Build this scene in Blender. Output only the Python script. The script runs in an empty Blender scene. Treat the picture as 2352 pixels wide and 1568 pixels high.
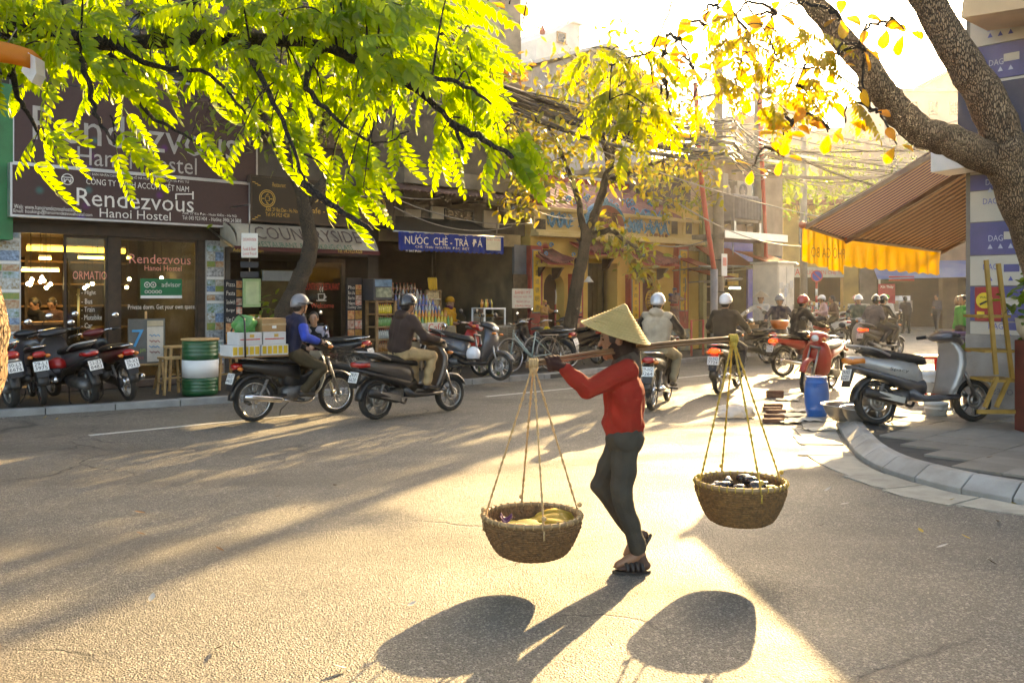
import bpy, math, random
import numpy as np
from mathutils import Vector, Matrix
random.seed(7); np.random.seed(7)
SC = bpy.context.scene
COL = SC.collection
R = math.radians
# ---------------------------------------------------------------- camera, sky, sun, exposure
PXW, PXC, HOR, FOC, EYE = 2352.0, 1176.0, 678.0, 2100.0, 1.64
cam = bpy.data.cameras.new('camera'); camo = bpy.data.objects.new('camera', cam); COL.objects.link(camo)
cam.sensor_width = 36.0; cam.lens = 36.0 * FOC / PXW; cam.shift_y = -(784 - HOR) / PXW
cam.clip_start = 0.05; cam.clip_end = 2000
camo.location = (0, 0, EYE); camo.rotation_euler = (R(90), 0, 0); SC.camera = camo
SUN = Vector((904, 2100, 785)).normalized()
SUN_AZ = math.atan2(SUN.x, SUN.y); SUN_EL = math.asin(SUN.z)
world = bpy.data.worlds.new('World'); SC.world = world; world.use_nodes = True
wn = world.node_tree.nodes; wl = world.node_tree.links
sky = wn.new('ShaderNodeTexSky'); sky.sky_type = 'NISHITA'; sky.sun_disc = False
sky.sun_elevation = SUN_EL; sky.sun_rotation = SUN_AZ; sky.dust_density = 2.5; sky.air_density = 0.7; sky.ozone_density = 0.6
wl.new(sky.outputs[0], wn['Background'].inputs[0]); wn['Background'].inputs[1].default_value = 0.15
sl = bpy.data.lights.new('sun', 'SUN'); sl.energy = 3.7; sl.angle = R(0.55); sl.color = (1.0, 0.77, 0.45)
so = bpy.data.objects.new('sun', sl); COL.objects.link(so); so.rotation_euler = SUN.to_track_quat('Z', 'Y').to_euler()
so.location = (20, 40, 30)
SC.view_settings.view_transform = 'Standard'; SC.view_settings.look = 'None'; SC.view_settings.gamma = 1.0
SC.view_settings.exposure = 2.42; SC.view_settings.use_curve_mapping = False
SC.view_settings.use_white_balance = True; SC.view_settings.white_balance_temperature = 8700; SC.view_settings.white_balance_tint = 8
SC.cycles.use_denoising = True
SC.cycles.max_bounces = 8; SC.cycles.diffuse_bounces = 4; SC.cycles.glossy_bounces = 3; SC.cycles.transmission_bounces = 6
SC.cycles.transparent_max_bounces = 10; SC.cycles.volume_bounces = 0
SC.cycles.caustics_reflective = False; SC.cycles.caustics_refractive = False
SC.cycles.sample_clamp_indirect = 6.0; SC.cycles.use_adaptive_sampling = True; SC.cycles.adaptive_threshold = 0.04
# ---------------------------------------------------------------- coordinates
TH = math.atan(2324 / 2100.0)                       # street direction, measured from the view axis
SX, SY = math.sin(TH), math.cos(TH)                 # along the street (u)
CX, CY = -math.cos(TH), math.sin(TH)                # across it, towards the shops (v)
ANG = math.atan2(SY, SX)
def UV(u, v, z=0.0): return Vector((u * SX + v * CX, u * SY + v * CY, z))
def G(px, py, z=0.0):
    Z = FOC * (EYE - z) / (py - HOR); return Vector(((px - PXC) / FOC * Z, Z, z))
def AT(px, py, Z): return Vector(((px - PXC) / FOC * Z, Z, EYE + (HOR - py) * Z / FOC))
def toUV(p): return (p.x * SX + p.y * SY, p.x * CX + p.y * CY)
def FU(px, v):
    t = (px - PXC) / FOC; return v * (t * CY - CX) / (SX - t * SY)
def F(px, py, v):
    u = FU(px, v); Z = u * SY + v * CY; return (u, EYE + (HOR - py) * Z / FOC)
def rect(px0, py0, px1, py1, v):
    u0 = FU(px0, v); u1 = FU(px1, v); pm = (px0 + px1) / 2
    zt = F(pm, py0, v)[1]; zb = F(pm, py1, v)[1]; return u0, u1, zb, zt
# ---------------------------------------------------------------- mesh collecting
OFF = {}
def frame_of(v, fwd=None):
    a = Vector(v).normalized(); b = Vector((0, 0, 1)) if abs(a.z) < 0.95 else Vector((0, 1, 0))
    s = a.cross(b).normalized(); return a, s, s.cross(a).normalized()
class MB:
    def __init__(s): s.v = []; s.f = []
    def add(s, vs, fs):
        n = len(s.v); s.v.extend([tuple(p) for p in vs]); s.f.extend([tuple(i + n for i in f) for f in fs]); return s
    def box(s, x0, x1, y0, y1, z0, z1):
        return s.add([(x0,y0,z0),(x1,y0,z0),(x1,y1,z0),(x0,y1,z0),(x0,y0,z1),(x1,y0,z1),(x1,y1,z1),(x0,y1,z1)],
                     [(0,3,2,1),(4,5,6,7),(0,1,5,4),(1,2,6,5),(2,3,7,6),(3,0,4,7)])
    def obox(s, c, size, m=None):
        m = m or Matrix.Identity(3); c = Vector(c); a, b, d = [k / 2 for k in size]
        vs = [c + m @ Vector((x*a, y*b, z*d)) for x, y, z in [(-1,-1,-1),(1,-1,-1),(1,1,-1),(-1,1,-1),(-1,-1,1),(1,-1,1),(1,1,1),(-1,1,1)]]
        return s.add(vs, [(0,3,2,1),(4,5,6,7),(0,1,5,4),(1,2,6,5),(2,3,7,6),(3,0,4,7)])
    def bar(s, p0, p1, w, h=None):
        p0 = Vector(p0); p1 = Vector(p1); a, b, c = frame_of(p1 - p0); h = h or w
        vs = []
        for p in (p0, p1):
            for i, j in ((-1,-1),(1,-1),(1,1),(-1,1)): vs.append(p + b * (i * w / 2) + c * (j * h / 2))
        return s.add(vs, [(3,2,1,0),(4,5,6,7),(0,1,5,4),(1,2,6,5),(2,3,7,6),(3,0,4,7)])
    def rings(s, rs, cap=True, closed=False):
        n = len(rs[0]); vs = [p for r in rs for p in r]; fs = []
        m = len(rs)
        for i in range(m if closed else m - 1):
            k = (i + 1) % m
            for j in range(n): fs.append((i*n+j, i*n+(j+1) % n, k*n+(j+1) % n, k*n+j))
        if cap and not closed: fs.append(tuple(range(n))[::-1]); fs.append(tuple((m-1)*n + j for j in range(n)))
        return s.add(vs, fs)
    def tube(s, pts, r, n=6, closed=False):
        pts = [Vector(p) for p in pts]; m = len(pts)
        rr = r if isinstance(r, (list, tuple)) else [r] * m
        rs = []; pb = None
        for i, p in enumerate(pts):
            if closed: d = pts[(i+1) % m] - pts[i-1]
            else: d = pts[min(i+1, m-1)] - pts[max(i-1, 0)]
            a = d.normalized() if d.length > 1e-9 else Vector((0,0,1))
            if pb is None: _, b, c = frame_of(a)
            else:
                b = (pb - a * pb.dot(a)); b = b.normalized() if b.length > 1e-6 else frame_of(a)[1]; c = b.cross(a).normalized() * -1
                c = a.cross(b)
            pb = b
            rs.append([p + b * (math.cos(t) * rr[i]) + a.cross(b) * (math.sin(t) * rr[i]) for t in [2*math.pi*k/n for k in range(n)]])
        return s.rings(rs, True, closed)
    def lathe(s, prof, n=16, c=(0,0,0), m=None, cap=True):
        m = m or Matrix.Identity(3); c = Vector(c)
        rs = [[c + m @ Vector((r*math.cos(2*math.pi*k/n), r*math.sin(2*math.pi*k/n), z)) for k in range(n)] for r, z in prof]
        return s.rings(rs, cap)
    def ring_y(s, prof, n, c=(0,0,0)):                   # closed profile (r, y) swept round the y axis
        c = Vector(c); rs = []
        for k in range(n):
            t = 2*math.pi*k/n; rs.append([c + Vector((r*math.cos(t), y, r*math.sin(t))) for r, y in prof])
        return s.rings(rs, False, True)
    def prism(s, poly, y0, y1, plane='xz'):
        f = {'xz': lambda a, b, t: (a, t, b), 'xy': lambda a, b, t: (a, b, t), 'yz': lambda a, b, t: (t, a, b)}[plane]
        n = len(poly); vs = [f(a, b, y0) for a, b in poly] + [f(a, b, y1) for a, b in poly]
        fs = [tuple(range(n)), tuple(range(2*n-1, n-1, -1))] + [(i, (i+1) % n + 0, (i+1) % n + n, i + n)[::-1] for i in range(n)]
        return s.add(vs, fs)
    def sphere(s, c, r, nu=12, nv=8, m=None, z0=-1.0, z1=1.0):
        m = m or Matrix.Identity(3); c = Vector(c); r = r if isinstance(r, (tuple, list)) else (r, r, r); rs = []
        a0, a1 = math.asin(max(-0.9999, z0)), math.asin(min(0.9999, z1))
        for i in range(nv + 1):
            a = a0 + (a1 - a0) * i / nv
            rs.append([c + m @ Vector((r[0]*math.cos(a)*math.cos(2*math.pi*k/nu), r[1]*math.cos(a)*math.sin(2*math.pi*k/nu), r[2]*math.sin(a))) for k in range(nu)])
        return s.rings(rs)
    def cap(s, p0, r0, p1, r1, n=10):
        p0 = Vector(p0); p1 = Vector(p1); d = p1 - p0
        if d.length < 1e-5: return s.sphere(p0, max(r0, r1), n, 6)
        a, b, c = frame_of(d); rs = []
        for p, r, ang in [(p0, r0, t) for t in (-80, -50, -20)] + [(p0, r0, 0), (p1, r1, 0)] + [(p1, r1, t) for t in (20, 50, 80)]:
            t = R(ang); rs.append([p + a*(math.sin(t)*r) + (b*math.cos(q) + c*math.sin(q))*(math.cos(t)*r) for q in [2*math.pi*k/n for k in range(n)]])
        return s.rings(rs)
    def loft(s, st, n=14, e=2.4):                        # stations (x, zc, hz, hy) along x, superellipse sections
        rs = []
        for x, zc, hz, hy in st:
            ring = []
            for k in range(n):
                t = 2*math.pi*k/n; cc, ss = math.cos(t), math.sin(t)
                ring.append((x, hy*math.copysign(abs(cc)**(2/e), cc), zc + hz*math.copysign(abs(ss)**(2/e), ss)))
            rs.append(ring)
        return s.rings(rs)
    def build(s, name, m, parent=None, smooth=False, bevel=0.0, off=None):
        me = bpy.data.meshes.new(name); o3 = off if off is not None else (OFF.get(parent.name) if parent else None)
        vs = s.v
        if o3: vs = [(p[0]-o3[0], p[1]-o3[1], p[2]-o3[2]) for p in vs]
        me.from_pydata(vs, [], s.f); 
        if m: me.materials.append(m)
        if smooth: me.shade_smooth()
        me.update()
        return link(name, me, parent, bevel)
def link(name, me, parent=None, bevel=0.0):
    o = bpy.data.objects.new(name, me); COL.objects.link(o)
    if parent:
        o.parent = parent
        if parent.name in OFF: OFF[o.name] = OFF[parent.name]
    if bevel:
        b = o.modifiers.new('bevel', 'BEVEL'); b.width = bevel; b.segments = 2; b.limit_method = 'ANGLE'; b.angle_limit = R(35)
    return o
def tag(o, label=None, cat=None, group=None, kind=None):
    if label: o['label'] = label
    if cat: o['category'] = cat
    if group: o['group'] = group
    if kind: o['kind'] = kind
    return o
def thing(name, label, cat, loc=(0,0,0), rz=0.0, group=None):
    o = bpy.data.objects.new(name, None); COL.objects.link(o); o.empty_display_size = 0.2
    o.location = loc; o.rotation_euler = (0, 0, rz); return tag(o, label, cat, group)
def street_thing(name, label, cat, u, v, z=0.0, group=None):   # parts are given in (u, v, z) of the street
    o = thing(name, label, cat, UV(u, v, z), ANG, group); OFF[o.name] = (u, v, z); return o
def world_thing(name, label, cat, loc, group=None):            # parts are given in world metres
    o = thing(name, label, cat, loc, 0, group); OFF[o.name] = tuple(loc); return o
def dup(o, parent=None, loc=None, rz=None):
    c = o.copy(); COL.objects.link(c); c.parent = parent
    if loc is not None: c.location = loc
    if rz is not None: c.rotation_euler = (0, 0, rz)
    for ch in o.children: dup(ch, c)
    return c
def spline(pts, k=6):
    pts = [Vector(p) for p in pts]; out = []
    for i in range(len(pts) - 1):
        p0 = pts[max(i-1, 0)]; p1 = pts[i]; p2 = pts[i+1]; p3 = pts[min(i+2, len(pts)-1)]
        for j in range(k):
            t = j / k
            out.append(0.5*((2*p1) + (p2-p0)*t + (2*p0-5*p1+4*p2-p3)*t*t + (3*p1-p0-3*p2+p3)*t*t*t))
    out.append(pts[-1]); return out
# ---------------------------------------------------------------- materials
MC = {}
def mat(key, c=(0.5,0.5,0.5), rough=0.6, var=0.15, sc=6.0, bump=0.0, bsc=40.0, metal=0.0, coat=0.0, c2=None, emit=0.0, trans=None, alpha=1.0, spec=0.5, rnd=0.0):
    if key in MC: return MC[key]
    m = bpy.data.materials.new(key); m.use_nodes = True; nt = m.node_tree; N = nt.nodes; L = nt.links
    b = N['Principled BSDF']; b.inputs['Roughness'].default_value = rough; b.inputs['Metallic'].default_value = metal
    b.inputs['Coat Weight'].default_value = coat; b.inputs['Coat Roughness'].default_value = 0.08
    b.inputs['Specular IOR Level'].default_value = spec
    tc = N.new('ShaderNodeTexCoord')
    nz = N.new('ShaderNodeTexNoise'); nz.inputs['Scale'].default_value = sc; nz.inputs['Detail'].default_value = 5; L.new(tc.outputs['Object'], nz.inputs['Vector'])
    mx = N.new('ShaderNodeMix'); mx.data_type = 'RGBA'
    if c2 is None:
        lo = tuple(max(0, k*(1-var)) for k in c); hi = tuple(min(1, k*(1+var)) for k in c)
    else: lo, hi = c, c2
    mx.inputs['A'].default_value = (*lo, 1); mx.inputs['B'].default_value = (*hi, 1)
    rp = N.new('ShaderNodeMapRange'); rp.inputs['From Min'].default_value = 0.3; rp.inputs['From Max'].default_value = 0.7
    L.new(nz.outputs['Fac'], rp.inputs['Value']); L.new(rp.outputs[0], mx.inputs['Factor'])
    out = mx.outputs['Result']
    if rnd:
        oi = N.new('ShaderNodeObjectInfo'); hs = N.new('ShaderNodeHueSaturation')
        r2 = N.new('ShaderNodeMapRange'); r2.inputs['To Min'].default_value = 1-rnd; r2.inputs['To Max'].default_value = 1+rnd
        L.new(oi.outputs['Random'], r2.inputs['Value']); L.new(r2.outputs[0], hs.inputs['Value']); L.new(out, hs.inputs['Color']); out = hs.outputs[0]
    L.new(out, b.inputs['Base Color'])
    # slightly uneven gloss
    rr = N.new('ShaderNodeMapRange'); rr.inputs['To Min'].default_value = max(0.02, rough-0.08); rr.inputs['To Max'].default_value = min(1, rough+0.08)
    L.new(nz.outputs['Fac'], rr.inputs['Value']); L.new(rr.outputs[0], b.inputs['Roughness'])
    if bump:
        n2 = N.new('ShaderNodeTexNoise'); n2.inputs['Scale'].default_value = bsc; n2.inputs['Detail'].default_value = 4; L.new(tc.outputs['Object'], n2.inputs['Vector'])
        bp = N.new('ShaderNodeBump'); bp.inputs['Strength'].default_value = bump; bp.inputs['Distance'].default_value = 0.02
        L.new(n2.outputs['Fac'], bp.inputs['Height']); L.new(bp.outputs[0], b.inputs['Normal'])
    if emit:
        b.inputs['Emission Color'].default_value = (*c, 1); b.inputs['Emission Strength'].default_value = emit
    if trans:
        tr = N.new('ShaderNodeBsdfTranslucent'); tr.inputs['Color'].default_value = (*trans, 1)
        ms = N.new('ShaderNodeMixShader'); ms.inputs[0].default_value = 0.5
        L.new(b.outputs[0], ms.inputs[1]); L.new(tr.outputs[0], ms.inputs[2]); L.new(ms.outputs[0], N['Material Output'].inputs[0])
    if alpha < 1: b.inputs['Alpha'].default_value = alpha
    MC[key] = m; return m
def paint(key, c, rough=0.35, coat=0.4): return mat(key, c, rough, 0.12, 9, 0, coat=coat)
def glass(key, tint=(0.9,0.95,0.92), keep=0.88, base=0.06):
    if key in MC: return MC[key]
    m = bpy.data.materials.new(key); m.use_nodes = True; nt = m.node_tree; N = nt.nodes; L = nt.links
    N.remove(N['Principled BSDF'])
    t = N.new('ShaderNodeBsdfTransparent'); t.inputs[0].default_value = (*[k*keep for k in tint], 1)
    g = N.new('ShaderNodeBsdfGlossy'); g.inputs['Roughness'].default_value = 0.03
    lw = N.new('ShaderNodeFresnel'); lw.inputs['IOR'].default_value = 1.45
    ms = N.new('ShaderNodeMixShader'); L.new(lw.outputs[0], ms.inputs[0]); L.new(t.outputs[0], ms.inputs[1]); L.new(g.outputs[0], ms.inputs[2])
    L.new(ms.outputs[0], N['Material Output'].inputs[0]); MC[key] = m; return m
def leafmat(key, ca, cb, ta, tb, tw=0.55, vein=None):
    if key in MC: return MC[key]
    m = bpy.data.materials.new(key); m.use_nodes = True; nt = m.node_tree; N = nt.nodes; L = nt.links
    b = N['Principled BSDF']; b.inputs['Roughness'].default_value = 0.38
    ge = N.new('ShaderNodeNewGeometry'); oi = N.new('ShaderNodeObjectInfo')
    ad = N.new('ShaderNodeMath'); ad.operation = 'ADD'; L.new(ge.outputs['Random Per Island'], ad.inputs[0]); L.new(oi.outputs['Random'], ad.inputs[1])
    fr = N.new('ShaderNodeMath'); fr.operation = 'FRACT'; L.new(ad.outputs[0], fr.inputs[0])
    m1 = N.new('ShaderNodeMix'); m1.data_type = 'RGBA'; m1.inputs['A'].default_value = (*ca,1); m1.inputs['B'].default_value = (*cb,1); L.new(fr.outputs[0], m1.inputs['Factor'])
    m2 = N.new('ShaderNodeMix'); m2.data_type = 'RGBA'; m2.inputs['A'].default_value = (*ta,1); m2.inputs['B'].default_value = (*tb,1); L.new(fr.outputs[0], m2.inputs['Factor'])
    col1, col2 = m1.outputs['Result'], m2.outputs['Result']
    if vein:                                             # reddening between the side veins of the leaf
        tc = N.new('ShaderNodeTexCoord'); wv = N.new('ShaderNodeTexWave'); wv.inputs['Scale'].default_value = 26; wv.inputs['Distortion'].default_value = 2.5; wv.inputs['Detail'].default_value = 2
        L.new(tc.outputs['Object'], wv.inputs['Vector'])
        nz = N.new('ShaderNodeTexNoise'); nz.inputs['Scale'].default_value = 12; L.new(tc.outputs['Object'], nz.inputs['Vector'])
        mu = N.new('ShaderNodeMath'); mu.operation = 'MULTIPLY'; L.new(wv.outputs['Fac'], mu.inputs[0]); L.new(nz.outputs['Fac'], mu.inputs[1])
        mr = N.new('ShaderNodeMapRange'); mr.inputs['From Min'].default_value = 0.15; mr.inputs['From Max'].default_value = 0.5; L.new(mu.outputs[0], mr.inputs['Value'])
        m3 = N.new('ShaderNodeMix'); m3.data_type = 'RGBA'; L.new(mr.outputs[0], m3.inputs['Factor']); L.new(col2, m3.inputs['A']); m3.inputs['B'].default_value = (*vein,1); col2 = m3.outputs['Result']
    L.new(col1, b.inputs['Base Color'])
    tr = N.new('ShaderNodeBsdfTranslucent'); L.new(col2, tr.inputs['Color'])
    ms = N.new('ShaderNodeMixShader'); ms.inputs[0].default_value = tw
    L.new(b.outputs[0], ms.inputs[1]); L.new(tr.outputs[0], ms.inputs[2]); L.new(ms.outputs[0], N['Material Output'].inputs[0])
    MC[key] = m; return m
BLACK = mat('black_plastic', (0.012,0.012,0.013), 0.42, 0.2)
RUBBER = mat('tyre_rubber', (0.018,0.017,0.016), 0.8, 0.3, 20, 0.3, 90)
CHROME = mat('chrome', (0.72,0.72,0.72), 0.16, 0.1, metal=1.0)
STEEL = mat('dull_steel', (0.36,0.35,0.34), 0.38, 0.25, metal=1.0)
ENGINE = mat('engine_alloy', (0.16,0.155,0.15), 0.5, 0.35, 14, 0.2, metal=0.7)
SEAT = mat('seat_vinyl', (0.016,0.015,0.015), 0.5, 0.2, bump=0.08, bsc=120)
WHITE = mat('white_paint', (0.78,0.77,0.74), 0.5, 0.05)
INK = mat('black_ink', (0.015,0.015,0.02), 0.6)
REDLENS = mat('red_lens', (0.45,0.01,0.008), 0.15, 0.1, coat=0.6)
LITRED = mat('lit_tail_light', (1.0,0.03,0.01), 0.3, 0.05, emit=1.6)
AMBER = mat('amber_lens', (0.75,0.22,0.03), 0.15, 0.1, coat=0.6)
LENS = mat('clear_lens', (0.6,0.62,0.62), 0.08, 0.05, coat=1.0, metal=0.4)
MIRROR = mat('mirror_glass', (0.85,0.85,0.85), 0.03, 0.0, metal=1.0)
# ---------------------------------------------------------------- deferred text and remeshed cloth/bodies
TEXTS = []; FLESH = []
def text(body, parent, u, z, w, h, y, m, name='lettering', flip=False, rot=None, depth=0.004):
    """flat lettering that fills a w x h field centred on (u, z) of the parent's frame, facing -y"""
    TEXTS.append((body, parent, u, z, w, h, y, m, name, flip, rot, depth))
def flush_texts():
    tmp = []
    for t in TEXTS:
        cu = bpy.data.curves.new('t', 'FONT'); cu.body = t[0]; cu.resolution_u = 2; cu.align_x = 'CENTER'; cu.size = 1.0
        o = bpy.data.objects.new('t', cu); COL.objects.link(o); tmp.append((o, t))
    dg = bpy.context.evaluated_depsgraph_get(); dg.update()
    for o, t in tmp:
        body, parent, u, z, w, h, y, m, name, flip, rot, depth = t
        me = bpy.data.meshes.new_from_object(o.evaluated_get(dg)); n = len(me.vertices)
        if n:
            a = np.zeros(n*3); me.vertices.foreach_get('co', a); a = a.reshape(-1, 3)
            mn, mxx = a.min(0), a.max(0); sp = np.maximum(mxx - mn, 1e-6)
            X = (a[:,0]-(mn[0]+mxx[0])/2) / sp[0] * w; Zc = (a[:,1]-(mn[1]+mxx[1])/2) / sp[1] * h
            off = OFF.get(parent.name, (0,0,0))
            if flip: X = -X
            b = np.stack([X + u - off[0], np.full(n, y - off[1]), Zc + z - off[2]], 1)
            if rot is not None:                              # parent-local placement given by a 4x4 matrix
                b = np.stack([X, np.zeros(n), Zc], 1); Rm = np.array(rot); b = b @ Rm[:3,:3].T + Rm[:3,3]
            me.vertices.foreach_set('co', b.reshape(-1)); me.materials.clear(); me.materials.append(m); me.update(); me.name = name
            link(name, me, parent)
        cu = o.data; bpy.data.objects.remove(o); bpy.data.curves.remove(cu)
def flesh(mb, obj, vox, wrinkle=0.0, smooth=2):
    FLESH.append((mb, obj, vox, wrinkle, smooth))
def flush_flesh():
    tmp = []
    for mb, obj, vox, wr, sm in FLESH:
        me = bpy.data.meshes.new('f'); me.from_pydata(mb.v, [], mb.f); me.update()
        o = bpy.data.objects.new('f', me); COL.objects.link(o)
        r = o.modifiers.new('r', 'REMESH'); r.mode = 'VOXEL'; r.voxel_size = vox
        s = o.modifiers.new('s', 'SMOOTH'); s.factor = 0.5; s.iterations = sm
        tmp.append((o, obj, wr))
    dg = bpy.context.evaluated_depsgraph_get(); dg.update()
    for o, obj, wr in tmp:
        me = bpy.data.meshes.new_from_object(o.evaluated_get(dg)); n = len(me.vertices)
        if wr and n:
            a = np.zeros(n*3); me.vertices.foreach_get('co', a); a = a.reshape(-1, 3)
            nn = np.zeros(n*3); me.vertices.foreach_get('normal', nn); nn = nn.reshape(-1, 3)
            d = np.sin(a[:,2]*44 + 2.6*np.sin(a[:,0]*15+1) + 2.2*np.sin(a[:,1]*17))*0.55 + np.sin(a[:,2]*23 + a[:,0]*31 + 3*np.sin(a[:,1]*13))*0.5
            a += nn * (d * wr)[:, None]; me.vertices.foreach_set('co', a.reshape(-1)); me.update()
        ms = list(obj.data.materials); obj.data = me; me.materials.clear()
        for k in ms: me.materials.append(k)
        me.shade_smooth(); me.name = obj.name
        bpy.data.objects.remove(o)
# ---------------------------------------------------------------- ground materials
def asphalt():
    m = bpy.data.materials.new('asphalt'); m.use_nodes = True; nt = m.node_tree; N = nt.nodes; L = nt.links
    b = N['Principled BSDF']; b.inputs['Roughness'].default_value = 0.62; b.inputs['Specular IOR Level'].default_value = 0.55
    tc = N.new('ShaderNodeTexCoord')
    def noise(s, d=4, r=0.55):
        n = N.new('ShaderNodeTexNoise'); n.inputs['Scale'].default_value = s; n.inputs['Detail'].default_value = d; n.inputs['Roughness'].default_value = r
        L.new(tc.outputs['Object'], n.inputs['Vector']); return n.outputs['Fac']
    def mr(x, a, c, lo=0.0, hi=1.0):
        k = N.new('ShaderNodeMapRange'); k.inputs['From Min'].default_value = a; k.inputs['From Max'].default_value = c; k.inputs['To Min'].default_value = lo; k.inputs['To Max'].default_value = hi
        L.new(x, k.inputs['Value']); return k.outputs[0]
    def mixc(f, a, c):
        k = N.new('ShaderNodeMix'); k.data_type = 'RGBA'
        for nm, x in (('A', a), ('B', c)):
            if isinstance(x, tuple): k.inputs[nm].default_value = (*x, 1)
            else: L.new(x, k.inputs[nm])
        L.new(f, k.inputs['Factor']); return k.outputs['Result']
    grain = N.new('ShaderNodeTexVoronoi'); grain.inputs['Scale'].default_value = 80; L.new(tc.outputs['Object'], grain.inputs['Vector'])
    stones = mr(grain.outputs['Distance'], 0.1, 0.55, 1, 0)
    base = mixc(mr(noise(0.35, 6), 0.35, 0.65), (0.12,0.104,0.082), (0.168,0.146,0.114))
    base = mixc(mr(noise(3.5, 5), 0.35, 0.7), base, (0.135,0.12,0.1))
    sp = mixc(mr(grain.outputs['Color'], 0.55, 0.95), base, (0.38,0.34,0.28))
    sp2 = mixc(mr(noise(120, 2), 0.5, 0.64), sp, (0.03,0.027,0.023))
    cr = N.new('ShaderNodeTexVoronoi'); cr.feature = 'DISTANCE_TO_EDGE'; cr.inputs['Scale'].default_value = 0.55
    ns = N.new('ShaderNodeTexNoise'); ns.inputs['Scale'].default_value = 1.6; ns.inputs['Detail'].default_value = 6; L.new(tc.outputs['Object'], ns.inputs['Vector'])
    va = N.new('ShaderNodeVectorMath'); va.operation = 'MULTIPLY_ADD'; va.inputs[1].default_value = (0.9,0.9,0); L.new(ns.outputs['Color'], va.inputs[0]); L.new(tc.outputs['Object'], va.inputs[2])
    L.new(va.outputs[0], cr.inputs['Vector'])
    crack = mr(cr.outputs['Distance'], 0.0, 0.012, 1, 0)
    mk = N.new('ShaderNodeMath'); mk.operation = 'MULTIPLY'; L.new(crack, mk.inputs[0]); L.new(mr(noise(0.28, 2), 0.52, 0.6), mk.inputs[1])
    colr = mixc(mk.outputs[0], sp2, (0.02,0.019,0.017))
    oil = mixc(mr(noise(0.8, 6, 0.65), 0.64, 0.74), colr, (0.055,0.05,0.045))
    mp = N.new('ShaderNodeMapping'); mp.inputs['Rotation'].default_value = (0, 0, -ANG); mp.inputs['Scale'].default_value = (0.06, 0.9, 1); L.new(tc.outputs['Object'], mp.inputs[0])
    tr = N.new('ShaderNodeTexNoise'); tr.inputs['Scale'].default_value = 1.0; tr.inputs['Detail'].default_value = 4; L.new(mp.outputs[0], tr.inputs['Vector'])
    oil = mixc(mr(tr.outputs['Fac'], 0.5, 0.66, 0, 0.55), oil, (0.075,0.066,0.055))
    oil = mixc(mr(noise(5.5, 3, 0.5), 0.70, 0.76, 0, 0.6), oil, (0.04,0.036,0.032))
    oil = mixc(mr(noise(0.9, 8, 0.75), 0.60, 0.70, 0, 0.45), oil, (0.26,0.225,0.165))
    L.new(oil, b.inputs['Base Color'])
    L.new(mr(noise(1.1, 5), 0.3, 0.7, 0.5, 0.72), b.inputs['Roughness'])
    h = N.new('ShaderNodeMath'); h.operation = 'ADD'; L.new(stones, h.inputs[0]); L.new(noise(190, 2), h.inputs[1])
    b1 = N.new('ShaderNodeBump'); b1.inputs['Strength'].default_value = 0.8; b1.inputs['Distance'].default_value = 0.008; L.new(h.outputs[0], b1.inputs['Height'])
    b2 = N.new('ShaderNodeBump'); b2.inputs['Strength'].default_value = 0.25; b2.inputs['Distance'].default_value = 0.03; L.new(noise(2.2, 5), b2.inputs['Height']); L.new(b1.outputs[0], b2.inputs['Normal'])
    b3 = N.new('ShaderNodeBump'); b3.invert = True; b3.inputs['Strength'].default_value = 0.6; b3.inputs['Distance'].default_value = 0.015; L.new(mk.outputs[0], b3.inputs['Height']); L.new(b2.outputs[0], b3.inputs['Normal'])
    L.new(b3.outputs[0], b.inputs['Normal']); return m
ASPH = asphalt()
tag(MB().add([(-160,-60,0),(260,-60,0),(260,320,0),(-160,320,0)], [(0,1,2,3)]).build('road', ASPH), kind='structure')
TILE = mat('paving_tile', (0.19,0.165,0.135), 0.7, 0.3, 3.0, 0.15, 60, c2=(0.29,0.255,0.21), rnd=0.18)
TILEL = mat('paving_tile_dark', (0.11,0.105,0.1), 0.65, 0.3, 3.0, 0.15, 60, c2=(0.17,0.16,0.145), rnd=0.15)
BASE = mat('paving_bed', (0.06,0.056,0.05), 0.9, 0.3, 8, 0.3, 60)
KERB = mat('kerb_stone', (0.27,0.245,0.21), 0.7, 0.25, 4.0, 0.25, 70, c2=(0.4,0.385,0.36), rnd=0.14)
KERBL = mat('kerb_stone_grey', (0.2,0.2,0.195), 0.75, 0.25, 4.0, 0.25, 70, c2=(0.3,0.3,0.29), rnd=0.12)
SLAB = mat('gutter_slab', (0.27,0.245,0.2), 0.75, 0.25, 5.0, 0.3, 70, c2=(0.42,0.385,0.31), rnd=0.12)
MARK = mat('road_paint', (0.42,0.4,0.36), 0.7, 0.35, 30, 0.1, 80, c2=(0.6,0.58,0.53))
# ---------------------------------------------------------------- shop-side pavement
KL = [(-14,14.9),(3.16,13.75),(6.52,13.15),(12.86,12.85),(18.2,13.65),(22.4,14.05),(28.0,14.4)]
def kv(u):
    for (a, b), (c, d) in zip(KL, KL[1:]):
        if a <= u <= c: return b + (d-b)*(u-a)/(c-a)
    return KL[-1][1] if u > 0 else KL[0][1]
PZ = 0.10
pl = thing('pavement', None, None, UV(6, 15), ANG); OFF[pl.name] = (6, 15, 0); tag(pl, kind='structure')
poly = [(u, v+0.02) for u, v in KL] + [(28.0, 24), (-14, 24)]
MB().prism(poly, 0.0, PZ-0.022, 'xy').build('paving_bed', BASE, pl)
u = -6.0
sm = {}
while u < 28:
    L1 = 0.88; a = (u, kv(u)); b = (u+L1, kv(u+L1)); d = 0.008
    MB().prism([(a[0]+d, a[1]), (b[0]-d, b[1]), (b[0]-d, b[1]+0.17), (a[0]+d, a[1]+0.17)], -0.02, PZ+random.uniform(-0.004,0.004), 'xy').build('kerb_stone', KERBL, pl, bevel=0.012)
    u += L1
tl = 0.5; tm = None
u = 0.6
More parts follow.
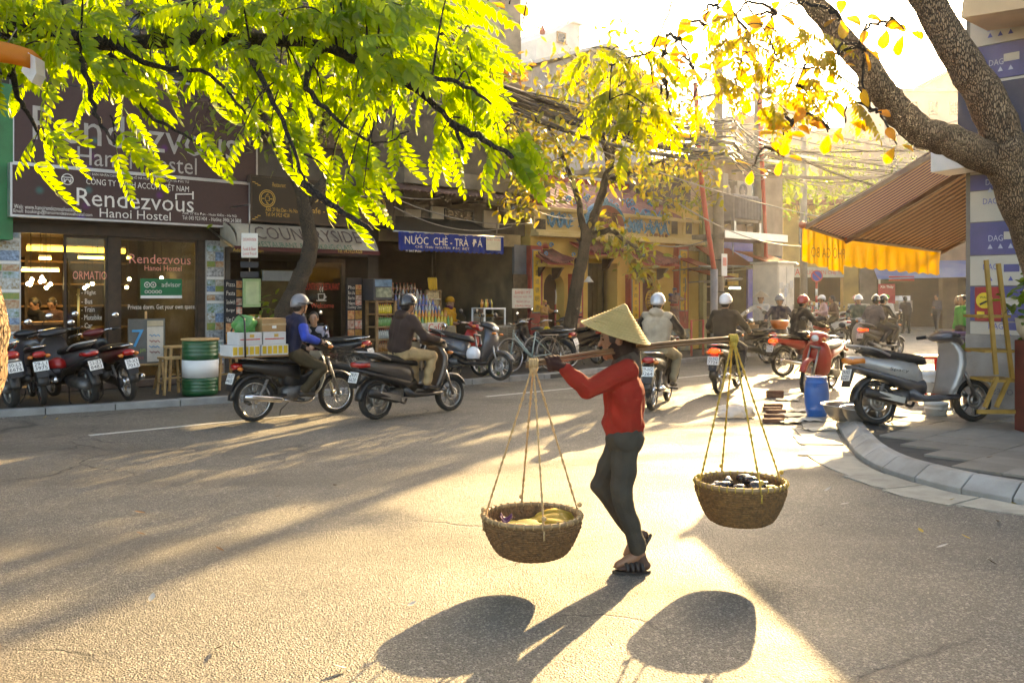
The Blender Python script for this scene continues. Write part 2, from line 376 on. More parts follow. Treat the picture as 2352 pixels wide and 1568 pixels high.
while u < 22.5:
    v = 16.02 - tl
    while v > kv(u + tl/2) + 0.19:
        if tm is None:
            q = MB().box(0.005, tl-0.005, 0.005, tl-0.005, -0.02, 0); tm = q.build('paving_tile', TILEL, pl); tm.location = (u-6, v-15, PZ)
        else:
            c = tm.copy(); COL.objects.link(c); c.location = (u-6, v-15, PZ + random.uniform(-0.003, 0.002)); c.rotation_euler = (random.uniform(-.006,.006), random.uniform(-.006,.006), 0)
        v -= tl
    u += tl
# lane dashes
for k, (a, b) in enumerate([(-3.2,-1.0),(3.5,6.2),(9.6,12.1),(14.2,16.3),(18.6,20.8),(23.0,25.2)]):
    tag(MB().prism([(a,11.2),(b,11.2),(b,11.29),(a,11.29)], 0.002, 0.006, 'xy').build('lane_marking', MARK, off=None), kind='structure')
    o = bpy.data.objects[-1] if False else None
for o in [o for o in bpy.data.objects if o.name.startswith('lane_marking')]: o.rotation_euler = (0, 0, ANG)
# ---------------------------------------------------------------- corner pavement
OC = [Vector(p) for p in [(24,31.2,0),(11.5,19.6,0),(6.9,15.4,0),(5.3,13.75,0),(4.33,12.13,0),(3.92,10.9,0),(3.55,9.5,0),(3.44,8.8,0),(3.44,8.36,0),(3.52,8.0,0),(3.68,7.57,0),(4.0,7.1,0),(4.6,6.4,0),(7.9,2.75,0),(15,-5.1,0)]]
oc = spline(OC, 8)
def inward(i):
    d = (oc[min(i+1, len(oc)-1)] - oc[max(i-1, 0)]).normalized(); return Vector((-d.y, d.x, 0))
pr = world_thing('pavement', None, None, (6, 9, 0)); tag(pr, kind='structure')
RZ = 0.15
inn = [p + inward(i)*0.17 for i, p in enumerate(oc)]
MB().prism([(p.x, p.y) for p in inn] + [(40,-5),(40,31)], 0.0, RZ-0.022, 'xy').build('paving_bed', BASE, pr)
# kerb stones of equal length along the curve
cum = [0.0]
for a, b in zip(oc, oc[1:]): cum.append(cum[-1] + (b-a).length)
def along(t):
    for i in range(len(cum)-1):
        if cum[i] <= t <= cum[i+1]:
            f = (t-cum[i])/(cum[i+1]-cum[i]); return oc[i].lerp(oc[i+1], f), (inward(i)*(1-f)+inward(i+1)*f).normalized()
    return oc[-1], inward(len(oc)-1)
t = 12.0
while t < cum[-1]-6:
    ln = random.uniform(0.42, 0.55); rings = []
    for k in range(4):
        p, n = along(t + 0.006 + (ln-0.012)*k/3); h = RZ + 0.004
        rings.append([p + Vector((0,0,-0.02)), p + n*0.0 + Vector((0,0,0.05)), p + n*0.13 + Vector((0,0,h-0.012)), p + n*0.16 + Vector((0,0,h)), p + n*0.24 + Vector((0,0,h)), p + n*0.24 + Vector((0,0,-0.02))])
    MB().rings(rings).build('kerb_stone', KERB, pr, bevel=0.008)
    t += ln
# gutter slabs along the kerb foot
t0 = sum((b-a).length for a, b in zip(oc, oc[1:]) if False) if False else 0
tt = [c for c, p in zip(cum, oc) if p.y > 12.6][-1]
t = tt
while t < tt + 8.6:
    ln = random.uniform(0.5, 0.95); rings = []
    w = random.uniform(0.42, 0.6); e = random.uniform(-0.12, 0.12)
    for k in range(4):
        p, n = along(t + 0.012 + (ln-0.024)*k/3); z = random.uniform(0.012, 0.022)
        rings.append([p - n*0.05 + Vector((0,0,-0.02)), p - n*0.05 + Vector((0,0,z)), p - n*(w+e*k/3+random.uniform(-.02,.02)) + Vector((0,0,z*0.6)), p - n*(w+e*k/3) + Vector((0,0,-0.02))])
    MB().rings(rings).build('gutter_slab', SLAB, pr); t += ln
# paving tiles on the corner
from mathutils import geometry as _g
ipoly = [(p + inward(i)*0.27) for i, p in enumerate(oc)]
def inside(p):
    n = 0; pts = [(q.x, q.y) for q in ipoly] + [(40,-5),(40,31)]
    for (x0, y0), (x1, y1) in zip(pts, pts[1:]+pts[:1]):
        if (y0 > p[1]) != (y1 > p[1]) and p[0] < (x1-x0)*(p[1]-y0)/(y1-y0)+x0: n ^= 1
    return n
ts = 0.42; rm = None
for i in range(0, 40):
    for j in range(-12, 20):
        uu, vv = 4.0 + i*ts, 0.0 + j*ts; cs = [UV(uu+a*ts, vv+b*ts) for a, b in ((0,0),(1,0),(1,1),(0,1))]
        if not all(inside((q.x, q.y)) for q in cs): continue
        c = cs[0]
        if c.y < 5.6 or c.y > 17 or c.x/c.y > 0.62: continue
        if rm is None:
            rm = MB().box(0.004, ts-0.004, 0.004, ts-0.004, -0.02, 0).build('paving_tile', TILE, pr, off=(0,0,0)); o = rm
        else: o = rm.copy(); COL.objects.link(o)
        o.location = (c.x-6, c.y-9, RZ + random.uniform(-0.004, 0.003)); o.rotation_euler = (random.uniform(-.008,.008), random.uniform(-.008,.008), ANG)
# ---------------------------------------------------------------- motorbikes (x forward, y to the rider's left, origin on the ground)
WM = {}
def wheel(root, x, Rw, hw, kind, y=0.0):
    key = (Rw, hw, kind)
    if key not in WM:
        t = MB().ring_y([(Rw-0.062,-hw*0.72),(Rw-0.03,-hw),(Rw-0.008,-hw*0.72),(Rw,0),(Rw-0.008,hw*0.72),(Rw-0.03,hw),(Rw-0.062,hw*0.72)], 36)
        r = MB().ring_y([(Rw-0.075,-hw*0.55),(Rw-0.058,-hw*0.75),(Rw-0.058,hw*0.75),(Rw-0.075,hw*0.55)], 36)
        r.ring_y([(0.02,-0.07),(0.055,-0.06),(0.055,0.06),(0.02,0.07)], 16)
        if kind == 'spoke':
            for k in range(28):
                a = 2*math.pi*k/28; b = a + (0.35 if k % 2 else -0.35); y1 = 0.045 if (k//2) % 2 else -0.045
                r.tube([(0.05*math.cos(b), y1, 0.05*math.sin(b)), ((Rw-0.07)*math.cos(a), 0, (Rw-0.07)*math.sin(a))], 0.0028, 4)
        else:
            for k in range(5):
                a = 2*math.pi*k/5
                for da in (-0.16, 0.16):
                    r.bar((0.05*math.cos(a), 0, 0.05*math.sin(a)), ((Rw-0.065)*math.cos(a+da), 0, (Rw-0.065)*math.sin(a+da)), 0.028, 0.03)
            r.ring_y([(0.06,-hw-0.004),(0.1,-hw-0.004),(0.1,-hw+0.002),(0.06,-hw+0.002)], 20)
        WM[key] = (r, t)
    r, t = WM[key]
    w = r.build('wheel', CHROME if kind == 'spoke' else STEEL, root, True); w.location = (x, y, Rw)
    ty = t.build('tyre', RUBBER, w, True); return w
def fender(x, z, Ro, a0, a1, hw, n=14, sag=0.03):
    mb = MB(); rs = []
    for i in range(n+1):
        a = R(a0 + (a1-a0)*i/n); ca, sa = math.cos(a), math.sin(a); ring = []
        for r_, y in ((Ro-sag,-hw),(Ro,-hw*0.65),(Ro+0.006,0),(Ro,hw*0.65),(Ro-sag,hw),(Ro-sag-0.003,hw-0.004),(Ro-0.006,0),(Ro-sag-0.003,-hw+0.004)):
            ring.append((x + r_*ca, y, z + r_*sa))
        rs.append(ring)
    return mb.rings(rs)
def plate(root, p, tilt, s, yaw=0.0, m=None):
    c = Vector(p); rm = Matrix.Rotation(R(tilt), 3, 'Y')
    o = MB().obox(c, (0.006, 0.19, 0.14), rm).build('license_plate', m or WHITE, root, bevel=0.004)
    a, b = s.split('/')
    for i, q in enumerate((a, b)):
        # text x -> -y (seen from behind), text z -> up the plate
        up = rm @ Vector((0,0,1)); nrm = rm @ Vector((-1,0,0))
        M = Matrix(((0, nrm.x, up.x, 0), (-1, nrm.y, up.y, 0), (0, nrm.z, up.z, 0), (0,0,0,1)))
        M = Matrix.Translation(c + nrm*0.0055 + up*(0.032 if i == 0 else -0.03)) @ Matrix(((0,nrm.x,up.x,0),(-1,0,0,0),(0,nrm.z,up.z,0),(0,0,0,1)))
        text(q, o, 0, 0, 0.155, 0.05, 0, INK, rot=M)
    return o
def mirror(root, base, tip, face=0):
    o = MB().tube([base, (base[0], base[1], (base[2]+tip[2])/2), tip], 0.006, 5).build('mirror', BLACK, root, True)
    MB().sphere(tip, (0.022, 0.06, 0.045), 12, 8).build('mirror_shell', BLACK, o, True)
    MB().sphere((tip[0]-0.012, tip[1], tip[2]), (0.014, 0.054, 0.04), 12, 8).build('mirror_glass', MIRROR, o, True)
def cub(name, label, pos, head, body, body2=None, seat=SEAT, plate_s='29-H2/9264', lit=False, basket=False, rack=True, group=None, lean=0.0, shield=None, mirrors=(1,1), z=0.0):
    root = thing(name, label, 'motorbike', (pos[0], pos[1], z), head, group); root.rotation_euler = (R(lean), 0, head)
    body2 = body2 or body; shield = shield or body2
    wheel(root, -0.60, 0.285, 0.042, 'spoke'); wheel(root, 0.63, 0.28, 0.036, 'spoke')
    fk = MB()
    for y in (-0.075, 0.075): fk.tube([(0.63,y,0.28),(0.53,y,0.56),(0.455,y,0.78)], [0.021,0.021,0.014], 8)
    fk.bar((0.455,-0.09,0.78),(0.455,0.09,0.78),0.04); fk.build('front_fork', STEEL, root, True)
    fender(0.63, 0.28, 0.325, 20, 175, 0.06).build('front_fender', body, root, True)
    fender(-0.6, 0.285, 0.34, 20, 178, 0.075).build('rear_fender', BLACK, root, True)
    hb = MB().tube(spline([(0.27,-0.34,0.99),(0.33,-0.2,1.0),(0.39,-0.05,0.96),(0.39,0.05,0.96),(0.33,0.2,1.0),(0.27,0.34,0.99)],4), 0.012, 7).build('handlebar', CHROME, root, True)
    for y in (-1, 1):
        MB().tube([(0.285,y*0.26,0.995),(0.262,y*0.375,0.988)], 0.019, 8).build('grip', RUBBER, hb, True)
        MB().tube([(0.33,y*0.23,0.985),(0.345,y*0.37,0.975)], 0.006, 5).build('brake_lever', STEEL, hb, True)
        if mirrors[0 if y < 0 else 1]: mirror(root, (0.31,y*0.23,1.0), (0.27,y*0.33,1.2))
    cw = MB().loft([(0.27,0.98,0.02,0.1),(0.33,0.985,0.055,0.17),(0.42,0.96,0.08,0.14),(0.50,0.93,0.075,0.1),(0.53,0.92,0.05,0.07)]).build('headlight_cowl', body, root, True)
    MB().sphere((0.515,0,0.93),(0.035,0.075,0.058),14,8).build('headlight', LENS, cw, True)
    for y in (-1,1): MB().sphere((0.46,y*0.13,0.94),(0.045,0.035,0.028),10,6).build('turn_signal', AMBER, cw, True)
    # leg shield: a curved sheet on each side of the down tube
    ls = MB(); rs = []
    for zc, xc, w in ((0.88,0.40,0.12),(0.78,0.42,0.2),(0.66,0.42,0.24),(0.52,0.40,0.25),(0.40,0.36,0.23),(0.30,0.30,0.17)):
        ring = [(xc-0.10*abs(k)**2*1.0, w*k, zc) for k in (-1,-0.7,-0.35,0,0.35,0.7,1)]
        rs.append(ring + [(x-0.014, y, zz) for x, y, zz in ring[::-1]])
    ls.rings(rs).build('leg_shield', shield, root, True)
    MB().loft([(0.40,0.72,0.09,0.06),(0.28,0.56,0.08,0.055),(0.10,0.48,0.08,0.06),(-0.06,0.52,0.12,0.09),(-0.2,0.58,0.13,0.11)]).build('frame_cover', body2, root, True)
    MB().loft([(0.02,0.60,0.12,0.105),(-0.2,0.64,0.11,0.13),(-0.45,0.68,0.085,0.125),(-0.68,0.72,0.06,0.105),(-0.86,0.75,0.035,0.06)]).build('side_cover', body, root, True)
    MB().loft([(0.06,0.72,0.03,0.07),(-0.02,0.755,0.045,0.11),(-0.2,0.775,0.05,0.125),(-0.45,0.80,0.045,0.125),(-0.68,0.82,0.035,0.1),(-0.74,0.815,0.02,0.08)]).build('seat', seat, root, True)
    tl = MB().loft([(-0.80,0.735,0.04,0.085),(-0.86,0.73,0.045,0.085),(-0.895,0.725,0.035,0.07)]).build('tail_light', LITRED if lit else REDLENS, root, True)
    for y in (-1,1): MB().sphere((-0.84,y*0.11,0.70),(0.04,0.04,0.028),10,6).build('turn_signal', AMBER, root, True)
    MB().prism([(-0.80,0.68),(-0.885,0.63),(-0.955,0.42),(-0.935,0.415),(-0.87,0.6),(-0.78,0.65)], -0.07, 0.07).build('mud_flap', BLACK, root)
    plate(root, (-0.925,0,0.575), 18, plate_s)
    en = MB().loft([(0.20,0.36,0.075,0.07),(0.12,0.37,0.085,0.08),(0.0,0.34,0.11,0.11),(-0.14,0.33,0.11,0.115),(-0.22,0.34,0.07,0.09)])
    for k in range(7): en.box(0.13+k*0.02,0.138+k*0.02,-0.075,0.075,0.30,0.43)
    en.build('engine', ENGINE, root, True)
    ex = MB().tube(spline([(0.22,-0.06,0.33),(0.2,-0.1,0.24),(0.0,-0.14,0.22),(-0.25,-0.15,0.27)],5), 0.017, 8)
    ex.tube([(-0.25,-0.155,0.27),(-0.3,-0.16,0.28),(-0.72,-0.17,0.335),(-0.80,-0.17,0.345),(-0.81,-0.17,0.346)], [0.02,0.042,0.046,0.036,0.02], 12)
    ex.build('exhaust_pipe', CHROME, root, True)
    MB().loft([(0.0,0.33,0.045,0.02),(-0.3,0.33,0.06,0.022),(-0.62,0.285,0.085,0.022),(-0.69,0.285,0.05,0.018)]).build('chain_case', BLACK, root, True).location = (0,0.1,0)
    for y in (-0.11,0.11):
        sh = MB().tube([(-0.6,y,0.285),(-0.53,y,0.40)], 0.012, 6)
        for k in range(9): sh.lathe([(0.02,0),(0.026,0.006),(0.02,0.012)], 10, (-0.535+0.0085*k,y,0.385+0.019*k))
        sh.build('rear_shock', STEEL, root, True)
        MB().bar((-0.6,y,0.285),(-0.18,y*0.8,0.33),0.025,0.04).build('swing_arm', BLACK, root)
        MB().tube([(-0.02,y*1.1,0.27),(-0.02,y*2.5,0.265)],0.014,6).build('foot_peg', RUBBER, root, True)
    MB().tube([(0.0,0.11,0.24),(-0.12,0.18,0.1),(-0.1,0.25,0.012)],0.009,6).build('side_stand', BLACK, root, True)
    if rack:
        MB().tube(spline([(-0.48,-0.13,0.80),(-0.72,-0.12,0.83),(-0.88,-0.06,0.84),(-0.88,0.06,0.84),(-0.72,0.12,0.83),(-0.48,0.13,0.80)],4),0.011,6).build('grab_rail', CHROME, root, True)
    if basket:
        bk = MB()
        for k in range(9):
            f = k/8
            for a, b in (((0.5,-0.17+0.34*f,0.68),(0.48,-0.14+0.28*f,0.66)),): pass
            bk.tube([(0.78,-0.17+0.34*f,0.93),(0.75,-0.13+0.26*f,0.70),(0.54,-0.13+0.26*f,0.70),(0.52,-0.17+0.34*f,0.93)],0.005,4)
        for k in range(7):
            zz = 0.70+0.038*k; g = 0.13+0.04*k/6
            bk.tube([(0.75+0.03*k/6,-g,zz),(0.75+0.03*k/6,g,zz),(0.54-0.02*k/6,g,zz),(0.54-0.02*k/6,-g,zz)],0.005,4,True)
        bk.build('front_basket', BLACK, root)
    return root
def scooter(name, label, pos, head, body, body2=None, plate_s='30-F5/2193', lit=False, group=None, lean=0.0, z=0.0, rail=None, lens=None, emblem=None, mirrors=(1,1), seat=SEAT, tailm=None, cast=True):
    root = thing(name, label, 'scooter', (pos[0], pos[1], z), head, group); root.rotation_euler = (R(lean), 0, head)
    body2 = body2 or body
    wheel(root, -0.62, 0.255, 0.058, 'cast'); wheel(root, 0.66, 0.25, 0.05, 'cast')
    fk = MB()
    for y in (-0.085,0.085): fk.tube([(0.66,y,0.25),(0.55,y,0.52),(0.5,y*0.6,0.66)],[0.02,0.02,0.016],8)
    fk.build('front_fork', STEEL, root, True)
    fender(0.66,0.25,0.295,25,170,0.07).build('front_fender', body, root, True)
    fender(-0.62,0.255,0.30,35,178,0.075).build('rear_fender', BLACK, root, True)
    # front apron and inner shield
    rs = []
    for zc, xc, w, d in ((0.98,0.40,0.10,0.05),(0.90,0.50,0.16,0.09),(0.80,0.56,0.215,0.12),(0.68,0.555,0.23,0.13),(0.55,0.515,0.215,0.12),(0.43,0.45,0.19,0.10),(0.33,0.36,0.17,0.07)):
        ring = [(xc - d*abs(k)**2.2, w*k, zc) for k in (-1,-0.75,-0.5,-0.25,0,0.25,0.5,0.75,1)]
        rs.append(ring + [(xc - d - 0.05, y*0.92, zz) for x, y, zz in ring[::-1]])
    MB().rings(rs).build('front_apron', body, root, True)
    MB().loft([(0.42,0.30,0.035,0.14),(0.2,0.285,0.04,0.155),(-0.05,0.29,0.045,0.155),(-0.2,0.36,0.09,0.14)]).build('floorboard', body2, root, True)
    # rear body
    MB().loft([(-0.05,0.50,0.17,0.10),(-0.15,0.56,0.17,0.155),(-0.35,0.61,0.145,0.175),(-0.58,0.665,0.10,0.165),(-0.78,0.715,0.075,0.135),(-0.93,0.75,0.045,0.085),(-0.97,0.755,0.02,0.05)],16).build('rear_body', body, root, True)
    MB().loft([(-0.02,0.42,0.10,0.13),(-0.25,0.47,0.075,0.168),(-0.55,0.555,0.05,0.168),(-0.85,0.64,0.035,0.12),(-0.95,0.67,0.02,0.07)],14).build('side_trim', body2, root, True)
    MB().loft([(0.03,0.70,0.03,0.08),(-0.03,0.735,0.06,0.13),(-0.22,0.755,0.06,0.155),(-0.42,0.795,0.055,0.155),(-0.62,0.835,0.05,0.14),(-0.74,0.845,0.03,0.11)],14).build('seat', seat, root, True)
    tl = MB().loft([(-0.80,0.73,0.05,0.137),(-0.9,0.735,0.045,0.105),(-0.985,0.74,0.03,0.06)]).build('tail_light', tailm or (LITRED if lit else REDLENS), root, True)
    MB().tube(spline([(-0.5,-0.165,0.79),(-0.68,-0.16,0.865),(-0.86,-0.11,0.90),(-0.93,0,0.905),(-0.86,0.11,0.90),(-0.68,0.16,0.865),(-0.5,0.165,0.79)],4),0.014,7).build('grab_rail', rail or STEEL, root, True)
    MB().prism([(-0.84,0.68),(-0.93,0.64),(-1.0,0.44),(-0.975,0.435),(-0.9,0.62),(-0.82,0.66)],-0.075,0.075).build('mud_flap', BLACK, root)
    plate(root,(-0.975,0,0.575),17,plate_s)
    # steering head
    cw = MB().loft([(0.22,0.985,0.03,0.13),(0.30,1.0,0.06,0.23),(0.40,0.985,0.075,0.20),(0.48,0.955,0.07,0.14),(0.53,0.93,0.04,0.08)]).build('handlebar_cover', body2, root, True)
    MB().loft([(0.46,0.955,0.055,0.12),(0.53,0.935,0.045,0.1),(0.55,0.925,0.02,0.06)]).build('headlight', LENS, cw, True)
    hb = MB().tube([(0.25,-0.36,1.0),(0.30,-0.22,1.01),(0.30,0.22,1.01),(0.25,0.36,1.0)],0.012,7).build('handlebar', STEEL, root, True)
    for y in (-1,1):
        MB().tube([(0.28,y*0.25,1.008),(0.25,y*0.375,1.0)],0.02,8).build('grip', RUBBER, hb, True)
        MB().tube([(0.32,y*0.22,0.99),(0.33,y*0.37,0.985)],0.006,5).build('brake_lever', STEEL, hb, True)
        if mirrors[0 if y < 0 else 1]: mirror(root,(0.31,y*0.22,1.02),(0.28,y*0.34,1.22))
        MB().sphere((0.56,y*0.13,0.84),(0.04,0.055,0.025),10,6).build('turn_signal', AMBER, root, True)
    en = MB().loft([(-0.12,0.33,0.07,0.09),(-0.3,0.31,0.09,0.13),(-0.55,0.29,0.085,0.11),(-0.72,0.27,0.06,0.08)]); en.build('engine_case', ENGINE, root, True).location = (0,0.04,0)
    ex = MB().tube(spline([(-0.15,-0.05,0.24),(-0.25,-0.13,0.2),(-0.36,-0.165,0.24)],4),0.018,8)
    ex.tube([(-0.34,-0.17,0.25),(-0.40,-0.175,0.27),(-0.80,-0.185,0.37),(-0.86,-0.185,0.385),(-0.87,-0.185,0.387)],[0.03,0.058,0.062,0.045,0.02],14)
    ex.build('exhaust_pipe', BLACK, root, True)
    MB().obox((-0.55,-0.232,0.315),(0.34,0.012,0.075),Matrix.Rotation(R(14),3,'Y')).build('heat_shield', STEEL, root, bevel=0.005)
    for y in (-0.12,):
        sh = MB().tube([(-0.66,y,0.27),(-0.58,y,0.46)],0.012,6)
        for k in range(8): sh.lathe([(0.022,0),(0.028,0.006),(0.022,0.012)],10,(-0.64+0.008*k,y,0.33+0.018*k))
        sh.build('rear_shock', STEEL, root, True)
    MB().tube([(-0.25,0.12,0.24),(-0.3,0.17,0.03),(-0.36,0.17,0.012)],0.01,6).build('side_stand', BLACK, root, True)
    if emblem:
        text(emblem, root, 0,0,0.24,0.045,0, INK, rot=Matrix.Translation((-0.40,-0.182,0.62)) @ Matrix.Rotation(R(8),4,'Y') @ Matrix.Rotation(R(4),4,'X'))
    return root
# ---------------------------------------------------------------- people
SKIN = mat('skin', (0.36,0.19,0.11), 0.5, 0.12, 12)
SKIN2 = mat('skin_tan', (0.26,0.13,0.075), 0.5, 0.12, 12)
HAIR = mat('black_hair', (0.012,0.009,0.008), 0.45, 0.3, 60)
EYEM = mat('eye_dark', (0.015,0.01,0.008), 0.2)
LIP = mat('lip', (0.25,0.08,0.06), 0.5)
def cloth(key, c, rough=0.85): return mat(key, c, rough, 0.22, 7, 0.25, 160, spec=0.2)
JEANS = cloth('dark_jeans', (0.025,0.028,0.038)); KHAKI = cloth('khaki_cotton', (0.42,0.29,0.15)); DARKT = cloth('charcoal_trousers', (0.022,0.021,0.022))
SHOE = mat('dark_shoe', (0.02,0.017,0.015), 0.5); SHOEL = mat('pale_shoe', (0.5,0.45,0.38), 0.6)
def ik(a, b, l1, l2, pole):
    a, b = Vector(a), Vector(b); d = b - a; L = min(d.length, (l1+l2)*0.999); n = d.normalized()
    x = (l1*l1 - l2*l2 + L*L)/(2*L); h = math.sqrt(max(l1*l1 - x*x, 0)); p = Vector(pole); p = (p - n*p.dot(n)).normalized()
    return a + n*x + p*h
def headmat(fwd, up=(0,0,1)):
    f = Vector(fwd).normalized(); u = Vector(up); l = u.cross(f).normalized(); u = f.cross(l)
    return Matrix((f, l, u)).transposed()
def hand_grip(mb, wrist, bar, axis, out, s=1.0):
    """fingers closed round a bar through `bar` along `axis`; `out` points from the bar to the back of the hand"""
    w, b, g, o = Vector(wrist), Vector(bar), Vector(axis).normalized(), Vector(out).normalized()
    o = (o - g*o.dot(g)).normalized(); q = g.cross(o)
    if q.dot(b - w) < 0: q = -q
    palm = b + o*0.03*s - q*0.012*s
    mb.cap(w, 0.027*s, palm, 0.027*s, 8); 
    for i in range(4):
        base = palm + g*((i-1.5)*0.021*s) + q*0.012*s; ln = (0.9, 1.0, 0.96, 0.8)[i]
        mb.cap(palm + g*((i-1.5)*0.016*s) - q*0.02*s, 0.016*s, base, 0.0115*s, 6)
        pr = base
        for k, a in enumerate((50, 115, 185)):
            c = b + g*((i-1.5)*0.021*s) + (o*math.cos(R(a)) + q*math.sin(R(a)))*0.027*s*ln
            mb.cap(pr, 0.0105*s, c, 0.0095*s, 6); pr = c
    t0 = palm - g*0.03*s - q*0.015*s; t1 = b - g*0.042*s - o*0.012*s + q*0.005*s; t2 = b - g*0.022*s - o*0.03*s + q*0.016*s
    mb.cap(t0, 0.0135*s, t1, 0.0115*s, 6); mb.cap(t1, 0.0115*s, t2, 0.0095*s, 6)
def hand_rest(mb, wrist, d, side, s=1.0):
    w, d, n = Vector(wrist), Vector(d).normalized(), Vector(side).normalized(); n = (n - d*n.dot(d)).normalized(); g = d.cross(n)
    palm = w + d*0.06*s; mb.cap(w, 0.026*s, palm, 0.03*s, 8)
    for i in range(4):
        p0 = palm + g*((i-1.5)*0.019*s) + d*0.018*s; ln = (0.85,1,0.95,0.75)[i]
        p1 = p0 + (d*0.9 + n*0.35).normalized()*0.033*s*ln; p2 = p1 + (d*0.6 + n*0.8).normalized()*0.025*s*ln; p3 = p2 + (d*0.2 + n).normalized()*0.018*s*ln
        for a, b in ((p0,p1),(p1,p2),(p2,p3)): mb.cap(a, 0.0105*s, b, 0.0095*s, 6)
    a = w + d*0.02*s - g*0.02*s; b = a + (d*0.6 - g*0.7 + n*0.3).normalized()*0.04*s; c = b + (d*0.9 + n*0.4).normalized()*0.03*s
    mb.cap(a, 0.014*s, b, 0.0115*s, 6); mb.cap(b, 0.0115*s, c, 0.0095*s, 6)
def person(label, loc, rz, J, hf=(1,0,0), hu=(0,0,1), jacket=None, trousers=JEANS, shoes=SHOE, skin=SKIN, vox=0.013, hands=None, hood=False, coat=False, scale=1.0, group=None, hair=True, face=True, wr=0.004, bulk=1.0, name='person', cat='person', long_hair=False, scarf=None, shoe=True, slim=1.0):
    J = {k: Vector(v) for k, v in J.items()}
    b = MB(); hm = headmat(hf, hu); H = J['hed']; up = hm @ Vector((0,0,1)); fw = hm @ Vector((1,0,0))
    b.sphere(H + up*0.02, (0.098,0.078,0.1), 14, 10, hm); b.sphere(H + fw*0.022 - up*0.05, (0.07,0.058,0.062), 12, 8, hm)
    b.cap(H + fw*0.09 + up*0.015, 0.01, H + fw*0.108 - up*0.015, 0.013, 6)
    b.sphere(H + fw*0.075 - up*0.088, 0.022, 8, 6); b.sphere(H + fw*0.088 - up*0.05, 0.014, 8, 6)
    for s in (-1,1): b.sphere(H + hm @ Vector((-0.005, s*0.078, -0.005)), (0.022,0.012,0.032), 8, 6, hm)
    b.cap(J['nek'], 0.056, H - up*0.05 - fw*0.01, 0.05)
    lat = (J['shl'] - J['shr']).normalized(); k = bulk
    b.cap(J['pel'], 0.10, J['che'], 0.11); b.cap(J['shl'] - lat*0.03, 0.05, J['shr'] + lat*0.03, 0.05); b.cap(J['che'], 0.09, J['nek'], 0.055)
    for s in 'lr':
        b.cap(J['sh'+s], 0.045, J['el'+s], 0.038); b.cap(J['el'+s], 0.037, J['wr'+s], 0.026)
        b.cap(J['hp'+s], 0.085, J['kn'+s], 0.055); b.cap(J['kn'+s], 0.052, J['an'+s], 0.036)
        b.cap(J['an'+s], 0.036, J['to'+s], 0.026)
        hd = (hands or {}).get(s)
        if hd and hd[0] == 'grip': hand_grip(b, J['wr'+s], hd[1], hd[2], hd[3])
        else:
            d = (J['wr'+s] - J['el'+s]); hand_rest(b, J['wr'+s], hd[1] if hd else d, hd[2] if hd else (lat*(-1 if s == 'l' else 1)))
    root = thing(name, label, cat, loc, rz, group)
    bo = MB().add([(0,0,0),(0.01,0,0),(0,0.01,0)], [(0,1,2)]).build('body', skin, root); flesh(b, bo, vox)
    def garment(nm, mb, m, w=wr, v=vox): o = MB().add([(0,0,0),(0.01,0,0),(0,0.01,0)], [(0,1,2)]).build(nm, m, root); flesh(mb, o, v, w); return o
    if jacket:
        j = MB(); wd = 0.078
        for s in (-1,1):
            j.cap(J['pel'] + lat*s*wd*1.05 + Vector((0,0,0.02)), 0.098*k, J['che'] + lat*s*wd*1.25, 0.112*k)
        j.cap(J['pel']+Vector((0,0,0.02)), 0.115*k, J['che'], 0.125*k)
        j.cap(J['shl'] - lat*0.025, 0.07*k, J['shr'] + lat*0.025, 0.07*k); j.cap(J['che'], 0.11*k, J['nek'] - (J['nek']-J['che'])*0.15, 0.075)
        for s in 'lr': j.cap(J['sh'+s], 0.069*k, J['el'+s], 0.058*k); j.cap(J['el'+s], 0.058*k, J['wr'+s] + (J['el'+s]-J['wr'+s])*0.1, 0.044*k)
        if hood: j.sphere(J['nek'] - fw*0.07 - Vector((0,0,0.0)), (0.075,0.11,0.07), 12, 8)
        if coat:
            for s in (-1,1): j.cap(J['pel'] + lat*s*0.07, 0.12*k, J['pel'] + lat*s*0.10 - Vector((0,0,0.36)), 0.12*k)
            j.cap(J['pel'], 0.13*k, J['pel'] - Vector((0,0,0.36)), 0.14*k)
        garment('jacket', j, jacket)
    t = MB(); t.cap(J['hpl'], 0.112, J['hpr'], 0.112); t.cap(J['pel'] + Vector((0,0,0.02)), 0.118, (J['hpl']+J['hpr'])/2, 0.118)
    for s in 'lr': t.cap(J['hp'+s], 0.103*slim, J['kn'+s], 0.073*slim); t.cap(J['kn'+s], 0.072*slim, J['an'+s] + (J['kn'+s]-J['an'+s])*0.1, 0.058*slim)
    garment('trousers', t, trousers)
    for s in ('lr' if shoe else ''):
        sh = MB(); a = J['an'+s]; c = J['to'+s]; d = (c - a); d.z = 0
        sh.cap(a + Vector((0,0,-0.02)), 0.043, c, 0.036); sh.cap(a + Vector((0,0,-0.03)) - d*0.12, 0.042, a + Vector((0,0,-0.03)) + d*0.3, 0.042)
        garment('shoe', sh, shoes, 0.0)
    if hair:
        h = MB(); h.sphere(H + up*0.032 - fw*0.014, (0.104,0.087,0.102), 16, 10, hm); h.sphere(H - fw*0.05 - up*0.025, (0.06,0.075,0.075), 12, 8, hm)
        if long_hair: h.cap(H - fw*0.06, 0.06, H - fw*0.085 - up*0.2, 0.04)
        cut = MB()
        # keep the face clear: the hair shell is pulled back by trimming it in front
        h.v = [tuple(Vector(p) - fw*max(0.0, (Vector(p)-H).dot(fw) - 0.055)*0.9 if (Vector(p)-H).dot(up) < 0.07 else Vector(p)) for p in h.v]
        garment('hair', h, HAIR, 0.002, min(vox, 0.011))
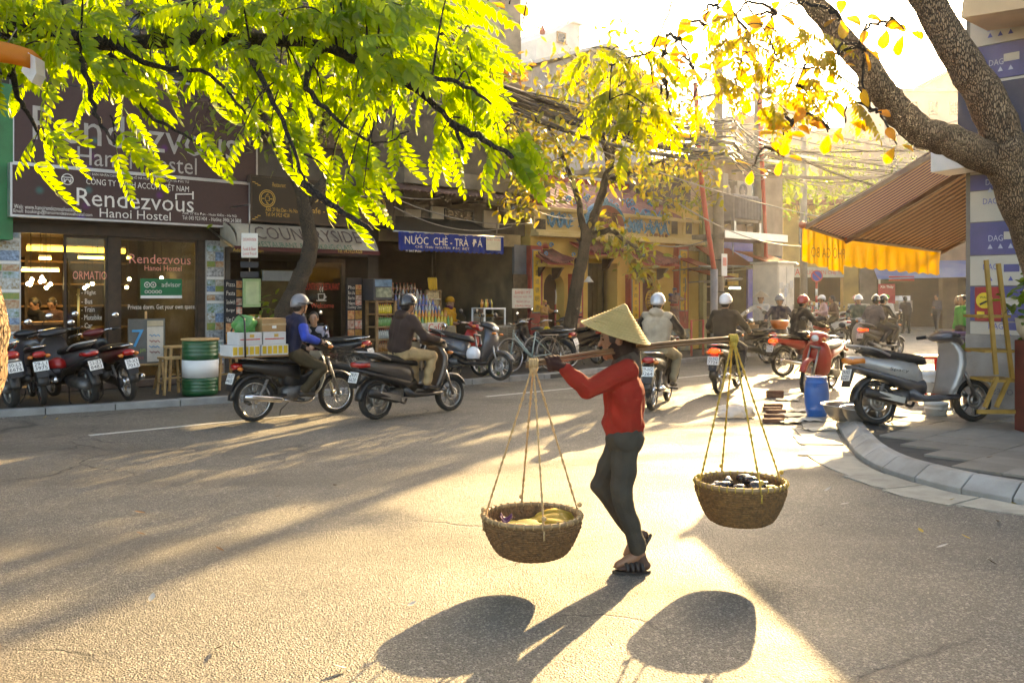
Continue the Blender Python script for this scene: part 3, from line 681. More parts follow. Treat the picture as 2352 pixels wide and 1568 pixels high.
    if face:
        for s in (-1,1):
            MB().sphere(H + hm @ Vector((0.083, s*0.031, 0.018)), (0.008,0.013,0.007), 8, 6, hm).build('eye', EYEM, root, True)
            MB().sphere(H + hm @ Vector((0.090, s*0.033, 0.04)), (0.007,0.02,0.004), 8, 6, hm).build('eyebrow', HAIR, root, True)
        MB().sphere(H + hm @ Vector((0.093, 0, -0.054)), (0.008,0.022,0.006), 8, 6, hm).build('mouth', LIP, root, True)
    return root
def helmet(root, J, hf, m, hu=(0,0,1), visor=None, strap=True, name='helmet', full=False, peak=True):
    hm = headmat(hf, hu); H = Vector(J['hed']); c = H + hm @ Vector((-0.008,0,0.035))
    mb = MB(); rs = []
    for i in range(9):
        a = R(-18 if not full else -40) + (R(89) + R(18 if not full else 40))*i/8
        rs.append([c + hm @ Vector((0.132*math.cos(a)*math.cos(t), 0.112*math.cos(a)*math.sin(t), 0.125*math.sin(a)-(0.03*(-math.cos(t)) if i < 3 else 0)*1.0)) for t in [2*math.pi*k/20 for k in range(20)]])
    o = mb.rings(rs).build(name, m, root, True)
    if peak:
        pk = MB(); r1 = []
        for q, dz in ((0.118, 0.0),(0.175,-0.02)):
            r1.append([c + hm @ Vector((q*math.cos(t)*1.05, 0.112*math.sin(t)*(q/0.13), 0.02+dz)) for t in [R(-55+110*k/8) for k in range(9)]])
        vs = r1[0] + r1[1]; pk.add(vs + [v + hm @ Vector((0,0,-0.006)) for v in vs], [(k,k+1,k+10,k+9) for k in range(8)] + [(k+18+9,k+10+18,k+1+18,k+18) for k in range(8)] + [(k+9,k+10,k+28,k+27) for k in range(8)])
        pk.build('visor', visor or m, o, True)
    MB().tube([c + hm @ Vector((0.115*math.cos(t),0.117*math.sin(t)*0.98,-0.01)) for t in [2*math.pi*k/20 for k in range(20)]],0.006,5,True).build('helmet_rim', BLACK, o, True)
    if strap:
        MB().tube([H + hm @ Vector((0.02,0.088,0.02)), H + hm @ Vector((0.035,0.07,-0.07)), H + hm @ Vector((0.03,0,-0.115)), H + hm @ Vector((0.035,-0.07,-0.07)), H + hm @ Vector((0.02,-0.088,0.02))],0.006,5).build('chin_strap', BLACK, o, True)
    return o
def cone_hat(root, centre, axis, rad, h, m, name='conical_hat'):
    a, b, c = frame_of(axis); mm = Matrix((b, c, a)).transposed() if False else Matrix((b, a.cross(b), a)).transposed(); n = 40
    mb = MB()
    prof = [(rad,0.0),(rad*0.78,h*0.2),(rad*0.5,h*0.49),(rad*0.25,h*0.745),(0.012,h*0.985),(0.002,h),(0.002,h-0.008),(rad*0.25,h*0.745-0.01),(rad*0.5,h*0.49-0.01),(rad*0.78,h*0.2-0.008),(rad-0.006,-0.002)]
    o = mb.lathe(prof, n, centre, mm, cap=False).build(name, m, root, True)
    hp = MB()
    for k in range(1, 15):
        f = k/15; r = rad*(1-f)+0.004*f; zz = h*f*1.0
        hp.tube([Vector(centre) + mm @ Vector((r*math.cos(t), r*math.sin(t), zz)) for t in [2*math.pi*q/n for q in range(n)]], 0.0022, 4, True)
    hp.tube([Vector(centre) + mm @ Vector((rad*math.cos(t), rad*math.sin(t), 0)) for t in [2*math.pi*q/n for q in range(n)]], 0.0045, 5, True)
    hp.build('hoop_rib', m, o, True); return o
def rider_joints(kind='cub', lean=0.12, feet='peg', back=0.0, tall=1.0, hands='bar', yaw=0.0, fwd_head=0.04, side=0.0):
    sx = -0.22 - back; sz = 0.86 if kind == 'cub' else 0.86
    pel = Vector((sx, 0, sz+0.04)); t = 0.47*tall
    nek = pel + Vector((math.sin(lean)*t, side, math.cos(lean)*t)); che = pel.lerp(nek, 0.68)
    hed = nek + Vector((fwd_head + math.sin(lean)*0.08, side*0.3, 0.135))
    J = dict(pel=pel, che=che, nek=nek, hed=hed, shl=nek+Vector((-0.01,0.165,-0.06)), shr=nek+Vector((-0.01,-0.165,-0.06)))
    for s, q in (('l',1),('r',-1)):
        hp = Vector((sx+0.02, q*0.085, sz-0.0)); J['hp'+s] = hp
        an = Vector((0.0, q*0.19, 0.36)) if kind == 'cub' else Vector((0.14, q*0.13, 0.41))
        if feet == 'back': an = Vector((-0.3-back*0.3, q*0.21, 0.40))
        if feet == 'ground' and s == 'l': an = Vector((-0.02, 0.32, 0.1))
        J['an'+s] = an; J['to'+s] = an + Vector((0.15, q*0.015, -0.05)); J['kn'+s] = ik(hp, an, 0.41*tall, 0.40*tall, (1, q*0.35, 0.35))
        if hands == 'bar':
            gp = Vector((0.27, q*0.315, 0.99)) if kind == 'cub' else Vector((0.265, q*0.315, 1.004))
            w = gp + Vector((-0.075, q*0.005, 0.025))
        else: w = Vector((sx+0.24, q*0.12, sz+0.16)); gp = None
        J['wr'+s] = w; J['el'+s] = ik(J['sh'+s], w, 0.29*tall, 0.26*tall, (-0.4, q*0.7, -0.7))
    H = {s: ('grip', Vector((0.27,q*0.315,0.99 if kind == 'cub' else 1.004)), (0,1*q,0), (-0.5,0,0.8)) for s, q in (('l',1),('r',-1))} if hands == 'bar' else None
    return J, H
def standing_joints(h=1.6, arms=None, lean=0.0, step=0.1):
    k = h/1.6
    J = dict(pel=(0,0,0.87*k), che=(lean*0.6,0,1.17*k), nek=(lean,0,1.34*k), hed=(lean+0.02,0,1.47*k), shl=(lean,0.16*k,1.28*k), shr=(lean,-0.16*k,1.28*k),
        hpl=(0,0.085,0.83*k), hpr=(0,-0.085,0.83*k), knl=(step*0.6+0.02,0.09,0.45*k), knr=(-step*0.2+0.03,-0.09,0.45*k), anl=(step,0.095,0.08), anr=(-step,-0.095,0.08), tol=(step+0.15,0.11,0.035), tor=(-step+0.15,-0.11,0.035),
        ell=(lean-0.03,0.22*k,1.03*k), elr=(lean-0.03,-0.22*k,1.03*k), wrl=(lean+0.05,0.23*k,0.80*k), wrr=(lean+0.05,-0.23*k,0.80*k))
    if arms: J.update(arms)
    return J
# ---------------------------------------------------------------- shop row along the far side of the street
def ub(root, name, m, u0, u1, v0, v1, z0, z1, bevel=0.0): return MB().box(u0,u1,v0,v1,z0,z1).build(name, m, root, bevel=bevel)
def tpx(body, parent, px0, py0, px1, py1, v, m, **k):
    u0, u1, zb, zt = rect(px0, py0, px1, py1, v); text(body, parent, (u0+u1)/2, (zb+zt)/2, u1-u0, zt-zb, v, m, **k)
def window(root, u0, u1, v, z0, z1, fm, panes=2, dark=None, grille=False):
    w = MB(); d = 0.05
    w.box(u0,u1,v-0.03,v+0.03,z0,z0+d); w.box(u0,u1,v-0.03,v+0.03,z1-d,z1); w.box(u0,u0+d,v-0.03,v+0.03,z0+d,z1-d); w.box(u1-d,u1,v-0.03,v+0.03,z0+d,z1-d)
    o = w.build('window', fm, root)
    for k in range(panes):
        a = u0+d+(u1-u0-2*d)*k/panes; b = u0+d+(u1-u0-2*d)*(k+1)/panes
        ub(o, 'pane', dark or DGLASS, a+0.008, b-0.008, v-0.004, v+0.004, z0+d, z1-d)
    ub(o, 'sill', fm, u0-0.05, u1+0.05, v-0.09, v-0.032, z0-0.04, z0)
    if grille:
        g = MB()
        for k in range(int((u1-u0)/0.11)): g.bar((u0+0.06+k*0.11,v-0.06,z0),(u0+0.06+k*0.11,v-0.06,z1),0.014)
        g.build('window_grille', BLACK, o)
    return o
DGLASS = mat('dark_window_glass', (0.02,0.022,0.024), 0.06, 0.2, spec=0.7)
SHOPGLASS = glass('shop_glass', (0.86,0.9,0.86), 0.85)
PLASTER_G = mat('grey_plaster', (0.16,0.145,0.125), 0.85, 0.3, 2.0, 0.2, 30, c2=(0.25,0.23,0.2))
PLASTER_O = mat('old_cream_plaster', (0.34,0.29,0.22), 0.88, 0.3, 1.6, 0.3, 25, c2=(0.52,0.46,0.37))
PLASTER_D = mat('dark_stained_plaster', (0.07,0.06,0.05), 0.88, 0.4, 2.5, 0.3, 25, c2=(0.15,0.125,0.1))
WOODD = mat('dark_brown_wood', (0.05,0.03,0.018), 0.5, 0.35, 8, 0.1, 30)
WOODM = mat('warm_wood', (0.28,0.16,0.07), 0.55, 0.3, 9, 0.1, 40)
WOODY = mat('pale_stool_wood', (0.5,0.31,0.13), 0.55, 0.25, 10, 0.1, 50)
BRASS = mat('brass', (0.75,0.5,0.15), 0.3, 0.1, metal=1.0)
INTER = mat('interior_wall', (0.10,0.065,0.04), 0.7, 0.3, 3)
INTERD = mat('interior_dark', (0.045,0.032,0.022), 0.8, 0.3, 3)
def dotted(key, base):
    m = mat(key, base, 0.55, 0.12, 20, 0.06, 150); nt = m.node_tree; N = nt.nodes; L = nt.links; b = N['Principled BSDF']
    src = b.inputs['Base Color'].links[0].from_socket; tc = N.new('ShaderNodeTexCoord')
    vo = N.new('ShaderNodeTexVoronoi'); vo.inputs['Scale'].default_value = 1.9; L.new(tc.outputs['Object'], vo.inputs['Vector'])
    mp = N.new('ShaderNodeMapRange'); mp.inputs['From Min'].default_value = 0.03; mp.inputs['From Max'].default_value = 0.2; mp.inputs['To Min'].default_value = 0.5; mp.inputs['To Max'].default_value = 0; mp.interpolation_type = 'SMOOTHSTEP'
    L.new(vo.outputs['Distance'], mp.inputs['Value'])
    hs = N.new('ShaderNodeHueSaturation'); hs.inputs['Saturation'].default_value = 1.8; hs.inputs['Value'].default_value = 0.45; L.new(vo.outputs['Color'], hs.inputs['Color'])
    mx = N.new('ShaderNodeMix'); mx.data_type = 'RGBA'; L.new(mp.outputs[0], mx.inputs['Factor']); L.new(src, mx.inputs['A']); L.new(hs.outputs[0], mx.inputs['B']); L.new(mx.outputs['Result'], b.inputs['Base Color']); return m
BROWNS = dotted('brown_vinyl', (0.055,0.023,0.021)); BROWNU = dotted('brown_vinyl_upper', (0.065,0.028,0.026))
CREAM = mat('cream_letter', (0.72,0.68,0.62), 0.6, 0.05); ALU = mat('aluminium_trim', (0.5,0.5,0.5), 0.4, 0.1, metal=0.8)
GOLD = mat('gold_letter', (0.62,0.38,0.08), 0.5, 0.1); REDL = mat('red_letter', (0.55,0.05,0.03), 0.6, 0.1); PINKL = mat('outlined_red_letter', (0.75,0.3,0.24), 0.6, 0.1)
def photo_mats(n, seed):
    rnd = random.Random(seed); out = []
    pal = [((0.12,0.2,0.05),(0.5,0.62,0.75)),((0.3,0.22,0.1),(0.65,0.7,0.72)),((0.08,0.12,0.2),(0.35,0.5,0.7)),((0.35,0.3,0.08),(0.15,0.3,0.08)),((0.4,0.15,0.06),(0.6,0.5,0.35)),((0.1,0.1,0.1),(0.6,0.6,0.6))]
    for k in range(n):
        a, b = pal[k % len(pal)]; out.append(mat('photo_print_%d_%d' % (seed, k), a, 0.4, 0.3, 18+rnd.random()*9, c2=b))
    return out
PHOTOS = photo_mats(6, 1)
FOODS = [mat('food_print_%d' % k, a, 0.4, 0.3, 16, c2=b) for k, (a, b) in enumerate([((0.45,0.08,0.03),(0.7,0.45,0.2)),((0.55,0.3,0.06),(0.3,0.1,0.03)),((0.3,0.06,0.04),(0.6,0.5,0.4)),((0.6,0.1,0.05),(0.65,0.6,0.5))])]
# --- building at the frame's edge, green pilaster
b0 = street_thing('green_edged_building', 'narrow green painted building side beyond the hostel sign', 'building', 1.0, 16, 0.1)
ub(b0, 'wall', PLASTER_G, -6, 3.3, 16.1, 21, 3.0, 9.5)
ub(b0, 'pilaster', mat('green_paint', (0.03,0.19,0.07), 0.6, 0.25, 3), 3.3, FU(22,15.9), 15.7, 16.6, 2.5, 4.9)
ub(b0, 'shutter', PLASTER_D, -6, 3.28, 16.05, 16.1, 0.1, 3.0)
# --- hostel
U0, U1 = FU(0,16)-0.25, FU(517,16)
h = street_thing('hostel_building', 'brown hostel with wide lit glass shopfront behind the parked scooters', 'building', (U0+U1)/2, 16, 0.1)
ZT = rect(50,527,470,880,16)[3]
ub(h,'wall',PLASTER_D,U0,U1,16.0,16.3,ZT+0.05,9.2); ub(h,'roof_slab',PLASTER_G,U0,U1,15.7,21,9.2,9.35)
for k in range(3):
    for zz in (5.2, 7.4): window(h, U0+0.3+k*1.25, U0+1.2+k*1.25, 15.97, zz, zz+1.3, WOODD, 2)
ub(h,'side_wall',PLASTER_D,U0-0.15,U0,16.0,21,0.1,9.2); ub(h,'side_wall',PLASTER_D,U1,U1+0.1,16.0,21,0.1,9.2); ub(h,'back_wall',INTER,U0,U1,20.4,20.55,0.1,9.2)
ub(h,'floor',mat('hostel_floor',(0.12,0.09,0.06),0.3,0.3,3),U0,U1,16.02,20.4,0.02,0.14); ub(h,'ceiling',mat('hostel_ceiling',(0.3,0.24,0.16),0.7),U0,U1,16.3,20.4,ZT+0.08,ZT+0.14)
ub(h,'step',mat('step_stone',(0.14,0.1,0.08),0.5,0.3),U0,U1,15.72,16.02,0.09,0.2,0.01)
for a, b, nm in ((-40,48,'column'),(472,516,'column')):
    u0, u1 = FU(a,15.98), FU(b,15.98); c = ub(h, nm, ALU, u0, u1, 15.98, 16.25, 0.1, ZT+0.05)
    zz = 2.68; k = random.randint(0,5)
    while zz > 0.35:
        hh = random.choice((0.1,0.13,0.16)); sp = random.random() < 0.4
        cuts = [(u0+0.025,(u0+u1)/2-0.006),((u0+u1)/2+0.006,u1-0.025)] if sp else [(u0+0.025,u1-0.025)]
        for q0, q1 in cuts: k += 1; ub(c, 'photo_print', PHOTOS[k % 6], q0, q1, 15.972, 15.98, zz-hh, zz)
        if random.random() < 0.4: ub(c, 'caption_strip', WHITE, u0+0.02, u1-0.02, 15.973, 15.98, zz-hh-0.05, zz-hh-0.008); zz -= 0.05
        zz -= hh + 0.012
ub(h,'fascia',WOODD,U0,U1,15.95,16.0,ZT-0.12,ZT+0.05)
# shopfront frames and panes
edges = [50, 146, 246, 272, 452, 471]
for i, (a, b) in enumerate(zip(edges, edges[1:])):
    u0, u1 = FU(a,16.05), FU(b,16.05)
    if i in (2, 4): ub(h,'window_frame',WOODD,u0,u1,16.0,16.1,0.14,ZT-0.12); continue
    if i == 0: continue
    f = MB().box(u0,u0+0.04,16.03,16.08,0.14,ZT-0.12).box(u1-0.04,u1,16.03,16.08,0.14,ZT-0.12).box(u0+0.04,u1-0.04,16.03,16.08,0.14,0.24).box(u0+0.04,u1-0.04,16.03,16.08,ZT-0.17,ZT-0.12).build('door' if i == 1 else 'window', WOODD, h)
    ub(f,'pane',SHOPGLASS,u0+0.04,u1-0.04,16.05,16.058,0.24,ZT-0.17)
    if i == 1:
        uu = FU(179,16.0); MB().tube([(uu,15.97,0.9),(uu,15.97,1.75)],0.022,8).tube([(uu,15.97,1.0),(uu,16.05,1.0)],0.012,6).tube([(uu,15.97,1.65),(uu,16.05,1.65)],0.012,6).build('door_handle',BRASS,f,True)
        tpx('ORMATION', f, 167,623,258,642,16.02,PINKL)
        for k, s in enumerate(('- Flight','- Bus','- Train','- Motobike','- Car','- Visa')):
            tpx(s, f, 187, 667+k*18.6, 187+[33,25,30,47,25,24][k], 679+k*18.6, 16.02, CREAM)
    if i == 3:
        tpx('Rendezvous', f, 297,585,438,606,16.02,PINKL); tpx('Hanoi Hostel', f, 332,610,417,622,16.02,PINKL)
        tpx('Private dorm. Get your own space.', f, 294,699,449,713,16.02,CREAM)
        u0, u1, zb, zt = rect(322,640,417,685,16.0); p = ub(f,'review_panel',mat('review_green',(0.0,0.16,0.06),0.5),u0,u1,15.985,16.0,zb,zt)
        ub(p,'white_strip',WHITE,u0,u1,15.98,15.984,zb,zb+0.05); tpx('advisor', p, 371,648,415,659,15.98,CREAM); tpx('trip', p, 352,648,369,659,15.98,INK)
        rr = MB()
        for k in range(2): c0 = F(338+k*14,654,15.98); rr.tube([(c0[0]+0.045*math.cos(t),15.98,c0[1]+0.045*math.sin(t)) for t in [R(30*q) for q in range(12)]],0.008,4,True); rr.sphere((c0[0],15.98,c0[1]),0.016,8,6)
        for k in range(5): c0 = F(336+k*8,670,15.98); rr.tube([(c0[0]+0.024*math.cos(t),15.98,c0[1]+0.024*math.sin(t)) for t in [R(36*q) for q in range(10)]],0.006,4,True)
        rr.build('rating_mark', CREAM, p)
TUBE = mat('lit_tube', (1.0,0.62,0.12), 0.4, 0.02, emit=9.0); BULB = mat('lit_bulb', (1.0,0.8,0.45), 0.4, 0.02, emit=18.0)
STRIP = mat('lit_strip', (1.0,0.5,0.06), 0.4, 0.02, emit=3.0)
for k,(a,y0,b,vv,m) in enumerate([(90,593,117,17.6,TUBE),(180,591,267,17.2,TUBE),(50,620,135,18.3,TUBE),(62,570,287,18.2,STRIP),(292,592,300,17.2,TUBE)]):
    u0,z = F(a,y0,vv); u1 = FU(b,vv); t = thing('tube_light', ['short lit tube light slanting near the hostel entrance','long lit tube light behind the hostel door','lit tube light low at the left of the hostel room','broad yellow cove light across the hostel ceiling','tiny lit tube end beside the hostel window lettering'][k], 'light', UV((u0+u1)/2,vv,z), ANG, 'tube lights in the hostel'); OFF[t.name]=((u0+u1)/2,vv,z)
    MB().tube([(u0,vv,z),(u1,vv,z)],0.022 if m is TUBE else 0.045,8).build('tube',m,t,True); ub(t,'batten',WHITE,u0,u1,vv-0.02,vv+0.02,z+0.03 if m is TUBE else z+0.05,z+0.06 if m is TUBE else z+0.08)
    MB().bar(((u0+u1)/2,vv,z+0.05),((u0+u1)/2,vv,ZT+0.1),0.01).build('hanger',BLACK,t)
for k in range(17):
    px = random.choice((random.uniform(55,150),random.uniform(55,150),random.uniform(170,300),random.uniform(330,385))); py = random.uniform(637,662); vv = random.uniform(17.0,19.8)
    u, z = F(px,py,vv); t = thing('pendant_bulb','small glowing pendant bulb hanging inside the hostel','light',UV(u,vv,z),ANG,'pendant bulbs in the hostel'); OFF[t.name]=(u,vv,z)
    MB().sphere((u,vv,z),0.035,10,8).build('bulb',BULB,t,True); MB().bar((u,vv,z+0.03),(u,vv,ZT+0.1),0.006).build('cord',BLACK,t)
ct = street_thing('reception_counter','dark reception counter inside the hostel with a lit strip','counter',4.6,18.2,0.14)
ub(ct,'front',WOODD,FU(52,17.5),FU(168,17.5),17.5,17.9,0.14,1.12); ub(ct,'top',WOODM,FU(50,17.5),FU(170,17.5),17.42,18.0,1.12,1.17)
u0,u1,zb,zt = rect(50,768,70,782,17.45); ub(ct,'lit_panel',STRIP,u0,u1,17.44,17.49,zb,zt)
tbl = street_thing('interior_shelf','brown timber shelf unit along the hostel back wall','shelf',6.0,20.1,0.14)
for k in range(5): ub(tbl,'board',WOODM,U0+0.8,U1-0.3,20.0,20.35,0.5+0.45*k,0.54+0.45*k)
for k in range(4): ub(tbl,'upright',WOODD,U0+0.8+k*0.8,U0+0.85+k*0.8,19.98,20.36,0.14,2.4)
# hostel signs
def signboard(name, label, px0, y0l, y1l, px1, y0r, y1r, v, m, trim, dv=0.14):
    u0, u1 = FU(px0,v), FU(px1,v); zt = (F(px0,y0l,v)[1]+F(px1,y0r,v)[1])/2; zb = (F(px0,y1l,v)[1]+F(px1,y1r,v)[1])/2
    r = street_thing(name, label, 'sign', (u0+u1)/2, v, zb); ub(r,'panel',m,u0,u1,v,v+dv,zb,zt)
    f = MB().box(u0-0.03,u1+0.03,v-0.012,v+dv+0.01,zt,zt+0.035).box(u0-0.03,u1+0.03,v-0.012,v+dv+0.01,zb-0.035,zb).box(u0-0.03,u0,v-0.012,v+dv+0.01,zb,zt).box(u1,u1+0.03,v-0.012,v+dv+0.01,zb,zt).build('trim',trim,r)
    return r, u0, u1, zb, zt
s1,*_ = signboard('shop_sign','lower brown hostel sign with small white address lines',28,384,498,571,420,516,15.5,BROWNS,ALU)
V = 15.496
tpx('Rendezvous',s1,176,441,445,480,V,CREAM); tpx('Hanoi Hostel',s1,229,483,392,503,V,CREAM); tpx('CÔNG TY TNHH ACCOM VIỆT NAM',s1,198,414,434,436,V,CREAM)
tpx('ỦY BAN NHÂN DÂN THÀNH PHỐ HÀ NỘI - SỎ KẾ HOẠCH VÀ ĐẦU TƯ',s1,199,403,434,413,V,CREAM)
tpx('Web: www.hanoirendezvoushostel.com',s1,32,473,187,483,V,CREAM); tpx('Email: bookings@hanoirendezvoushostel.com',s1,31,484,212,495,V,CREAM)
tpx('Add: 27 Bát Đàn - Hoàn Kiếm - Hà Nội',s1,419,488,544,497,V,CREAM); tpx('Tel: 043 9231404  - Hotline: 0906 24 0808',s1,419,499,554,508,V,CREAM)
c0 = F(155,412,V); e = MB().tube([(c0[0]+0.085*math.cos(R(20*q)),V,c0[1]+0.085*math.sin(R(20*q))) for q in range(18)],0.009,4,True)
e.bar((c0[0]-0.07,V,c0[1]+0.03),(c0[0]+0.07,V,c0[1]+0.03),0.014); e.tube([(c0[0]+0.035*math.cos(R(18*q)),V,c0[1]-0.05+0.05*math.sin(R(18*q))) for q in range(11)],0.009,4); e.bar((c0[0]-0.05,V,c0[1]-0.05),(c0[0]-0.05,V,c0[1]+0.01),0.014).bar((c0[0]+0.05,V,c0[1]-0.05),(c0[0]+0.05,V,c0[1]+0.01),0.014)
e.build('emblem',CREAM,s1)
q = MB()
for a, b in (((404,446),(443,446)),((404,446),(404,458)),((443,440),(443,458))): 
    p0, p1 = F(*a,V), F(*b,V); q.bar((p0[0],V,p0[1]),(p1[0],V,p1[1]),0.022)
q.build('bed_mark',CREAM,s1)
s2,*_ = signboard('shop_sign','large upper brown hostel sign half hidden by bright leaves',32,150,380,588,205,412,15.72,BROWNU,ALU)
CRD=mat('darker_cream_letter',(0.42,0.38,0.34),0.6,0.2,3); tpx('Rendezvous',s2,75,272,545,345,15.715,CRD); tpx('Hanoi Hostel',s2,178,350,452,390,15.715,CRD)  # upper lettering uses a darker cream than the lower sign
# --- restaurant next door
U2, U3 = U1+0.1, FU(856,16)
r = street_thing('restaurant_building','dark narrow restaurant front between hostel and drinks shop','building',(U2+U3)/2,16,0.1)
ZR = F(690,585,16)[1]
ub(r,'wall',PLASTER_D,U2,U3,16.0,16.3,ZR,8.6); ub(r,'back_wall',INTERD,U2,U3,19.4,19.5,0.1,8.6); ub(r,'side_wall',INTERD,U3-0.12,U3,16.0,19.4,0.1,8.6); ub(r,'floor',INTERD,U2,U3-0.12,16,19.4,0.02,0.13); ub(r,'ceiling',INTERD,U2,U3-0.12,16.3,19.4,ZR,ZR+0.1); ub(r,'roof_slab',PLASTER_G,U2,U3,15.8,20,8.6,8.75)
for zz in (4.6,6.6): window(r,U2+0.4,U2+1.5,15.97,zz,zz+1.3,WOODD,2); window(r,U2+1.8,U2+2.8,15.97,zz,zz+1.3,WOODD,2)
ua, ubb = FU(692,16.0), FU(792,16.0); zd = F(742,640,16)[1]
d = MB().box(ua,ua+0.08,15.98,16.05,0.12,zd+0.4).box(ubb-0.08,ubb,15.98,16.05,0.12,zd+0.4).box(ua+0.08,ubb-0.08,15.98,16.05,zd+0.32,zd+0.4).box(ua+0.08,ubb-0.08,15.98,16.05,0.12,0.42).build('door',WOODD,r)
ub(d,'pane',SHOPGLASS,ua+0.08,ubb-0.08,16.01,16.018,0.42,zd+0.32)
tpx('COUNTRYSIDE RESTAURANT',d,697,650,780,666,15.97,REDL); tpx('Welcome',d,714,696,767,707,15.97,REDL)
c0 = F(738,682,15.97); MB().tube([(c0[0]-0.07,15.97,c0[1]+0.06),(c0[0]-0.06,15.97,c0[1]-0.05),(c0[0]+0.06,15.97,c0[1]-0.05),(c0[0]+0.07,15.97,c0[1]+0.06)],0.012,5,True).tube([(c0[0]+0.07,15.97,c0[1]+0.03),(c0[0]+0.11,15.97,c0[1]),(c0[0]+0.065,15.97,c0[1]-0.03)],0.01,5).tube([(c0[0]-0.11,15.97,c0[1]-0.07),(c0[0]+0.11,15.97,c0[1]-0.07)],0.01,5).tube([(c0[0]-0.02,15.97,c0[1]+0.1),(c0[0]-0.035,15.97,c0[1]+0.15),(c0[0]-0.01,15.97,c0[1]+0.2)],0.008,4).tube([(c0[0]+0.03,15.97,c0[1]+0.1),(c0[0]+0.015,15.97,c0[1]+0.15),(c0[0]+0.04,15.97,c0[1]+0.2)],0.008,4).build('cup_mark',CREAM,d)
MB().tube([(ua+0.02,15.95,0.8),(ua+0.02,15.95,1.5)],0.018,8).build('door_handle',STEEL,d,True)
w = ub(r,'window_panel',mat('restaurant_window',(0.05,0.045,0.02),0.2,0.4,4),FU(600,16),FU(690,16),16.0,16.06,0.5,ZR-0.3)
ub(w,'pelmet',mat('striped_pelmet',(0.25,0.28,0.3),0.7),FU(604,15.97),FU(690,15.97),15.95,16.0,F(640,645,16)[1],F(640,622,16)[1])
ub(r,'dado',WOODD,FU(600,16),FU(690,16),15.97,16.05,0.12,0.5)
# menu boards on the front
def menu(label, px0, py0, px1, py1, v, words_, names=True, m=None):
    u0,u1,zb,zt = rect(px0,py0,px1,py1,v); t = street_thing('menu_board',label,'sign',(u0+u1)/2,v,zb); ub(t,'panel',m or INK,u0,u1,v,v+0.05,zb,zt)
    return t,u0,u1,zb,zt
t,u0,u1,zb,zt = menu('tall black menu board with food pictures beside the hostel pillar',517,642,558,812,15.75,[])
for k, s in enumerate(('Pizza','Pasta','Sandwich','Burger')): tpx(s,t,520,648+k*20,540,658+k*20,15.745,CREAM); a=rect(543,645+k*20,556,661+k*20,15.745); ub(t,'food_print',FOODS[k],a[0],a[1],15.742,15.75,a[2],a[3])
tpx('Viet Cuisine',t,520,728,554,739,15.745,CREAM)
for k in range(3): a=rect(519,742+k*23,556,763+k*23,15.745); ub(t,'food_print',FOODS[k],a[0],a[1],15.742,15.75,a[2],a[3])
t,u0,u1,zb,zt = menu('narrow red and black menu board right of the restaurant door',797,638,832,806,15.75,[])
for k, s in enumerate(('Pho','Bun cha','Bun bo','Nem')): tpx(s,t,800,656+k*12,815,664+k*12,15.745,CREAM); a=rect(817,654+k*12,830,665+k*12,15.745); ub(t,'food_print',FOODS[k],a[0],a[1],15.742,15.75,a[2],a[3])
tpx('Cooking Class',t,799,702,830,710,15.745,CREAM)
for k in range(8): a=rect(799+(k%2)*17,713+(k//2)*22,814+(k%2)*17,733+(k//2)*22,15.745); ub(t,'food_print',FOODS[k%4],a[0],a[1],15.742,15.75,a[2],a[3])
t,u0,u1,zb,zt = menu('pale green framed notice hanging by the restaurant tree',560,640,599,705,15.6,[],m=mat('pale_green_card',(0.36,0.5,0.24),0.6,0.1))
ub(t,'card_field',mat('paler_green_card',(0.5,0.6,0.34),0.6),u0+0.04,u1-0.04,15.594,15.6,zb+0.05,zt-0.05)
t,u0,u1,zb,zt = menu('small gold framed certificate low beside the dark menu board',574,722,600,755,15.75,[],m=mat('gilt',(0.5,0.3,0.07),0.4,0.1)); ub(t,'card_field',WHITE,u0+0.04,u1-0.04,15.744,15.75,zb+0.04,zt-0.04); None
# restaurant sign and fabric canopy
s3,a,b,zb,zt = signboard('shop_sign','dark restaurant sign with gold script and round coin emblems',579,412,505,904,430,522,15.45,mat('black_brown_sign',(0.02,0.014,0.01),0.45,0.2),WOODD)
V = 15.445
tpx('Countryside',s3,696,440,842,478,V,GOLD); tpx('Cafe - Restaurant',s3,705,480,825,493,V,GOLD); tpx('Restaurant',s3,626,420,656,430,V,GOLD); tpx('Add: 29 Bat Dan - Ha Noi',s3,610,478,684,487,V,GOLD); tpx('Tel: 04 3923 4228',s3,610,489,665,498,V,GOLD); tpx('Cooking class daily',s3,820,436,880,447,V,GOLD); tpx('Restaurant',s3,856,499,880,507,V,GOLD)
for px, py in ((614,456),(871,472)):
    c0 = F(px,py,V); e = MB()
    for rr in (0.155,0.125): e.tube([(c0[0]+rr*math.cos(R(15*q)),V,c0[1]+rr*math.sin(R(15*q))) for q in range(24)],0.008,4,True)
    e.tube([(c0[0]+x*0.04,V,c0[1]+z*0.04) for x,z in ((-1,-1),(1,-1),(1,1),(-1,1))],0.007,4,True)
    for x,z in ((1,0),(-1,0),(0,1),(0,-1)): e.bar((c0[0]+x*0.06-0.02*abs(z),V,c0[1]+z*0.06),(c0[0]+x*0.1+0.02*abs(z),V,c0[1]+z*0.1),0.01).bar((c0[0]+x*0.08-0.025,V,c0[1]+z*0.08-0.01),(c0[0]+x*0.08+0.025,V,c0[1]+z*0.08-0.01),0.008)
    e.build('coin_emblem',GOLD,s3)
e = MB()
for (x,y,sx,sy) in ((583,418,1,1),(583,503,1,-1),(898,436,-1,1),(898,518,-1,-1)):
    for k in range(3): p = F(x+sx*k*6,y,V); e.box(p[0]-0.03,p[0]+0.03,V-0.004,V,p[1]-0.008-k*0.03*sy,p[1]+0.008-k*0.03*sy)
e.build('corner_fret',GOLD,s3)
cn = street_thing('canopy','curved grey fabric restaurant canopy with dark lettering','awning',(a+b)/2,15.2,2.3)
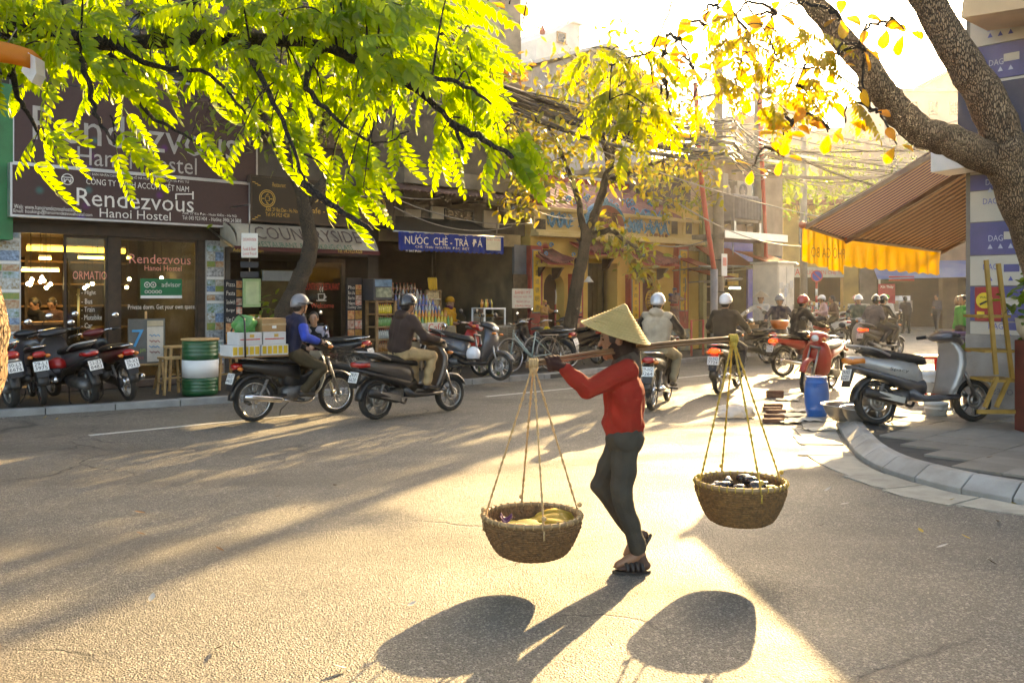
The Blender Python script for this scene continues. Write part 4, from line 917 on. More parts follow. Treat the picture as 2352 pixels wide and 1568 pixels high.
FAB = mat('grey_canvas',(0.3,0.26,0.2),0.85,0.3,3,0.1,60)
u0, u1 = FU(524,15.2), FU(857,15.2); z1 = F(690,520,15.6)[1]; z0 = F(690,570,14.95)[1]; rs = []
prof = [(15.62,z1),(15.45,z1-0.02),(15.25,z1-0.1),(15.08,z1-0.22),(14.97,z0+0.05),(14.95,z0)]
MB().rings([[(u0+0.12*(1-k/5.0)+0.06,v,z) for k,(v,z) in enumerate(prof)]+[(u0+0.12*(1-k/5.0)+0.06,v+0.02,z-0.02) for k,(v,z) in reversed(list(enumerate(prof)))],[(u1-0.12*(1-k/5.0)-0.06,v,z) for k,(v,z) in enumerate(prof)]+[(u1-0.12*(1-k/5.0)-0.06,v+0.02,z-0.02) for k,(v,z) in reversed(list(enumerate(prof)))]]).build('canopy_cloth',FAB,cn)
for uu in (u0+0.05,u1-0.05): MB().prism([(v,z) for v,z in prof]+[(15.62,z0)],uu-0.008,uu+0.008,'yz').build('canopy_cheek',FAB,cn)
zb2 = z0-0.075; vl = ub(cn,'valance',mat('maroon_canvas',(0.08,0.012,0.012),0.8),u0,u1,14.95,14.965,zb2,z0); tpx('Tel: 04.3923.4228',vl,775,573,832,581,14.945,GOLD); tpx('Add: 29 Bat Dan',vl,535,571,605,579,14.945,GOLD)
DBR = mat('dark_brown_letter',(0.05,0.025,0.02),0.7); GRL = mat('dark_green_letter',(0.02,0.10,0.05),0.7)
sl_ = Matrix.Rotation(R(-38),4,'X')
def canopy_text(s,px0,py0,px1,py1,v,m):
    u0_,u1_,b_,t_ = rect(px0,py0,px1,py1,v); o = OFF[cn.name]
    text(s,cn,0,0,u1_-u0_,(t_-b_)*1.15,0,m,rot=Matrix.Translation(((u0_+u1_)/2-o[0],v-o[1],(t_+b_)/2-o[2])) @ sl_)
canopy_text('COUNTRYSIDE',585,524,826,556,15.06,DBR); canopy_text('RESTAURANT & COOKING CLASS',592,558,810,572,14.935,GRL)
MB().bar((u0,15.0,z0-0.02),(u0,16,z0+0.35),0.03).bar((u1,15.0,z0-0.02),(u1,16,z0+0.35),0.03).build('canopy_arm',STEEL,cn)
# hanging light box
lb = street_thing('hanging_sign','small white hanging box sign with red lettering at the canopy corner','sign',FU(575,14.8),14.8,2.6)
u0,u1,zb,zt = rect(556,536,590,592,14.8); rm = Matrix.Rotation(R(-25),3,'Z'); cc = ((u0+u1)/2,14.8,(zb+zt)/2)
bx = MB().obox(cc,(u1-u0,0.16,zt-zb),rm).build('box',mat('white_acrylic',(0.72,0.68,0.6),0.4,0.06),lb,bevel=0.01)
for k,(s,hh) in enumerate((('COUNTRYSIDE',0.05),('Food & Beer',0.06),('Local Food',0.05))):
    M_ = Matrix.Translation((cc[0]-OFF[lb.name][0],0,cc[2]-OFF[lb.name][2]+(0.1,-0.06,-0.14)[k])) @ rm.to_4x4() @ Matrix.Translation((0,-0.084,0)); text(s,bx,0,0,(u1-u0)*0.8,hh,0,REDL,rot=M_)
MB().tube([(cc[0],14.8,zt),(cc[0],14.8,zt+0.5),(cc[0],15.5,zt+0.5)],0.015,6).build('bracket',STEEL,lb,True)
for k,s in enumerate(('SMILE','GET')): MB().obox((cc[0],14.8,zb-0.12-0.17*k),(0.3,0.03,0.1),rm).build('sub_sign',INK,lb)
MB().bar((cc[0],14.8,zb),(cc[0],14.8,zb-0.3),0.012).build('hanger',STEEL,lb)
# --- drinks shop
U4 = FU(1224,16)
d = street_thing('drinks_shop','old dark drinks shop under a corrugated roof, beside the temple','building',(U3+U4)/2,16,0.1)
zo = F(1040,560,16)[1]
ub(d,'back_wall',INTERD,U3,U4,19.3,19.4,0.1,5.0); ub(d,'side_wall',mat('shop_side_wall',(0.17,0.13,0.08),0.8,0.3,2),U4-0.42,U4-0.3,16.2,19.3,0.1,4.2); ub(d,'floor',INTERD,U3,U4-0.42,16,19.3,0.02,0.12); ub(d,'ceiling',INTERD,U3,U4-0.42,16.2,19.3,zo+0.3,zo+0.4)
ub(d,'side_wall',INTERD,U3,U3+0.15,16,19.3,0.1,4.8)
ub(d,'lintel',mat('ochre_beam',(0.3,0.23,0.12),0.8,0.35,3,0.2,30),U3+0.15,U4-0.42,15.98,16.2,zo,zo+0.28); ub(d,'upper_wall',PLASTER_D,U3,U4,16.2,16.4,zo+0.28,6.6)
for k in range(4): ub(d,'wall_patch',PLASTER_O,FU(930+k*60,16.18),FU(965+k*60,16.18),16.15,16.2,zo+0.42,zo+0.72+0.1*(k%2)) if k in (0,1,3) else None
window(d,FU(1020,16.15),FU(1088,16.15),16.15,zo+0.42,zo+0.8,BLACK,3)
zr = F(1060,450,15.2)[1]; rs=[]; nU=120; ua, ubb = FU(905,15.0), FU(1222,15.0)
cr = MB(); up=[]; lo=[]
for k in range(nU+1):
    uu = ua+(ubb-ua)*k/nU; w_ = 0.022*math.sin(k*math.pi/1.5)
    cr_ = [(uu,15.0,zr+w_),(uu,16.2,zr+0.42+w_),(uu,16.2,zr+0.41+w_),(uu,15.0,zr-0.012+w_)]; rs.append(cr_)
cr.rings(rs).build('corrugated_roof',mat('rusty_roof_sheet',(0.14,0.07,0.055),0.7,0.4,5,0.1,30),d)
for k in range(4): ub(d,'rafter',WOODD,ua+0.3+k*(ubb-ua-0.6)/3,ua+0.36+k*(ubb-ua-0.6)/3,15.1,16.2,zr-0.08,zr-0.02)
ub(d,'balcony',mat('stained_concrete',(0.14,0.115,0.09),0.9,0.45,2.2,0.3,20,c2=(0.3,0.26,0.2)),U3+0.3,U4-0.1,15.3,16.2,F(1060,432,15.3)[1],F(1060,398,15.3)[1])
ub(d,'shutter_panel',mat('grey_blue_shutter',(0.13,0.15,0.18),0.6,0.2,5),FU(1181,15.98),FU(1221,15.98),15.97,16.05,F(1200,632,16)[1],F(1200,563,16)[1])
for k in range(9): a = FU(1178,15.95)+k*0.062; ub(d,'shutter_slat',mat('brown_slat',(0.1,0.065,0.035),0.65,0.4,9),a,a+0.056,15.93,15.97,0.12,F(1200,630,16)[1])
for k,(px,py) in enumerate(((1155,468),(1170,485),(1186,485),(1204,482))):
    u,z = F(px,py,16.1); t = street_thing('meter_box','pale electric meter box on the wall above the drinks shop','meter box',u,16.1,z,'meter boxes above the drinks shop'); ub(t,'case',mat('meter_case',(0.34,0.29,0.22),0.6,0.2),u-0.08,u+0.08,15.98,16.12,z-0.18,z+0.18,0.01); ub(t,'dial',DGLASS,u-0.045,u+0.045,15.97,15.978,z+0.02,z+0.11)
# drinks shop awning with blue banner
aw = street_thing('blue_banner_awning','dark awning with scalloped blue banner of white lettering','awning',FU(1030,15.1),15.1,2.3)
u0,u1 = FU(906,15.0), FU(1154,15.0); zt=F(1030,538,15.0)[1]; zb=F(1030,577,15.0)[1]
MB().prism([(15.0,zt),(16.1,zt+0.42),(16.1,zt+0.40),(15.0,zt-0.02)],u0,u1,'yz').build('awning_cloth',mat('black_awning_cloth',(0.03,0.026,0.02),0.8,0.3),aw)
MB().tube([(u0-0.03,15.0,zt),(u1+0.03,15.0,zt)],0.022,8).build('front_bar',STEEL,aw,True)
BLUE = mat('blue_banner_cloth',(0.02,0.05,0.33),0.8,0.15,6,0.15,60,trans=(0.03,0.06,0.4)); nS=44; q=MB(); top=[];bot=[]
for k in range(nS*4+1):
    f=k/(nS*4); uu=u0+0.08+(u1-u0-0.08)*f; sc_=0.03*abs(math.sin(math.pi*f*22)); y_=15.0-0.03-0.012*math.sin(f*40)-0.01*math.sin(f*97); top.append((uu,y_+0.01,zt)); bot.append((uu,y_,zb-sc_))
n_=len(top); q.add(top+bot,[(k,k+1,n_+k+1,n_+k) for k in range(n_-1)]); bn=q.build('banner',BLUE,aw,True)
V=14.945; tpx('NƯÓC  CHÈ - TRÀ  ĐÁ',bn,930,542,1108,564,V,CREAM); tpx('’',bn,955.5,546,959,552,V,CREAM); tpx('CHÈ  THÁI  NGUYÊN  ĐẶC  BIỆT',bn,954,565,1078,573,V,CREAM); tpx('31 BÁT ĐÀN',bn,932,573,967,579,V,CREAM)
a=rect(1117,546,1150,575,14.94); ub(bn,'printed_patch',mat('patch_cream',(0.6,0.55,0.4),0.7,0.1),a[0],a[1],V-0.004,V,a[2],a[3]); tpx('PHÚ THÁI',bn,1119,548,1148,553,V-0.006,REDL)
# --- old apartment wall rising behind the drinks shop
ab = street_thing('old_apartment_block','tall weathered plaster apartment wall rising above the drinks shop','building',12.6,19.6,0.1)
ub(ab,'wall',PLASTER_O,FU(880,19.5),FU(1185,19.5),19.5,24,0.1,10.4); ub(ab,'corner_pier',mat('stained_pier',(0.3,0.25,0.19),0.9,0.4,2,0.3,20),FU(1160,19.3),FU(1197,19.3),19.3,19.5,0.1,10.4)
ub(ab,'ledge',mat('ledge_concrete',(0.2,0.15,0.11),0.9,0.4,2),FU(880,18.9),FU(1205,18.9),18.6,19.5,F(1160,195,19)[1]-0.25,F(1160,195,19)[1]-0.05)
ub(ab,'brick_pier',mat('red_brick_wall',(0.3,0.13,0.08),0.9,0.3,12),FU(1158,19.2),FU(1205,19.2),19.0,19.3,3,F(1160,205,19)[1]-0.26)
for k in range(3): window(ab,FU(930+k*75,19.47),FU(975+k*75,19.47),19.47,F(960,190,19.5)[1],F(960,60,19.5)[1],WOODD,2)
# cream block behind hostel and restaurant, seen through the leaves
cb = street_thing('cream_apartment_block','cream apartment block glimpsed through the leaves above the restaurant','building',8.5,21,0.1)
ub(cb,'wall',PLASTER_O,-3,FU(880,20.8)-0.05,20.8,25,0.1,12.5)
for k in range(5):
    for zz in (8.4,10.4): window(cb,1+k*2.2,2.1+k*2.2,20.77,zz,zz+1.3,WHITE,2)
# ---------------------------------------------------------------- temple
YEL = mat('temple_yellow',(0.58,0.36,0.07),0.85,0.2,1.8,0.15,30,c2=(0.7,0.48,0.14)); YEL2 = mat('temple_pale_yellow',(0.6,0.46,0.2),0.85,0.2,2,0.15,30,c2=(0.68,0.55,0.3))
TRED = mat('temple_red',(0.34,0.045,0.03),0.7,0.25,4); TBLUE = mat('ceramic_blue',(0.08,0.28,0.52),0.45,0.4,25); TTILE = mat('temple_roof_tile',(0.22,0.07,0.06),0.7,0.35,10,rnd=0.2); PLY = mat('couplet_yellow',(0.66,0.38,0.02),0.6,0.12,4); TBR = mat('temple_dark_wood',(0.045,0.02,0.012),0.6,0.3)
T0, T1 = FU(1222,16), FU(1600,16)
T = street_thing('temple','yellow temple front with arched doors, tiled hoods and blue ceramic dragons','temple',(T0+T1)/2,16,0.1)
zc = F(1400,553,16)[1]; zp = F(1400,497,16)[1]
# wall with three openings: built as piers, spandrels and arches
doors = [(1249,1296,626,True),(1350,1418,604,False),(1476,1512,626,True)]
segs=[]; last=T0
def arch_panel(u0,u1,zs,ztop,v0,v1):
    """wall piece over an opening with a round arch springing at zs"""
    r_=(u1-u0)/2; c_=(u0+u1)/2; pts=[(u0,ztop),(u0,zs)]+[(c_-r_*math.cos(R(a)),zs+r_*math.sin(R(a))) for a in range(15,180,15)]+[(u1,zs),(u1,ztop)]
    mb=MB(); k=len(pts)
    for i in range(1,k-2):
        a,b=pts[i],pts[i+1]; mb.add([(a[0],v0,a[1]),(b[0],v0,b[1]),(b[0],v0,ztop),(a[0],v0,ztop),(a[0],v1,a[1]),(b[0],v1,b[1]),(b[0],v1,ztop),(a[0],v1,ztop)],[(0,1,2,3),(4,7,6,5),(0,4,5,1)])
    return mb
for a,b,yt,ar in doors:
    u0,u1=FU(a,16),FU(b,16); ztp=F((a+b)/2,yt,16)[1]
    ub(T,'wall',YEL,last,u0,16.0,16.35,0.1,zc)
    if ar: arch_panel(u0,u1,ztp-(u1-u0)/2,zc,16.0,16.35).build('arch',YEL,T)
    else: ub(T,'lintel',YEL,u0,u1,16.0,16.35,ztp,zc)
    last=u1
ub(T,'wall',YEL,last,T1,16.0,16.35,0.1,zc)
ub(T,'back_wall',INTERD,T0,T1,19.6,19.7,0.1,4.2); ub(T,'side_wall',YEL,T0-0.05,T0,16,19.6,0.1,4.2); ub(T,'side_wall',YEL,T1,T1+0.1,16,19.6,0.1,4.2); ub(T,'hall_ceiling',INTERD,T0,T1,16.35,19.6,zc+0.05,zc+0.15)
# right door: red leaf with round gold emblem; left door dark leaf half open; middle iron gate
u0,u1=FU(1476,16),FU(1512,16); dr=ub(T,'door',mat('door_red',(0.14,0.035,0.02),0.55,0.3,6),u0,u1,16.2,16.26,0.1,F(1494,626,16)[1])
c0=F(1494,690,16.18); g=MB(); 
for rr in (0.27,0.23): g.tube([(c0[0]+rr*0.78*math.cos(R(15*q)),16.18,c0[1]+rr*math.sin(R(15*q))) for q in range(24)],0.014,5,True)
for k in range(-2,3): g.bar((c0[0]-0.13+0.02*abs(k),16.18,c0[1]+k*0.075),(c0[0]+0.13-0.02*abs(k),16.18,c0[1]+k*0.075),0.026)
g.bar((c0[0],16.18,c0[1]-0.2),(c0[0],16.18,c0[1]+0.2),0.02); g.build('longevity_emblem',BRASS,dr)
for k in range(3): ub(dr,'panel',TBR,u0+0.05,u1-0.05,16.19,16.2,0.25+0.3*k,0.48+0.3*k)
u0,u1=FU(1249,16),FU(1296,16); ub(T,'door',TBR,u0,u1,16.28,16.33,0.1,F(1270,626,16)[1])
u0,u1=FU(1350,16),FU(1418,16)
for k in range(6): ub(T,'gate_leaf',mat('gate_wood',(0.06,0.04,0.015),0.6,0.3),u0+(u1-u0)*k/6+0.01,u0+(u1-u0)*(k+1)/6-0.01,16.55,16.6,0.1,F(1384,604,16)[1])
# offering table glow
# couplet pillars
def couplet(px0,px1,py0,py1,chars,v=15.82):
    u0,u1,zb,zt=rect(px0,py0,px1,py1,v); p=ub(T,'pillar',TRED,u0-0.07,u1+0.09,v,16.0,0.1,zt+0.12)
    f=ub(p,'couplet_board',mat('couplet_grey_edge',(0.2,0.22,0.24),0.6),u0-0.025,u1+0.025,v-0.015,v,zb-0.03,zt+0.03); ub(p,'couplet_field',PLY,u0,u1,v-0.03,v-0.016,zb,zt)
    n=len(chars); hh=(zt-zb)/n
    for k,c in enumerate(chars): text(c,p,(u0+u1)/2,zt-hh*(k+0.5),min((u1-u0)*0.62,hh*0.62),hh*0.62,v-0.032,INK)
    pb=MB(); um=(u0+u1)/2
    for k,(w_,z0,z1) in enumerate(((0.3,0.1,0.22),(0.24,0.22,0.34),(0.2,0.34,0.6),(0.25,0.6,0.7))): pb.box(um-w_,um+w_,v-0.12+0.02*k,v,z0,z1)
    pb.build('pedestal',mat('pedestal_blue_stone',(0.16,0.2,0.22),0.7,0.5,9,c2=(0.42,0.33,0.16)),p,bevel=0.02)
couplet(1224,1240,576,716,'仁天直道德明德'); couplet(1321,1334,640,716,'英賢正公盛'); couplet(1452,1465,640,732,'靈光自古存神'); couplet(1562,1577,576,712,'由靈英宣合古今')
# brick-patterned pier foot
u0,u1,zb,zt=rect(1312,731,1341,813,15.6); bp=street_thing('brick_pier','low pier of pink and buff painted blocks beside the temple tree','pier',(u0+u1)/2,15.6,0.1)
PK=[mat('pier_block_pink',(0.4,0.16,0.12),0.8,0.2,8),mat('pier_block_buff',(0.48,0.32,0.17),0.8,0.2,8)]
for j in range(9):
    for i in range(3):
        a=u0+(u1-u0)*i/3; z0=0.1+(zt-0.1)*j/9; ub(bp,'block',PK[(i+j)%2],a+0.004,a+(u1-u0)/3-0.004,15.45+random.uniform(0,0.008),15.8,z0+0.004,z0+(zt-0.1)/9-0.004)
# cornice, parapet, framed panels
ub(T,'cornice',YEL2,T0-0.05,T1+0.05,15.72,16.35,zc,zc+0.09,0.015); ub(T,'cornice',YEL2,T0-0.05,T1+0.05,15.80,16.35,zc+0.09,zc+0.16,0.015)
ub(T,'parapet',YEL2,T0,T1,15.95,16.25,zc+0.16,zp); ub(T,'parapet_cap',YEL2,T0-0.05,T1+0.05,15.85,16.32,zp,zp+0.09,0.015)
ub(T,'frieze',mat('carved_frieze',(0.3,0.25,0.2),0.8,0.5,18),T1-1.0,T1-0.02,15.86,15.99,zc-0.16,zc-0.005)
def scroll(mb,u,v,z,s,turn=2.0,th=0.25,dir=1):
    mb.tube([(u+dir*s*(1-0.8*k/18)*math.cos(turn*math.pi*k/18),v,z+s*(1-0.8*k/18)*math.sin(turn*math.pi*k/18)) for k in range(19)],[s*th*(1-0.5*k/18) for k in range(19)],6)
for px in (1232,1242,1545,1578): 
    a=rect(px-6,503,px+8,538,15.93); f=ub(T,'niche_frame',YEL2,a[0]-0.04,a[1]+0.04,15.88,15.95,a[2]-0.03,a[3]+0.03); ub(f,'niche_carving',mat('niche_dark',(0.07,0.055,0.045),0.8,0.6,30),a[0],a[1],15.875,15.88,a[2],a[3])
def dragon(label_part,px0,px1,v,zb,zt,seed):
    rn=random.Random(seed); u0,u1=FU(px0,v),FU(px1,v); m=MB(); n=26
    m.tube([(u0+(u1-u0)*k/n,v-0.03,zb+(zt-zb)*(0.45+0.32*math.sin(k*0.75+seed))) for k in range(n+1)],[0.02+0.012*math.sin(math.pi*k/n) for k in range(n+1)],6)
    for k in range(18): scroll(m,rn.uniform(u0,u1),v-0.03,rn.uniform(zb+0.08,zt-0.06),rn.uniform(0.03,0.07),rn.uniform(1.6,2.6),0.22,rn.choice((-1,1)))
    for k in range(34):
        f=rn.random(); p=Vector((u0+(u1-u0)*f,v-0.035,zb+(zt-zb)*rn.uniform(0.2,0.9))); q=p+Vector((rn.uniform(-.12,.12),-0.02,rn.uniform(0.02,.14))); m.tube([p,q],[0.02,0.004],5)
    m.build('dragon_relief',TBLUE,T,True)
dragon('',1255,1312,15.95,zc+0.2,zp-0.02,1); dragon('',1330,1378,15.95,zc+0.2,zp-0.02,2.2); dragon('',1440,1475,15.95,zc+0.2,zp-0.02,3.1); dragon('',1478,1535,15.95,zc+0.2,zp-0.02,4.4)
# flower and vase reliefs
v_=MB()
for k in range(14): u=FU(random.uniform(1484,1532),15.95); v_.lathe([(0.012,0),(0.03,0.03),(0.018,0.07),(0.024,0.09)],8,(u,15.93,zc+0.18))
v_.build('vase_relief',mat('relief_brown',(0.25,0.13,0.08),0.7,0.5,30),T,True)
# central arched plaque
c0=F(1392,498,15.8); mb=MB(); n=18
for rr,m_,nm,dv in ((0.78,TBLUE,'plaque_border',0.0),(0.66,mat('plaque_red',(0.25,0.08,0.06),0.7,0.2),'plaque',-0.04)):
    pts=[(c0[0]+rr*math.cos(R(180*k/n)),c0[1]-0.28+rr*0.86*math.sin(R(180*k/n))) for k in range(n+1)]; MB().prism(pts,15.78+dv,15.94+dv).build(nm,m_,T)
text('靈應廟',T,c0[0],c0[1]-0.02,0.72,0.3,15.735,mat('plaque_black',(0.03,0.02,0.02),0.6))
# upper roof: courses of tiles
rz0=zp+0.12; ridge=F(1330,412,18)[1]; nc=11; nr=46; tmesh=None
slope=(ridge-rz0)/2.4; 
tl_=MB().rings([[(0,0,0),(0.07,0,0.028),(0.135,0,0.028*0.2),(0.135,0,-0.012),(0,0,-0.012)],[(0,0.26,0.26*slope+0.0),(0.07,0.26,0.028+0.26*slope),(0.135,0.26,0.26*slope+0.005),(0.135,0.26,0.26*slope-0.012),(0,0.26,0.26*slope-0.012)]])
tm0=None; UU0=FU(1230,17); UU1=FU(1560,17); step=(UU1-UU0)/24
for j in range(11):
    for i in range(24):
        if tm0 is None:
            s_=MB(); s_.v=[(x*step/0.135,y,z) for x,y,z in tl_.v]; s_.f=tl_.f; tm0=s_.build('roof_tile',TTILE,T,off=(0,0,0)); o=tm0
        else: o=tm0.copy(); COL.objects.link(o)
        o.location=(UU0+i*step-OFF[T.name][0],16.3+j*0.22-16,rz0+j*0.22*slope-0.1+random.uniform(-.005,.005))
ub(T,'roof_bed',TRED,UU0,UU1,16.3,18.8,rz0-0.35,rz0-0.2); ub(T,'ridge',TRED,UU0,UU1,18.65,18.8,ridge-0.02,ridge+0.14)
MB().prism([(16.28,rz0-0.16),(18.7,ridge-0.12),(18.7,ridge-0.2),(16.28,rz0-0.24)],UU0,UU1,'yz').build('roof_deck',TRED,T)
for px in (1300,1345,1388,1430,1470):
    m=MB(); u=FU(px,16.9)
    for k in range(9): scroll(m,u+random.uniform(-.3,.3),16.7,zp+0.15+random.uniform(0,0.45),random.uniform(0.05,0.11),2.2,0.25,random.choice((-1,1)))
    m.build('roof_ornament',TBLUE,T,True)
m=MB()
for k in range(40): m.tube([(FU(1460+k*1.9,15.9),15.9,zp+0.09),(FU(1460+k*1.9,15.9),15.9,zp+0.2+0.06*math.sin(k*0.9))],[0.03,0.01],5)
m.build('parapet_crest',TBLUE,T,True)
# tiled hoods above the side doors
def hood(px0,px1,py_top,py_bot,v0=15.35):
    u0,u1=FU(px0,15.5),FU(px1,15.5); zt_=F((px0+px1)/2,py_top,15.9)[1]; zb_=F((px0+px1)/2,py_bot,v0)[1]; um=(u0+u1)/2
    hd=ub(T,'door_hood',YEL,u0+0.12,u1-0.12,15.5,16.0,zb_-0.09,zb_-0.01); n=13
    for k in range(n):
        f=(k+0.5)/n; u=u0+(u1-u0)*f; lift=0.13*abs(2*f-1)**2.5
        tp=um+(u-um)*0.62
        MB().tube([(tp,15.97,zt_+lift*0.3),((u+tp)/2,15.68,(zt_+zb_)/2-0.02+lift*0.5),(u,v0,zb_+lift)],[0.024,0.027,0.03],6).build('hood_tile',TTILE,hd,True)
    MB().prism([(15.97,zt_-0.03),(v0+0.02,zb_-0.03),(v0+0.02,zb_-0.05),(15.97,zt_-0.08)],u0+0.05,u1-0.05,'yz').build('hood_board',TRED,hd)
    o=MB(); scroll(o,um-0.2,15.9,zt_+0.12,0.07,2.4,0.28,-1); scroll(o,um+0.2,15.9,zt_+0.12,0.07,2.4,0.28,1); scroll(o,u0+0.03,v0+0.05,zb_+0.2,0.06,2.2,0.25,-1); scroll(o,u1-0.03,v0+0.05,zb_+0.2,0.06,2.2,0.25,1); o.build('hood_scroll',TBLUE,hd,True)
    o=MB()
    for k in range(7): o.tube([(um-0.09+0.03*k,15.9,zt_+0.03),(um-0.1+0.033*k,15.9,zt_+0.1+0.09*math.sin(math.pi*(k+0.5)/7))],[0.022,0.004],5)
    o.build('hood_flame',TRED,hd,True)
    for s in (-1,1): MB().prism([(15.97,zb_-0.1),(15.6,zb_-0.1),(15.72,zb_-0.22),(15.8,zb_-0.34),(15.97,zb_-0.4)],um+s*(u1-u0)*0.33-0.04,um+s*(u1-u0)*0.33+0.04,'yz').build('hood_bracket',TBR,hd)
hood(1246,1312,575,603); hood(1470,1556,578,606); hood(1336,1432,556,582)
# hanging lamp in the central doorway
u,z=F(1352,648,15.4); lp=street_thing('hanging_lamp','white enamel lamp shade hanging before the temple doorway','lamp',u,15.4,z); MB().lathe([(0.03,0.14),(0.05,0.1),(0.13,0.0),(0.125,0.0),(0.045,0.095),(0.01,0.13)],16,(u,15.4,z)).build('lamp_shade',WHITE,lp,True); MB().tube([(u,15.4,z+0.13),(u,15.4,z+0.9),(u,15.95,z+1.0)],0.007,5).build('cord',BLACK,lp)
# guardians
def guardian(label,px,pyf,pyh,flip,cA,cB,seed):
    v=15.55; u,zf=F(px,pyf,v); zh=F(px,pyh,v)[1]; H=zh-zf; k=H/1.6
    t=thing('guardian_statue',label,'statue',UV(u,v,zf),ANG+R(-90)+R(20*flip),'temple guardian statues')
    J={n:Vector(p)*k for n,p in standing_joints(1.6,{'ell':(0.12,0.32,1.1),'wrl':(0.34,0.24,1.12),'elr':(0.1,-0.32,1.08),'wrr':(0.26,-0.1,1.0)}).items()}
    b=MB(); b.sphere(J['hed']+Vector((0,0,0.01)),(0.1*k,0.085*k,0.11*k)); b.cap(J['nek'],0.06*k,J['hed'],0.05*k)
    for a,c,r0,r1 in (('pel','che',0.17,0.18),('shl','shr',0.1,0.1),('shl','ell',0.085,0.09),('ell','wrl',0.08,0.05),('shr','elr',0.085,0.09),('elr','wrr',0.08,0.05)): b.cap(J[a],r0*k,J[c],r1*k)
    b.cap(J['pel'],0.18*k,Vector((0,0,0.12*k)),0.24*k); hand_grip(b,J['wrl'],J['wrl']+Vector((0.06,0,0)),(0,0,1),(0,1,0),k*1.3)
    o=MB().add([(0,0,0),(0.01,0,0),(0,0.01,0)],[(0,1,2)]).build('figure',cA,t); flesh(b,o,0.016,0.006)
    MB().sphere(J['hed']+Vector((0.0,0,0.07*k)),(0.12*k,0.1*k,0.09*k),12,6,None,-0.1).build('helmet',cB,t,True)
    MB().sphere(J['hed']+Vector((0.055*k,0,-0.02*k)),(0.06*k,0.068*k,0.08*k)).build('face',mat('statue_face',(0.4,0.14,0.1),0.6),t,True); MB().sphere(J['hed']+Vector((0.08*k,0,-0.09*k)),(0.035*k,0.05*k,0.06*k)).build('beard',INK,t,True)
    for s in (-1,1): MB().sphere(J['sh'+('l' if s>0 else 'r')]+Vector((0,s*0.03,0.02)),(0.11*k,0.1*k,0.08*k)).build('shoulder_guard',cB,t,True)
    MB().lathe([(0.185*k,-0.03),(0.2*k,0),(0.185*k,0.03)],16,J['pel']).build('belt',TRED,t,True)
    hp=J['wrl']+Vector((0.06,0,0)); w=MB().tube([hp+Vector((0,0,-1.05*k)),hp+Vector((0,0,0.3*k))],0.018,7).build('polearm',TRED,t,True)
    pts=[(0.0,0.28),(0.05,0.35),(0.075,0.6),(0.05,0.85),(-0.01,0.98),(0.012,0.8),(0.0,0.6),(-0.03,0.3)]
    MB().prism([(hp.x+a*k,hp.z+c*k) for a,c in pts],hp.y-0.008,hp.y+0.008).build('blade',STEEL,w)
    MB().lathe([(0.24*k,-0.3),(0.26*k,-0.1),(0.2*k,-0.02),(0.22*k,0.0)],12).build('plinth',mat('plinth_blue',(0.12,0.22,0.28),0.7,0.5,8,c2=(0.4,0.34,0.2)),t)
guardian('guardian statue in yellow armour holding a polearm, by the first temple arch',1250,770,690,0.4,mat('statue_ochre',(0.5,0.27,0.06),0.5,0.4,14,c2=(0.3,0.1,0.06)),mat('statue_gold',(0.55,0.3,0.05),0.4,0.2,10),1)
guardian('bearded guardian statue in dark blue robes beside the last couplet pillar',1549,745,662,-0.6,mat('statue_blue_robe',(0.1,0.06,0.09),0.5,0.5,12,c2=(0.32,0.16,0.07)),mat('statue_blue',(0.05,0.07,0.16),0.4,0.3,10),2)
# yellow flowers in a pot
u,v=FU(1254,14.9),14.9; fl=street_thing('flower_pot','round yellow chrysanthemums in a grey pot before the temple','plant',u,v,0.1)
MB().lathe([(0.13,0.0),(0.18,0.2),(0.2,0.42),(0.18,0.44),(0.15,0.4)],16,(u,v,0.1)).build('pot',mat('clay_pot',(0.2,0.17,0.15),0.8),fl,True)
YF=mat('yellow_petals',(0.75,0.5,0.01),0.7,0.2,60,0.5,90)
for k,(a,b,z) in enumerate(((-0.17,0.0,0.74),(-0.02,-0.05,0.86),(0.14,0.02,0.72),(0.03,-0.12,0.7),(0.22,-0.05,0.82),(-0.1,0.1,0.83))):
    f=MB().sphere((u+a,v+b,z),(0.085,0.085,0.075),12,9).build('flower',YF,fl,True); MB().tube([(u+a*0.3,v+b*0.3,0.45),(u+a,v+b,z-0.05)],0.008,5).build('stem',mat('stem_green',(0.05,0.1,0.02),0.7),f)
# ---------------------------------------------------------------- corner building on the near side
PC = Vector((5.8, 11.7, 0)); PU, PV = toUV(PC)
cbu = thing('corner_building','corner building clad in blue and white printed panels, beside the tree','building',PC,ANG-R(90))
def fa(px):
    t=(px-PXC)/FOC; return (PC.y*t-PC.x)/(-CX+CY*t)
def fz(px,py): a=fa(px); return EYE+(HOR-py)*(PC.y-CY*a)/FOC
CONC = mat('raw_concrete',(0.17,0.14,0.11),0.9,0.35,2.5,0.3,30,c2=(0.27,0.23,0.19)); PWH=mat('panel_white',(0.5,0.43,0.34),0.5,0.08,3); PBL=mat('panel_blue',(0.08,0.07,0.19),0.5,0.2,3)
MB().box(0.0,9,0.02,0.3,RZ-0.1,11).build('wall',CONC,cbu); MB().box(0.0,0.3,0.302,12,2.9,11).build('wall',CONC,cbu); MB().box(0.0,0.35,3.5,3.9,RZ-0.1,2.9).box(0.0,0.35,8,8.4,RZ-0.1,2.9).build('shop_pier',CONC,cbu); MB().box(5,5.2,0.3,12,RZ-0.1,11).build('back_wall',CONC,cbu); MB().box(0,9,0.02,12,11,11.15).build('roof_slab',CONC,cbu); MB().box(0.3,5,0.3,12,2.85,2.9).build('ceiling',INTERD,cbu)
z0=fz(2240,768); k=0
